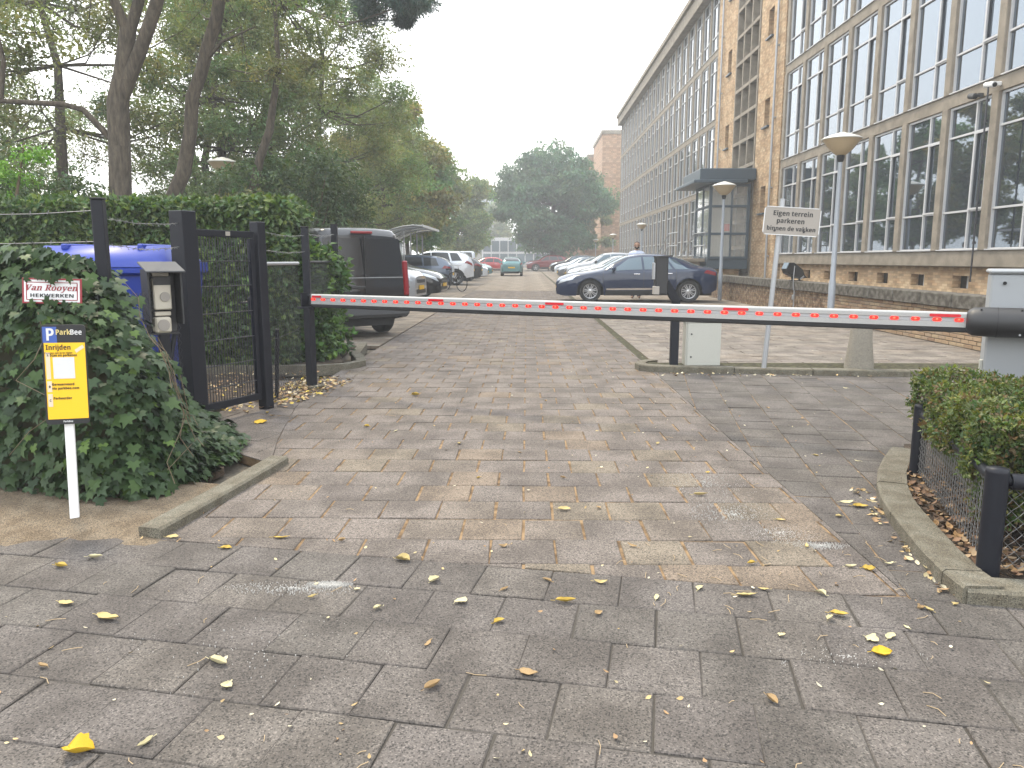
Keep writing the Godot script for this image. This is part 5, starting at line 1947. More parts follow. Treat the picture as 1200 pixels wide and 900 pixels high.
	mg.box(Vector3(0, 0.275, 0), Vector3(0.42, 0.53, 0.2), Basis(), 0.006)
	obj("body", mg, M["box_white"], m)
	var md := G.new()
	md.box(Vector3(0.012, 0.275, 0.108), Vector3(0.405, 0.52, 0.018), Basis(), 0.004)
	var dr := obj("door", md, M["box_white"], m)
	for y in [0.12, 0.4]:
		var lk := G.new()
		lk.tube([Vector3(-0.145, y, 0.115), Vector3(-0.145, y, 0.121)], 0.011, 10)
		obj("lock", lk, M["dark_wire"], dr)
	var mt := G.new()
	mt.box(Vector3(0, 0.548, 0.006), Vector3(0.44, 0.016, 0.235), Basis(), 0.004)
	obj("top", mt, M["box_white"], m)
	# stone bollard
	var bg := G.new()
	bg.lathe([Vector2(0.17, 0.0), Vector2(0.168, 0.05), Vector2(0.13, 0.35), Vector2(0.118, 0.6), Vector2(0.1, 0.66), Vector2(0.06, 0.7), Vector2(0.0, 0.71)], Vector3.ZERO, Basis(), 22)
	var bo := obj("bollard", bg, M["aggregate"])
	bo.position = Vector3(4.02, 0.05, -9.28)
	tag(bo, "stout tapered bollard of exposed aggregate concrete on the island's edge", "bollard")
	# floodlight on the wall
	var fl := thing("floodlight", "black floodlight tilted on a bracket on the low wall's coping", "floodlight", Vector3(6.86, 0.82, -20.0), 0.25)
	var fb := Basis(Vector3(0, 0, 1), -0.45)
	var fg := G.new()
	fg.plate(P2([-0.3, -0.08, -0.2, -0.16, 0.16, -0.13, 0.33, -0.02, 0.24, 0.0, 0.12, 0.1, -0.2, 0.15, -0.3, 0.1]), Transform3D(fb, Vector3(0.0, 0.24, -0.13)), 0.26)
	obj("housing", fg, M["black_plastic"], fl)
	var fgl := G.new()
	fgl.box(fb * Vector3(-0.308, 0.01, 0) + Vector3(0, 0.24, 0), Vector3(0.012, 0.17, 0.22), fb)
	obj("glass", fgl, M["car_glass_light"], fl)
	var fbr := G.new()
	for x in [-0.06, 0.14]:
		fbr.box(Vector3(x, 0.05, 0), Vector3(0.025, 0.13, 0.05), Basis(Vector3(0, 0, 1), 0.25))
	fbr.box(Vector3(0.04, 0.006, 0), Vector3(0.34, 0.012, 0.1))
	obj("bracket", fbr, M["black_paint"], fl)
	var ff := G.new()
	ff.box(fb * Vector3(0.19, -0.085, 0.133) + Vector3(0, 0.24, 0), Vector3(0.04, 0.13, 0.008), fb * Basis(Vector3(0, 0, 1), -0.5))
	obj("hinge_plate", ff, M["galvanised"], fl)
	var cb := G.new()
	cb.tube([Vector3(6.74, 0.05, -19.6), Vector3(6.74, 0.6, -19.6)], 0.016, 6)
	cb.tube([Vector3(6.72, 0.6, -19.6), Vector3(6.70, 0.86, -19.6), Vector3(6.72, 1.2, -19.6)], 0.012, 6)
	cb.box(Vector3(6.72, 0.42, -19.6), Vector3(0.05, 0.12, 0.07), Basis(), 0.008)
	tag(obj("cable_pipe", cb, M["galvanised"]), "thin grey cable pipe rising up the low wall beside the floodlight", "pipe")
	shelter()

func shelter():
	var t := thing("bicycle_shelter", "curved roof bicycle shelter of clear sheet behind the black car", "shelter", Vector3.ZERO)
	var prof := []
	for i in 9:
		var f := i / 8.0
		prof.append(Vector2(-7.9 + 3.45 * f, 1.5 + 1.35 * sin(f * PI * 0.56)))
	for seg in 3:
		var z0 := -33.6 - seg * 2.0
		var g := G.new()
		g.group(0)
		for i in 8:
			var a: Vector2 = prof[i]
			var b: Vector2 = prof[i + 1]
			g.quad(Vector3(a.x, a.y, z0), Vector3(b.x, b.y, z0), Vector3(b.x, b.y, z0 - 1.96), Vector3(a.x, a.y, z0 - 1.96))
			g.quad(Vector3(a.x, a.y - 0.02, z0), Vector3(a.x, a.y - 0.02, z0 - 1.96), Vector3(b.x, b.y - 0.02, z0 - 1.96), Vector3(b.x, b.y - 0.02, z0))
		obj("roof_sheet", g, M["poly_sheet"], t)
	for k in 4:
		var z := -33.58 - k * 2.0
		var pts := []
		for p in prof:
			pts.append(Vector3(p.x, p.y - 0.05, z))
		var fr := G.new()
		fr.tube(pts, 0.035, 6)
		obj("hoop", fr, M["galvanised"], t)
		for x in [-7.85, -5.3]:
			var fp := G.new()
			fp.tube([Vector3(x, 0, z), Vector3(x, 2.55 if x > -6 else 1.5, z)], 0.035, 6)
			obj("post", fp, M["galvanised"], t)
	var fa := G.new()
	fa.box(Vector3(-4.47, 2.79, -36.6), Vector3(0.06, 0.1, 6.1))
	obj("roof_edge", fa, M["white_paint"], t)
	for x in [[-7.8, -6.6], [-6.55, -5.35]]:
		var g := G.new()
		g.box(Vector3((x[0] + x[1]) / 2, 1.1, -33.57), Vector3(x[1] - x[0], 1.9, 0.02))
		obj("end_pane", g, M["poly_sheet"], t)

# ------------------------------------------------------------------ vehicles
func pch(a: Array, x: float) -> float:
	# smooth curve through points [x, y] without overshoot
	var n := a.size()
	if x <= a[0][0]:
		return a[0][1]
	if x >= a[n - 1][0]:
		return a[n - 1][1]
	var i := 0
	while a[i + 1][0] < x:
		i += 1
	var d: float = (a[i + 1][1] - a[i][1]) / (a[i + 1][0] - a[i][0])
	var m0 := d
	var m1 := d
	if i > 0:
		var e: float = (a[i][1] - a[i - 1][1]) / (a[i][0] - a[i - 1][0])
		m0 = 0.0 if e * d <= 0 else 2.0 * e * d / (e + d)
	if i < n - 2:
		var e: float = (a[i + 2][1] - a[i + 1][1]) / (a[i + 2][0] - a[i + 1][0])
		m1 = 0.0 if e * d <= 0 else 2.0 * e * d / (e + d)
	var h: float = a[i + 1][0] - a[i][0]
	var t: float = (x - a[i][0]) / h
	var t2 := t * t
	var t3 := t2 * t
	return (2 * t3 - 3 * t2 + 1) * a[i][1] + (t3 - 2 * t2 + t) * h * m0 + (-2 * t3 + 3 * t2) * a[i + 1][1] + (t3 - t2) * h * m1

func car_ring(c: Dictionary, x: float) -> PackedVector2Array:
	var hw := pch(c.plan, x)
	var yt := pch(c.top, x)
	var yb := minf(pch(c.belt, x), yt - 0.02)
	var rw := minf(pch(c.roofw, x), hw * 0.94)
	var ys := pch(c.sill, x)
	for w in c.wheels:
		var dx: float = absf(x - w)
		if dx < c.arch:
			ys = maxf(ys, c.R + sqrt(c.arch * c.arch - dx * dx) - 0.02)
	var ymid := maxf(lerpf(pch(c.sill, x), yb, 0.5), ys + 0.03)
	var ysh := maxf(yb - 0.07, ymid + 0.01)
	var drop := minf(0.07, (yt - yb) * 0.45)
	var low := 0.955 if ys < 0.4 else 1.005
	var p := PackedVector2Array()
	p.append(Vector2(hw * low, ys))
	p.append(Vector2(hw * 1.005, ymid))
	p.append(Vector2(hw * 0.99, ysh))
	p.append(Vector2(hw * 0.95, yb))
	p.append(Vector2(lerpf(hw * 0.95, rw, 0.46) + 0.012, lerpf(yb, yt - drop, 0.52)))
	p.append(Vector2(rw, yt - drop))
	p.append(Vector2(rw * 0.7, yt - drop * 0.22))
	p.append(Vector2(0, yt))
	return p

func car_point(c: Dictionary, ring: PackedVector2Array, x: float, t: float, side: float) -> Vector3:
	t = clampf(t, 0.0, 6.9999)
	var i := int(t)
	var p0: Vector2 = ring[maxi(i - 1, 0)]
	var p3: Vector2 = ring[i + 2] if i + 2 < 8 else Vector2(-ring[6].x, ring[6].y)
	var q := ring[i].cubic_interpolate(ring[i + 1], p0, p3, t - i)
	if i == 0:
		q = ring[0].lerp(ring[1], t)
	var xx := x
	if c.lean > 0.0 and x > c.L - 0.7:
		xx -= c.lean * maxf(0.0, q.y - 0.85) * (x - c.L + 0.7) / 0.7
	return Vector3(xx - c.L * 0.5, q.y, q.x * side)

func car_body(c: Dictionary) -> ArrayMesh:
	var g := G.new()
	g.group(0)
	var xs := []
	var n: int = c.res
	for i in n + 1:
		xs.append(c.L * i / n)
	for w in c.wheels:
		for k in [-1.0, 1.0]:
			xs.append(w + k * c.arch * 0.999)
			xs.append(w + k * c.arch * 0.93)
			xs.append(w + k * c.arch * 0.8)
	xs.sort()
	var nt := 24
	var rings := []
	for x in xs:
		var r := car_ring(c, x)
		var row := []
		for j in nt + 1:
			row.append(car_point(c, r, x, 7.0 * j / nt, 1.0))
		rings.append(row)
	var mir := Vector3(1, 1, -1)
	for i in rings.size() - 1:
		for j in nt:
			var a: Vector3 = rings[i][j]
			var b: Vector3 = rings[i + 1][j]
			var d: Vector3 = rings[i + 1][j + 1]
			var e: Vector3 = rings[i][j + 1]
			g.quad(a, b, d, e)
			g.quad(a * mir, e * mir, d * mir, b * mir)
	for i in rings.size() - 1:
		# flange turned in at the lower edge and round the wheel openings
		g.group(-1)
		var a: Vector3 = rings[i][0]
		var b: Vector3 = rings[i + 1][0]
		var u := Vector3(0, 0.0, -0.09)
		g.quad(a, a + u, b + u, b)
		g.quad(a * mir, b * mir, (b + u) * mir, (a + u) * mir)
	for e in [0, rings.size() - 1]:
		g.group(1)
		for j in nt:
			var a: Vector3 = rings[e][j]
			var b: Vector3 = rings[e][j + 1]
			if e == 0:
				g.quad(a * mir, a, b, b * mir)
			else:
				g.quad(a, a * mir, b * mir, b)
	return g.mesh()

func car_patch(c: Dictionary, g: G, xa: float, xb: float, xc: float, xd: float, t0: float, t1: float, off: float, both := true, nx := 8, nt := 5):
	# surface piece: x from xa..xb along its lower edge (t0), xc..xd along its upper edge (t1)
	for side in ([1.0, -1.0] if both else [1.0]):
		var rows := []
		for j in nt + 1:
			var v := j / float(nt)
			var row := []
			for i in nx + 1:
				var x := lerpf(lerpf(xa, xc, v), lerpf(xb, xd, v), i / float(nx))
				var t := lerpf(t0, t1, v)
				var r := car_ring(c, x)
				var r2 := car_ring(c, x + 0.02)
				var p := car_point(c, r, x, t, side)
				var px := car_point(c, r2, x + 0.02, t, side)
				var pt := car_point(c, r, x, t + 0.05 if t < 6.9 else t - 0.05, side)
				if t >= 6.9:
					pt = p + (p - pt)
				var nn: Vector3 = (px - p).cross(pt - p).normalized() * side
				row.append(p + nn * off)
			rows.append(row)
		g.group(0)
		for j in nt:
			for i in nx:
				if side > 0:
					g.quad(rows[j][i], rows[j][i + 1], rows[j + 1][i + 1], rows[j + 1][i])
				else:
					g.quad(rows[j][i], rows[j + 1][i], rows[j + 1][i + 1], rows[j][i + 1])

func wheel_meshes(R: float, style: int) -> Array:
	var key := "wheel%f_%d" % [R, style]
	if cache.has(key):
		return cache[key]
	var up := Basis(Vector3(1, 0, 0), Vector3(0, 0, 1), Vector3(0, -1, 0))
	var ty := G.new()
	var rr := R * 0.66
	ty.lathe([Vector2(rr, -0.09), Vector2(R * 0.93, -0.1), Vector2(R, -0.07), Vector2(R, 0.07), Vector2(R * 0.93, 0.1), Vector2(rr, 0.09), Vector2(rr * 0.97, 0.06)], Vector3.ZERO, up, 28)
	var rim := G.new()
	rim.lathe([Vector2(rr, 0.085), Vector2(rr * 0.93, 0.08), Vector2(rr * 0.9, 0.03)], Vector3.ZERO, up, 28)
	rim.lathe([Vector2(0.0, 0.07), Vector2(0.05, 0.072), Vector2(0.065, 0.06), Vector2(0.07, 0.03)], Vector3.ZERO, up, 14)
	var n := 7 if style == 0 else 5
	for k in n:
		var a := TAU * k / n + 0.3
		var b := Basis(Vector3(0, 0, 1), a)
		for s in ([-0.09, 0.09] if style == 0 else [0.0]):
			rim.box(b * Vector3(rr * 0.52, s * rr * 1.0, 0.055), Vector3(rr * 0.86, rr * (0.1 if style == 0 else 0.24), 0.03), b * Basis(Vector3(0, 0, 1), s * 1.3), 0.006)
	var disc := G.new()
	disc.lathe([Vector2(0.0, 0.01), Vector2(rr * 0.92, 0.01)], Vector3.ZERO, up, 20)
	cache[key] = [ty.mesh(), rim.mesh(), disc.mesh()]
	return cache[key]

func car_spec(kind: String) -> Dictionary:
	match kind:
		"saloon":
			return {"L": 4.78, "lean": 0.0, "res": 80, "R": 0.335, "arch": 0.40, "wheels": [1.02, 3.93], "track": 0.79,
				"top": [[0, 0.66], [0.1, 0.75], [0.5, 0.87], [1.0, 0.95], [1.35, 1.02], [1.75, 1.23], [2.15, 1.39], [2.65, 1.45], [3.2, 1.43], [3.75, 1.29], [4.2, 1.11], [4.45, 1.06], [4.66, 1.04], [4.78, 0.94]],
				"belt": [[0, 0.58], [0.3, 0.68], [0.9, 0.82], [1.5, 0.90], [3.5, 0.95], [4.3, 0.96], [4.78, 0.86]],
				"plan": [[0, 0.6], [0.1, 0.74], [0.4, 0.87], [1.1, 0.925], [3.7, 0.93], [4.4, 0.88], [4.68, 0.8], [4.78, 0.7]],
				"roofw": [[0, 0.5], [0.6, 0.72], [1.3, 0.74], [2.1, 0.58], [3.1, 0.57], [3.9, 0.6], [4.4, 0.7], [4.78, 0.62]],
				"sill": [[0, 0.24], [0.3, 0.19], [1.0, 0.2], [3.8, 0.22], [4.5, 0.27], [4.78, 0.38]],
				"glass": [[1.52, 2.56, 2.16, 2.52], [2.62, 3.45, 2.58, 3.2], [3.52, 3.95, 3.28, 3.55]], "screen": [1.42, 2.12], "back": [3.42, 4.18], "seams": [1.4, 2.6, 3.55]}
		"hatch":
			return {"L": 4.2, "lean": 0.12, "res": 48, "R": 0.32, "arch": 0.39, "wheels": [0.86, 3.42], "track": 0.76,
				"top": [[0, 0.68], [0.1, 0.78], [0.5, 0.93], [0.95, 1.02], [1.15, 1.07], [1.6, 1.3], [1.95, 1.43], [2.5, 1.48], [3.4, 1.42], [3.9, 1.27], [4.1, 1.12], [4.2, 0.98]],
				"belt": [[0, 0.6], [0.4, 0.78], [1.2, 0.93], [3.2, 1.0], [3.9, 1.02], [4.2, 0.9]],
				"plan": [[0, 0.58], [0.1, 0.72], [0.4, 0.84], [1.0, 0.89], [3.3, 0.89], [3.9, 0.83], [4.12, 0.74], [4.2, 0.66]],
				"roofw": [[0, 0.5], [0.6, 0.7], [1.15, 0.7], [1.9, 0.58], [3.4, 0.57], [4.2, 0.6]],
				"sill": [[0, 0.24], [0.3, 0.19], [3.4, 0.21], [4.2, 0.36]],
				"glass": [[1.32, 2.26, 1.93, 2.22], [2.32, 3.12, 2.28, 3.0], [3.2, 3.6, 3.08, 3.4]], "screen": [1.2, 1.9], "back": [3.5, 4.05], "seams": [1.2, 2.3, 3.2]}
		"suv":
			return {"L": 4.45, "lean": 0.12, "res": 48, "R": 0.37, "arch": 0.45, "wheels": [0.92, 3.58], "track": 0.78,
				"top": [[0, 0.86], [0.1, 0.97], [0.5, 1.08], [1.05, 1.16], [1.25, 1.21], [1.7, 1.47], [2.05, 1.62], [2.6, 1.68], [3.6, 1.64], [4.1, 1.52], [4.32, 1.35], [4.45, 1.05]],
				"belt": [[0, 0.76], [0.4, 0.93], [1.2, 1.06], [3.4, 1.12], [4.1, 1.14], [4.45, 0.98]],
				"plan": [[0, 0.64], [0.1, 0.78], [0.4, 0.88], [1.0, 0.92], [3.5, 0.92], [4.2, 0.86], [4.38, 0.78], [4.45, 0.7]],
				"roofw": [[0, 0.55], [0.6, 0.74], [1.25, 0.74], [2.0, 0.62], [3.6, 0.6], [4.45, 0.62]],
				"sill": [[0, 0.34], [0.3, 0.28], [3.6, 0.29], [4.45, 0.42]],
				"glass": [[1.42, 2.4, 2.03, 2.36], [2.46, 3.32, 2.42, 3.2], [3.4, 3.9, 3.28, 3.65]], "screen": [1.3, 2.0], "back": [3.75, 4.3], "seams": [1.3, 2.43, 3.4]}
		"wagon":
			return {"L": 4.7, "lean": 0.14, "res": 48, "R": 0.33, "arch": 0.40, "wheels": [0.95, 3.75], "track": 0.77,
				"top": [[0, 0.68], [0.1, 0.78], [0.5, 0.9], [1.1, 0.99], [1.35, 1.05], [1.8, 1.27], [2.2, 1.43], [2.7, 1.49], [3.8, 1.45], [4.35, 1.34], [4.58, 1.18], [4.7, 1.0]],
				"belt": [[0, 0.6], [0.4, 0.75], [1.3, 0.91], [3.6, 0.97], [4.4, 0.98], [4.7, 0.9]],
				"plan": [[0, 0.6], [0.1, 0.75], [0.4, 0.86], [1.1, 0.91], [3.7, 0.91], [4.4, 0.85], [4.62, 0.77], [4.7, 0.7]],
				"roofw": [[0, 0.5], [0.6, 0.72], [1.3, 0.72], [2.1, 0.58], [3.8, 0.56], [4.7, 0.6]],
				"sill": [[0, 0.24], [0.3, 0.19], [3.7, 0.21], [4.7, 0.36]],
				"glass": [[1.5, 2.55, 2.2, 2.5], [2.61, 3.45, 2.56, 3.38], [3.52, 4.15, 3.46, 4.0]], "screen": [1.4, 2.15], "back": [4.05, 4.55], "seams": [1.4, 2.58, 3.5]}
	return {"L": 4.4, "lean": 0.10, "res": 64, "R": 0.32, "arch": 0.39, "wheels": [0.85, 3.55], "track": 0.78,
		"top": [[0, 0.82], [0.1, 0.96], [0.6, 1.08], [1.0, 1.15], [1.2, 1.22], [1.7, 1.58], [2.1, 1.79], [2.6, 1.86], [3.9, 1.87], [4.25, 1.84], [4.36, 1.79], [4.4, 1.72]],
		"belt": [[0, 0.72], [0.4, 0.92], [1.2, 1.06], [4.0, 1.12], [4.4, 1.1]],
		"plan": [[0, 0.62], [0.1, 0.76], [0.4, 0.87], [1.0, 0.91], [4.15, 0.91], [4.34, 0.885], [4.4, 0.83]],
		"roofw": [[0, 0.5], [0.6, 0.74], [1.2, 0.76], [2.1, 0.70], [4.2, 0.70], [4.4, 0.66]],
		"sill": [[0, 0.26], [0.3, 0.2], [3.6, 0.24], [4.3, 0.33], [4.4, 0.4]],
		"glass": [[1.4, 2.3, 2.06, 2.26], [2.4, 3.3, 2.36, 3.28], [3.4, 4.15, 3.36, 4.1]], "screen": [1.28, 2.05], "back": [], "seams": [1.25, 2.34, 3.34]}

func make_car(called: String, kind: String, paint: String, label: String, group: String, at: Vector3, turn: float, scale := 1.0, glass := "car_glass", wheel_style := 1, category := "car") -> Node3D:
	var c := car_spec(kind)
	var t := thing(called, label, category, at, turn, group)
	t.scale = Vector3.ONE * scale
	if not cache.has(kind):
		var d := {}
		d.body = car_body(c)
		d.glass = []
		for w in c.glass:
			var g := G.new()
			car_patch(c, g, w[0], w[1], w[2], w[3], 3.22, 4.78, 0.006)
			d.glass.append(g.mesh())
		var ws := G.new()
		car_patch(c, ws, c.screen[0], c.screen[1], c.screen[0] - 0.03, c.screen[1] + 0.03, 5.08, 7.0, 0.006, true, 8, 6)
		d.screen = ws.mesh()
		if c.back.size():
			var bw := G.new()
			car_patch(c, bw, c.back[0], c.back[1], c.back[0] - 0.02, c.back[1] + 0.02, 5.15, 7.0, 0.006, true, 8, 6)
			d.back = bw.mesh()
		var trim := G.new()
		for s in c.seams:
			car_patch(c, trim, s - 0.005, s + 0.005, s - 0.005, s + 0.005, 0.7, 3.1, 0.003, true, 1, 12)
		car_patch(c, trim, c.wheels[0] + c.arch + 0.05, c.wheels[1] - c.arch - 0.05, c.wheels[0] + c.arch + 0.05, c.wheels[1] - c.arch - 0.05, 0.02, 0.4, 0.008, true, 12, 2)
		d.trim = trim.mesh()
		var ch := G.new()
		car_patch(c, ch, c.wheels[0] + c.arch + 0.08, c.wheels[1] - c.arch - 0.08, c.wheels[0] + c.arch + 0.08, c.wheels[1] - c.arch - 0.08, 0.46, 0.62, 0.012, true, 12, 1)
		d.chrome = ch.mesh()
		var hl := G.new()
		car_patch(c, hl, 0.05, 0.5, 0.14, 0.62, 2.1, 3.5, 0.008)
		d.head = hl.mesh()
		var tl := G.new()
		if kind == "van":
			car_patch(c, tl, 4.22, 4.38, 4.22, 4.38, 1.3, 3.6, 0.008)
		else:
			car_patch(c, tl, c.L - 0.42, c.L - 0.05, c.L - 0.32, c.L - 0.06, 1.9, 3.3, 0.008)
		d.tail = tl.mesh()
		var un := G.new()
		un.box(Vector3(0, 0.40, 0), Vector3(c.L - 0.25, 0.4, 1.16))
		for w in c.wheels:
			un.box(Vector3(w - c.L / 2, 0.62, 0), Vector3(0.95, 0.34, 1.5))
		d.under = un.mesh()
		var mi := G.new()
		var mx: float = c.screen[0] + 0.28
		var mr := car_ring(c, mx)
		for s in [-1.0, 1.0]:
			mi.box(Vector3(mx - c.L / 2, mr[3].y + 0.09, s * (mr[2].x + 0.1)), Vector3(0.13, 0.13, 0.2), Basis(Vector3.UP, s * 0.2), 0.045)
			mi.box(Vector3(mx - c.L / 2 + 0.0, mr[3].y + 0.02, s * (mr[3].x + 0.02)), Vector3(0.06, 0.04, 0.14))
		d.mirror = mi.mesh()
		var ha := G.new()
		for x in [c.seams[1] - 0.2, c.seams[2] - 0.2]:
			var hr := car_ring(c, x)
			for s in [-1.0, 1.0]:
				ha.box(Vector3(x - c.L / 2, hr[2].y - 0.02, s * (hr[2].x + 0.012)), Vector3(0.19, 0.03, 0.03), Basis(), 0.01)
		d.handle = ha.mesh()
		var fg := G.new()
		fg.box(Vector3(-c.L / 2 - 0.004, pch(c.top, 0) - 0.13, 0), Vector3(0.03, 0.1, 0.8), Basis(), 0.01)
		fg.box(Vector3(-c.L / 2 + 0.0, pch(c.sill, 0) + 0.12, 0), Vector3(0.03, 0.12, 1.0), Basis(), 0.01)
		d.grille = fg.mesh()
		var pf := G.new()
		pf.box(Vector3(-c.L / 2 - 0.022, pch(c.sill, 0) + 0.22, 0), Vector3(0.012, 0.11, 0.52))
		pf.box(Vector3(c.L / 2 + 0.012, (0.62 if kind == "van" else pch(c.sill, c.L) + 0.3), -0.3 if kind == "van" else 0.0), Vector3(0.012, 0.11, 0.52))
		d.plate = pf.mesh()
		cache[kind] = d
	var d: Dictionary = cache[kind]
	obj("body", d.body, M["paint_" + paint], t)
	obj("underbody", d.under, M["rubber"], t)
	for m in d.glass:
		obj("side_window", m, M[glass], t)
	obj("windscreen", d.screen, M[glass], t)
	if d.has("back"):
		obj("rear_window", d.back, M[glass], t)
	obj("door_seams", d.trim, M["rubber"], t)
	if kind == "saloon":
		obj("chrome_strip", d.chrome, M["chrome"], t)
	obj("headlight", d.head, M["headlamp"], t)
	obj("tail_light", d.tail, M["tail_red"], t)
	obj("wing_mirror", d.mirror, M["paint_" + paint] if kind != "suv" else M["black_plastic"], t)
	obj("door_handle", d.handle, M["paint_" + paint] if kind != "saloon" else M["chrome"], t)
	obj("grille", d.grille, M["black_plastic"], t)
	obj("number_plate", d.plate, M["plate_yellow"], t)
	var wm := wheel_meshes(c.R, wheel_style)
	for x in c.wheels:
		for s in [-1.0, 1.0]:
			var w := obj("wheel", wm[0], M["rubber"], t)
			w.position = Vector3(x - c.L / 2, c.R, s * c.track)
			if s < 0:
				w.rotation.y = PI
			obj("rim", wm[1], M["rim_silver"], w)
			obj("brake_disc", wm[2], M["dark_wire"], w)
	return t

func vehicles():
	make_car("parked_car", "saloon", "navy", "navy blue saloon parked crosswise on the right before the low wall", "", Vector3(3.56, 0, -25.7), -0.06, 1.07, "car_glass_light", 0)
	# van: rear faces the street and the right
	var v := make_car("parked_van", "van", "dark_grey", "black panel van with its rear doors toward the barrier, behind the fence", "", Vector3(-4.25, 0, -15.0), -0.86, 1.03, "van_glass", 1, "van")
	var X := 2.2
	var sl := func(y: float) -> float: return X - 0.10 * maxf(0.0, y - 0.85)
	for s in [-1.0, 1.0]:
		var g := G.new()
		g.plate(rounded(0.70, 0.62, 0.05), Transform3D(Basis(Vector3(0, 0, -1), Vector3(-0.0995, 0.995, 0), Vector3(0.995, 0.0995, 0)), Vector3(sl.call(1.36) + 0.001, 1.36, s * 0.365)), 0.008)
		obj("rear_window", g, M["van_glass"], v)
	var sg := G.new()
	sg.box(Vector3(X - 0.018, 1.05, 0), Vector3(0.05, 1.3, 0.012))
	sg.box(Vector3(X + 0.002, 0.99, 0), Vector3(0.012, 0.01, 1.5))
	obj("door_gap", sg, M["rubber"], v)
	var cl := G.new()
	cl.box(Vector3(X + 0.004, 1.018, 0), Vector3(0.012, 0.012, 1.44))
	obj("bright_strip", cl, M["galvanised"], v)
	var bp := G.new()
	bp.box(Vector3(X + 0.0, 0.46, 0), Vector3(0.16, 0.22, 1.66), Basis(), 0.05)
	obj("bumper", bp, M["grey_plastic"], v)
	var hd := G.new()
	hd.box(Vector3(X + 0.012, 0.86, 0.14), Vector3(0.02, 0.05, 0.26), Basis(), 0.01)
	obj("door_handle", hd, M["black_plastic"], v)
	var bl := G.new()
	bl.box(Vector3(X - 0.09, 1.765, 0), Vector3(0.03, 0.04, 0.4), Basis(), 0.008)
	obj("brake_light", bl, M["tail_red"], v)
	for s in [-1.0, 1.0]:
		var tg := G.new()
		tg.box(Vector3(X - 0.02, 1.0, s * 0.79), Vector3(0.07, 0.6, 0.1), Basis(Vector3(0, 0, 1), 0.08), 0.02)
		obj("tail_light", tg, M["tail_red"], v)
	# left row, noses or tails toward the drive
	var g1 := "cars parked nose in along the left of the drive"
	make_car("parked_car", "suv", "silver", "silver sport utility car with its nose out right beside the black van", g1, Vector3(-5.3, 0, -22.0), PI - 0.1, 1.05)
	make_car("parked_car", "hatch", "black", "black hatchback with nose out between the silver car and the bicycle", g1, Vector3(-5.15, 0, -27.3), PI - 0.08, 1.08)
	make_car("parked_car", "wagon", "blue_grey", "blue grey estate car with tail out behind the bicycle", g1, Vector3(-5.9, 0, -36.0), 0.02, 1.06)
	make_car("parked_car", "suv", "white", "white sport utility car with tail out right of the bicycle", g1, Vector3(-5.3, 0, -42.0), 0.05, 1.1)
	make_car("parked_car", "hatch", "dark_grey", "dark hatchback just beyond the white sport utility car", g1, Vector3(-5.1, 0, -50), 0.0, 1.06)
	make_car("parked_car", "hatch", "white", "small white car in the left row, before the teal one", g1, Vector3(-5.0, 0, -56.5), PI, 1.05)
	make_car("parked_car", "hatch", "teal", "pale teal car at the far end of the left row", g1, Vector3(-5.0, 0, -63), PI, 1.05)
	make_car("parked_van", "van", "white", "white high roofed van far back under the left trees", "", Vector3(-7.4, 0, -74), 0.1, 1.15, "car_glass", 1, "van")
	make_car("parked_car", "saloon", "red", "bright red car parked across the far end of the drive", "", Vector3(-3.2, 0, -80), PI + 0.05, 1.1)
	make_car("parked_car", "hatch", "teal", "teal car seen end on in the middle of the drive", "", Vector3(-1.25, 0, -66), -PI / 2, 1.06)
	make_car("parked_car", "suv", "dark_red", "dark red car at the far end right of the teal car", "", Vector3(2.4, 0, -92), 0.1, 1.1)
	# right row
	var g2 := "cars parked along the right of the drive behind the navy saloon"
	var rr := [["hatch", "grey", -37.5, "grey hatchback nearest behind the navy saloon's bonnet"], ["wagon", "silver", -41.3, "silver estate second behind the navy saloon"], ["suv", "silver", -45.5, "high silver car with sloping windscreen in the right row"], ["hatch", "dark_grey", -50, "dark grey car midway along the right row"], ["wagon", "grey", -55, "mid grey car beyond the dark one in the right row"], ["hatch", "blue_grey", -61, "blue grey car toward the far end of the right row"], ["hatch", "white", -68, "white car toward the far end of the right row"], ["suv", "black", -75, "black car, farthest but one of the right row"], ["hatch", "silver", -83, "silver car at the very end of the right row"]]
	for a in rr:
		make_car("parked_car", a[0], a[1], a[3], g2, Vector3(4.65, 0, a[2]), rng.randf_range(-0.05, 0.05), 1.05, "car_glass_light")
	bicycle()

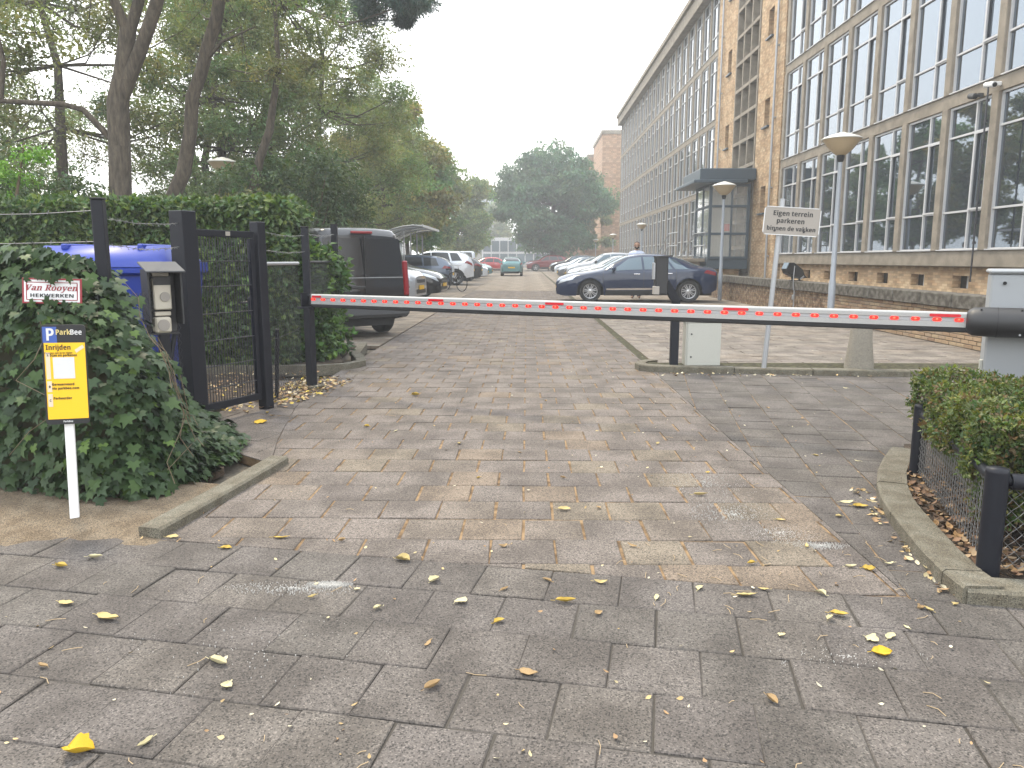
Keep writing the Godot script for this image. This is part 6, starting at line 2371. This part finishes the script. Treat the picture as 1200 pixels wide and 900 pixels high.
func bicycle():
	var t := thing("bicycle", "upright bicycle standing between the black hatchback and the white car", "bicycle", Vector3(-3.15, 0, -33.2), -0.75)
	var up := Basis(Vector3(1, 0, 0), Vector3(0, 0, 1), Vector3(0, -1, 0))
	for x in [-0.54, 0.54]:
		var g := G.new()
		var pts := []
		for i in 25:
			pts.append(Vector3(x + 0.335 * cos(TAU * i / 24), 0.355 + 0.335 * sin(TAU * i / 24), 0))
		g.tube(pts, 0.02, 6, false)
		var w := obj("wheel", g, M["rubber"], t)
		var s := G.new()
		for i in 14:
			s.tube([Vector3(x, 0.355, 0.02 if i % 2 else -0.02), Vector3(x + 0.32 * cos(TAU * i / 14), 0.355 + 0.32 * sin(TAU * i / 14), 0)], 0.002, 3, false)
		s.tube([Vector3(x, 0.355, -0.04), Vector3(x, 0.355, 0.04)], 0.025, 8)
		obj("spokes", s, M["galvanised"], w)
	var f := G.new()
	for e in [[[-0.54, 0.355], [-0.1, 0.3]], [[-0.1, 0.3], [-0.24, 0.9]], [[-0.54, 0.355], [-0.2, 0.78]], [[-0.1, 0.3], [0.36, 0.82]], [[-0.21, 0.76], [0.34, 0.9]], [[0.34, 0.98], [0.38, 0.76]], [[0.38, 0.76], [0.54, 0.355]]]:
		f.tube([Vector3(e[0][0], e[0][1], 0), Vector3(e[1][0], e[1][1], 0)], 0.018, 8)
	obj("frame", f, M["paint_dark_grey"], t)
	var h := G.new()
	h.tube([Vector3(0.34, 0.95, 0), Vector3(0.32, 1.1, 0)], 0.014, 8)
	h.tube([Vector3(0.12, 1.12, -0.3), Vector3(0.3, 1.12, -0.2), Vector3(0.33, 1.1, 0), Vector3(0.3, 1.12, 0.2), Vector3(0.12, 1.12, 0.3)], 0.012, 6)
	obj("handlebar", h, M["galvanised"], t)
	var s := G.new()
	s.box(Vector3(-0.27, 0.95, 0), Vector3(0.26, 0.07, 0.17), Basis(), 0.03)
	obj("saddle", s, M["rubber"], t)
	var m := G.new()
	for x in [-0.54, 0.54]:
		var pts := []
		for i in 9:
			var a := 0.2 + (PI - 0.4) * i / 8
			pts.append(Vector3(x + 0.37 * cos(a), 0.355 + 0.37 * sin(a), 0))
		m.tube(pts, 0.018, 5)
	obj("mudguards", m, M["rubber"], t)
	var k := G.new()
	k.tube([Vector3(-0.35, 0.3, 0.04), Vector3(-0.42, 0.0, 0.2)], 0.01, 6)
	obj("kickstand", k, M["galvanised"], t)

# ------------------------------------------------------------------ the man
func nets(g: G, lo: Vector3, hi: Vector3, cell: float, bones: Array, k: float):
	# bones: [a, b, ra, rb] tapered capsules joined by a smooth minimum
	var n := Vector3i(((hi - lo) / cell).ceil()) + Vector3i.ONE
	var f := PackedFloat32Array()
	f.resize(n.x * n.y * n.z)
	f.fill(1.0)
	var pre := []
	for b in bones:
		var a: Vector3 = b[0]
		var e: Vector3 = b[1]
		var d := e - a
		pre.append([a, d, 1.0 / maxf(d.length_squared(), 1e-9), b[2], b[3]])
	for z in n.z:
		for y in n.y:
			for x in n.x:
				var p := lo + Vector3(x, y, z) * cell
				var s := 1.0
				for b in pre:
					var q: Vector3 = p - b[0]
					var t := clampf(q.dot(b[1]) * b[2], 0.0, 1.0)
					var d: float = (q - b[1] * t).length() - lerpf(b[3], b[4], t)
					if d < s + k:
						var h := clampf(0.5 + 0.5 * (s - d) / k, 0.0, 1.0)
						s = lerpf(s, d, h) - k * h * (1.0 - h)
				f[(z * n.y + y) * n.x + x] = s
	var verts := {}
	var corner := [0, 1, n.x, n.x + 1, n.x * n.y, n.x * n.y + 1, n.x * n.y + n.x, n.x * n.y + n.x + 1]
	var pos := [Vector3(0, 0, 0), Vector3(1, 0, 0), Vector3(0, 1, 0), Vector3(1, 1, 0), Vector3(0, 0, 1), Vector3(1, 0, 1), Vector3(0, 1, 1), Vector3(1, 1, 1)]
	var edges := [[0, 1], [2, 3], [4, 5], [6, 7], [0, 2], [1, 3], [4, 6], [5, 7], [0, 4], [1, 5], [2, 6], [3, 7]]
	for z in n.z - 1:
		for y in n.y - 1:
			for x in n.x - 1:
				var i := (z * n.y + y) * n.x + x
				var neg := 0
				for c in corner:
					if f[i + c] < 0.0:
						neg += 1
				if neg == 0 or neg == 8:
					continue
				var s := Vector3.ZERO
				var m := 0
				for e in edges:
					var a := f[i + corner[e[0]]]
					var b := f[i + corner[e[1]]]
					if (a < 0.0) != (b < 0.0):
						s += pos[e[0]].lerp(pos[e[1]], a / (a - b))
						m += 1
				verts[i] = lo + (Vector3(x, y, z) + s / m) * cell
	g.group(0)
	var st := [1, n.x, n.x * n.y]
	for i in verts:
		for ax in 3:
			var u: int = st[(ax + 1) % 3]
			var v: int = st[(ax + 2) % 3]
			var a := f[i]
			var b := f[i + st[ax]]
			if (a < 0.0) == (b < 0.0):
				continue
			if not (verts.has(i - u) and verts.has(i - v) and verts.has(i - u - v)):
				continue
			if a < 0.0:
				g.quad(verts[i], verts[i - u], verts[i - u - v], verts[i - v])
			else:
				g.quad(verts[i], verts[i - v], verts[i - u - v], verts[i - u])

func person():
	var t := thing("person", "man in pale blue shirt standing behind the navy saloon's roof", "person", Vector3(3.87, 0, -27.45), -0.15)
	t.scale = Vector3.ONE * 1.07
	var V := func(x: float, y: float, z := 0.0) -> Vector3: return Vector3(x, y, z)
	var body := [[V.call(0, 1.0), V.call(0, 1.25), 0.15, 0.16], [V.call(-0.1, 1.42), V.call(0.1, 1.42), 0.115, 0.115], [V.call(0, 1.25), V.call(0, 1.42), 0.15, 0.13], [V.call(0, 1.48, -0.01), V.call(0, 1.6, 0.01), 0.062, 0.058]]
	for s in [-1.0, 1.0]:
		body.append([V.call(s * 0.19, 1.44), V.call(s * 0.26, 1.16, -0.02), 0.062, 0.047])
		body.append([V.call(s * 0.26, 1.16, -0.02), V.call(s * 0.27, 0.93, 0.06), 0.045, 0.032])
		body.append([V.call(s * 0.09, 0.98), V.call(s * 0.1, 0.52, 0.01), 0.1, 0.062])
		body.append([V.call(s * 0.1, 0.52, 0.01), V.call(s * 0.105, 0.1, -0.02), 0.06, 0.042])
		body.append([V.call(s * 0.105, 0.05, -0.03), V.call(s * 0.12, 0.035, 0.15), 0.045, 0.035])
	var g := G.new()
	nets(g, Vector3(-0.4, -0.02, -0.24), Vector3(0.4, 1.66, 0.26), 0.026, body, 0.04)
	# head with brow, nose, jaw and ears
	var hd := [[V.call(0, 1.74, -0.015), V.call(0, 1.755, -0.03), 0.092, 0.09], [V.call(0, 1.67, 0.03), V.call(0, 1.645, 0.05), 0.062, 0.045], [V.call(0, 1.72, 0.082), V.call(0, 1.69, 0.104), 0.011, 0.016], [V.call(-0.035, 1.745, 0.066), V.call(0.035, 1.745, 0.066), 0.014, 0.014], [V.call(-0.02, 1.655, 0.088), V.call(0.02, 1.655, 0.088), 0.009, 0.009], [V.call(0.09, 1.73, -0.01), V.call(0.093, 1.69, -0.005), 0.014, 0.01], [V.call(-0.09, 1.73, -0.01), V.call(-0.093, 1.69, -0.005), 0.014, 0.01], [V.call(0, 1.58, 0.0), V.call(0, 1.66, 0.0), 0.056, 0.058]]
	nets(g, Vector3(-0.13, 1.56, -0.15), Vector3(0.13, 1.87, 0.14), 0.009, hd, 0.014)
	for s in [-1.0, 1.0]:
		var wr := Vector3(s * 0.27, 0.93, 0.06)
		var hand := [[wr, wr + Vector3(s * 0.002, -0.085, 0.012), 0.028, 0.03]]
		for k in 4:
			var r := wr + Vector3(s * 0.004, -0.085, 0.012 + (k - 1.5) * 0.019)
			var l: float = [0.068, 0.078, 0.074, 0.058][k]
			var m1 := r + Vector3(-s * 0.004, -l * 0.5, 0.002)
			hand.append([r, m1, 0.0092, 0.0086])
			hand.append([m1, m1 + Vector3(-s * 0.018, -l * 0.46, 0.0), 0.0086, 0.0072])
		hand.append([wr + Vector3(-s * 0.005, -0.03, 0.026), wr + Vector3(-s * 0.012, -0.07, 0.055), 0.012, 0.01])
		hand.append([wr + Vector3(-s * 0.012, -0.07, 0.055), wr + Vector3(-s * 0.018, -0.1, 0.06), 0.01, 0.008])
		nets(g, wr + Vector3(-0.06, -0.21, -0.06), wr + Vector3(0.06, 0.03, 0.09), 0.006, hand, 0.005)
	obj("body", g, M["skin"], t)
	var sh := [[V.call(0, 0.98), V.call(0, 1.25), 0.172, 0.18], [V.call(-0.1, 1.42), V.call(0.1, 1.42), 0.133, 0.133], [V.call(0, 1.25), V.call(0, 1.42), 0.17, 0.15]]
	var tr := [[V.call(0, 0.98), V.call(0, 0.95), 0.165, 0.16]]
	for s in [-1.0, 1.0]:
		sh.append([V.call(s * 0.19, 1.44), V.call(s * 0.26, 1.16, -0.02), 0.082, 0.064])
		sh.append([V.call(s * 0.26, 1.16, -0.02), V.call(s * 0.27, 0.98, 0.045), 0.062, 0.046])
		tr.append([V.call(s * 0.09, 0.95), V.call(s * 0.1, 0.52, 0.01), 0.118, 0.085])
		tr.append([V.call(s * 0.1, 0.52, 0.01), V.call(s * 0.105, 0.1, -0.02), 0.085, 0.068])
	var gs := G.new()
	nets(gs, Vector3(-0.42, 0.78, -0.28), Vector3(0.42, 1.62, 0.28), 0.026, sh, 0.04)
	obj("shirt", gs, M["shirt"], t)
	var gt := G.new()
	nets(gt, Vector3(-0.3, 0.0, -0.26), Vector3(0.3, 1.2, 0.26), 0.028, tr, 0.04)
	obj("trousers", gt, M["trousers"], t)
	var hr := G.new()
	nets(hr, Vector3(-0.13, 1.6, -0.16), Vector3(0.13, 1.9, 0.14), 0.01, [[V.call(0, 1.765, -0.04), V.call(0, 1.72, -0.065), 0.092, 0.082]], 0.01)
	obj("hair", hr, M["hair"], t)
	var bd := G.new()
	nets(bd, Vector3(-0.11, 1.56, -0.05), Vector3(0.11, 1.74, 0.16), 0.009, [[V.call(-0.05, 1.665, 0.045), V.call(0, 1.63, 0.075), 0.03, 0.034], [V.call(0.05, 1.665, 0.045), V.call(0, 1.63, 0.075), 0.03, 0.034]], 0.01)
	obj("beard", bd, M["hair"], t)
	for s in [-1.0, 1.0]:
		var eg := G.new()
		eg.lathe([Vector2(0, 0.011), Vector2(0.008, 0.007), Vector2(0.011, 0), Vector2(0.008, -0.007), Vector2(0, -0.011)], Vector3(s * 0.033, 1.725, 0.066), Basis(), 8)
		obj("eye", eg, M["print_black"], t)

# ------------------------------------------------------------------ fallen leaves
func fallen(label: String, group: String, x: float, z: float, l: float, w: float, turn: float, k: int, curl := 0.5, y := 0.004):
	var g := G.new()
	g.group(0)
	# an irregular, partly rolled blade
	var b := Basis(Vector3.UP, turn) * Basis(Vector3.RIGHT, rng.randf_range(-0.05, 0.05)) * Basis(Vector3(0, 0, 1), rng.randf_range(-0.25, 0.25))
	var rows := []
	var bend := rng.randf_range(-0.35, 0.35) * w
	var roll := rng.randf_range(0.1, 0.6)
	for i in 8:
		var f := i / 7.0
		var prof := pow(sin(PI * pow(f, 0.85)), 0.8)
		var row := []
		for s in 5:
			var u := (s - 2) / 2.0
			var hw := w * 0.5 * prof * (1.0 + rng.randf_range(-0.28, 0.22) * absf(u)) * u
			var yy := absf(u) * absf(u) * w * roll * prof + curl * l * (f - 0.45) * (f - 0.45) * 0.9 + rng.randf_range(-0.03, 0.05) * w
			row.append(b * Vector3(hw + bend * sin(PI * f) , maxf(yy, 0.0), (f - 0.5) * l))
		rows.append(row)
	for i in 7:
		for s in 4:
			g.quad(rows[i][s], rows[i + 1][s], rows[i + 1][s + 1], rows[i][s + 1])
	g.tube([b * Vector3(0, 0.002, -l * 0.5), b * Vector3(bend * 0.5, 0.004, -l * 0.72)], 0.0011, 4, false)
	var o := obj("fallen_leaf", g, M["fallen_leaf_%d" % k])
	o.position = Vector3(x, y, z)
	tag(o, label, "leaf", group)

func leaves():
	var big := [
		["bright yellow broad leaf lying nearest the camera at lower left", -1.241, -1.935, 0.085, 0.075, 1.40, 4],
		["long pale yellow leaf, largest on the left footpath", -1.599, -2.733, 0.110, 0.045, 1.20, 1],
		["pale leaf just left of the longest yellow leaf", -1.833, -2.854, 0.075, 0.035, 1.30, 1],
		["yellow leaf on the paving below the yellow sign", -2.076, -3.221, 0.075, 0.035, 1.20, 0],
		["pale curled leaf right below the white sign post", -1.984, -3.332, 0.075, 0.030, 1.50, 2],
		["yellow folded leaf in front of the left kerb's end", -1.423, -3.449, 0.060, 0.035, 1.50, 0],
		["yellow leaf on the first paving row right of the left kerb", -1.206, -3.600, 0.085, 0.030, 1.60, 0],
		["pale leaf touching the near end of the left kerb", -1.745, -3.590, 0.065, 0.030, 1.60, 1],
		["twisted pale leaf on the footpath's slab joint at left", -1.048, -2.409, 0.095, 0.035, 1.00, 2],
		["small squarish pale leaf left of middle on the footpath", -0.949, -2.273, 0.045, 0.040, 0.50, 2],
		["brown tinged leaf below the drive's first paving row", -0.561, -3.318, 0.080, 0.050, 1.10, 1],
		["rounded cream leaf in the middle of the footpath", -0.391, -3.104, 0.060, 0.045, 2.60, 2],
		["cream leaf right of the rounded cream one", -0.264, -2.907, 0.060, 0.045, 2.40, 2],
		["slim yellow brown leaf in the middle of the footpath", 0.161, -2.915, 0.085, 0.025, 1.60, 0],
		["crumpled tan leaf at the bottom middle", 0.012, -2.369, 0.070, 0.035, 1.10, 3],
		["dark tan curled leaf left of the bottom middle", -0.299, -2.280, 0.070, 0.030, 2.40, 3],
		["wide pale leaf on the drive's second paving row", 0.210, -4.059, 0.075, 0.035, 1.50, 1],
		["pale boat shaped leaf right of centre on the footpath", 0.903, -2.977, 0.090, 0.030, 1.60, 1],
		["yellow leaf before the right kerb's lower end", 1.212, -2.814, 0.070, 0.035, 1.30, 0],
		["orange yellow leaf, brightest on the right footpath", 1.243, -2.521, 0.070, 0.050, 1.50, 4],
		["pale leaf just above the orange yellow one on the right", 1.327, -2.633, 0.060, 0.030, 2.30, 2],
		["curled pale leaf left of the orange yellow one on the right", 1.251, -2.612, 0.050, 0.045, 0.60, 2],
		["yellow leaf in the angle of the curved kerb", 1.855, -4.135, 0.085, 0.045, 1.50, 0],
		["pale leaf left of the yellow leaf at the curved kerb", 1.817, -4.225, 0.080, 0.030, 1.60, 2],
		["small round yellow leaf below the curved kerb", 1.525, -3.269, 0.055, 0.040, 1.30, 0],
		["brown curled leaf at lower right of the footpath", 0.766, -2.218, 0.060, 0.030, 0.30, 3],
		["pale curled leaf on the right side of the drive", 1.018, -4.338, 0.090, 0.030, 1.60, 1],
		["yellow green leaf on the drive before the boom", -1.120, -7.638, 0.090, 0.060, 1.40, 0],
		["yellow leaf at the foot of the gate's right post", -2.234, -6.297, 0.120, 0.080, 1.40, 4],
	]
	for a in big:
		fallen(a[0], "large fallen leaves", a[1], a[2], a[3], a[4], a[5], a[6])
	var small := [
		[-0.90, -3.57], [-1.63, -2.38], [-0.58, -2.83], [-0.10, -2.73], [-0.35, -2.55], [0.53, -2.95],
		[0.32, -3.10], [0.99, -3.04], [1.21, -3.00], [1.16, -2.78], [1.45, -3.28], [1.67, -3.97],
		[2.03, -5.27], [1.18, -4.83], [-1.77, -4.70], [-1.81, -4.74], [-0.30, -4.67], [0.57, -6.02],
		[-0.11, -3.51], [0.51, -3.52], [2.26, -5.13], [1.34, -3.90], [1.34, -3.53], [1.02, -3.32],
		[1.42, -2.71], [1.55, -2.88], [1.58, -2.86], [0.09, -3.11], [0.28, -2.80], [-0.09, -3.02],
		[-0.70, -3.01], [-1.08, -1.97], [0.93, -2.64], [0.73, -3.04], [0.23, -4.68], [-1.31, -6.15],
		[-1.04, -5.99], [-0.49, -5.57], [-0.04, -5.32], [1.93, -7.36], [2.24, -7.02], [2.39, -6.56],
		[3.40, -8.14], [0.98, -5.60], [-1.58, -8.63], [-1.06, -9.70], [0.19, -7.33], [-0.87, -2.93],
		[-2.23, -6.58], [-2.31, -6.70], [0.40, -4.09], [1.71, -2.91], [1.88, -2.94], [1.64, -3.33],
	]
	for a in small:
		fallen("small pale fallen leaf lying flat on the grey paving", "small leaves scattered over the paving", a[0], a[1], rng.randf_range(0.025, 0.06), rng.randf_range(0.014, 0.03), rng.randf() * TAU, [1, 2, 2, 1, 3, 3, 0][rng.randi() % 7], rng.randf_range(0.2, 1.0))
	# drifts of dead leaves
	var lg := G.new()
	lg.group(0)
	broad_leaf(lg, Basis(), 1.0, 0.55, 0.7)
	var lm := lg.mesh()
	var xf := []
	var cols := []
	var tones := [Vector3(0.42, 0.28, 0.14), Vector3(0.30, 0.18, 0.09), Vector3(0.52, 0.40, 0.2), Vector3(0.22, 0.13, 0.07), Vector3(0.5, 0.42, 0.28), Vector3(0.6, 0.45, 0.08)]
	var put := func(x: float, z: float, y: float, s: float, set_: Array):
		var b := Basis(Vector3.UP, rng.randf() * TAU) * Basis.from_euler(Vector3(rng.randf_range(-0.5, 0.5), 0, rng.randf_range(-0.6, 0.6)))
		xf.append(Transform3D(b.scaled(Vector3.ONE * s), Vector3(x, y, z)))
		var c: Vector3 = set_[rng.randi() % set_.size()] * rng.randf_range(0.6, 1.1)
		cols.append(Color(c.x, c.y, c.z))
	for i in 520:
		var f := rng.randf()
		var c := Vector3(-2.48, 0, -7.1).lerp(Vector3(-2.25, 0, -8.5), f)
		var s := sqrt(rng.randf()) * 0.34
		var a := rng.randf() * TAU
		put.call(c.x + cos(a) * s, c.z + sin(a) * s, 0.008 + 0.06 * rng.randf() * (1.0 - s / 0.34), rng.randf_range(0.03, 0.07), tones)
	for i in 340:
		put.call(rng.randf_range(-3.6, -2.5), rng.randf_range(-9.2, -6.6), 0.012, rng.randf_range(0.025, 0.06), tones)
	var pile := many("dead_leaves", lm, M["dead_leaf"], xf, cols)
	stuff(pile)
	tag(pile, "drift of brown and yellow dead leaves round the gate and boom post", "leaves")
	xf.clear()
	cols.clear()
	tones = [Vector3(0.16, 0.09, 0.05), Vector3(0.22, 0.13, 0.075), Vector3(0.3, 0.18, 0.08), Vector3(0.11, 0.07, 0.045), Vector3(0.34, 0.24, 0.14)]
	for i in 1700:
		var f := rng.randf()
		var z := lerpf(-4.8, -3.1, f)
		var x := lerpf(2.35, 1.93, pow(f, 0.8)) + pow(rng.randf(), 1.4) * 1.7
		put.call(x, z + (x - 1.9) * 0.17 * f, 0.045 + rng.randf() * 0.015, rng.randf_range(0.025, 0.06), tones)
	var bed := many("dead_leaves", lm, M["dead_leaf"], xf, cols)
	stuff(bed)
	tag(bed, "brown leaf litter filling the bed under the low hedge", "leaves")
	xf.clear()
	cols.clear()
	tones = [Vector3(0.42, 0.30, 0.14), Vector3(0.5, 0.42, 0.24), Vector3(0.32, 0.2, 0.1), Vector3(0.55, 0.5, 0.36)]
	for i in 420:
		var z := -1.9 - 14.0 * pow(rng.randf(), 1.6)
		var x := rng.randf_range(-2.0, 2.6) + (rng.randf_range(0, 3.0) if z < -5.6 else 0.0)
		put.call(x, z, 0.006, rng.randf_range(0.01, 0.026), tones)
	for i in 150:
		put.call(rng.randf_range(1.6, 6.0), -9.24 + rng.randf() * 0.2 + 0.09 * 0.5, 0.008, rng.randf_range(0.025, 0.05), tones)
	for i in 90:
		var f := rng.randf()
		var e := Vector2(1.78, -3.0).lerp(Vector2(2.05, -4.5), f)
		put.call(e.x - rng.randf() * 0.1, e.y, 0.006, rng.randf_range(0.02, 0.045), tones)
	var bits := many("leaf_litter", lm, M["dead_leaf"], xf, cols)
	stuff(bits)
	tag(bits, "tiny crumbs of dead leaves strewn over drive and footpath", "leaves")
	# thin twigs and stalks
	var tg := G.new()
	for i in 95:
		var z := -1.75 - 5.0 * pow(rng.randf(), 1.4)
		var x := rng.randf_range(-1.9, 2.0)
		if i < 45:
			x = rng.randf_range(0.5, 1.8)
			z = rng.randf_range(-3.6, -1.9)
		var a := rng.randf() * TAU
		var l := rng.randf_range(0.02, 0.075)
		var d := Vector3(cos(a), 0, sin(a))
		var c := Vector3(x, 0.005, z)
		tg.tube([c - d * l * 0.5, c + Vector3(-d.z, 0, d.x) * l * rng.randf_range(-0.2, 0.2) + Vector3(0, 0.003, 0), c + d * l * 0.5], 0.0013, 4)
	var tw := obj("twigs", tg, M["straw"])
	stuff(tw)
	tag(tw, "thin straw coloured twigs and stalks scattered over the footpath", "twigs")
	# spilled chalky white flecks
	var cg := G.new()
	for s in [[-0.83, -3.06, 0.1, 0.035, 420], [-0.98, -3.02, 0.3, 0.07, 160], [1.28, -3.72, 0.2, 0.16, 420], [1.12, -4.0, 0.25, 0.3, 300], [1.1, -4.6, 0.3, 0.4, 160], [1.42, -3.55, 0.14, 0.05, 200], [-0.9, -2.5, 0.6, 0.3, 50], [1.1, -2.5, 0.3, 0.1, 50]]:
		for i in int(s[4] * 2.6):
			var q := pow(rng.randf(), 0.8)
			var a := rng.randf() * TAU
			var c := Vector2(s[0] + cos(a) * s[2] * q, s[1] + sin(a) * s[3] * q)
			var r := rng.randf_range(0.0006, 0.0016) * (1.7 - q)
			var p := PackedVector2Array()
			for k in 5:
				p.append(c + Vector2(cos(TAU * k / 5), sin(TAU * k / 5)) * r * rng.randf_range(0.5, 1.4))
			cg.slab(p, -0.004, 0.0035)
	var ch := obj("chalk_flecks", cg, M["chalk"])
	stuff(ch)
	tag(ch, "white chalky flecks spilled on the paving in two patches", "stain")
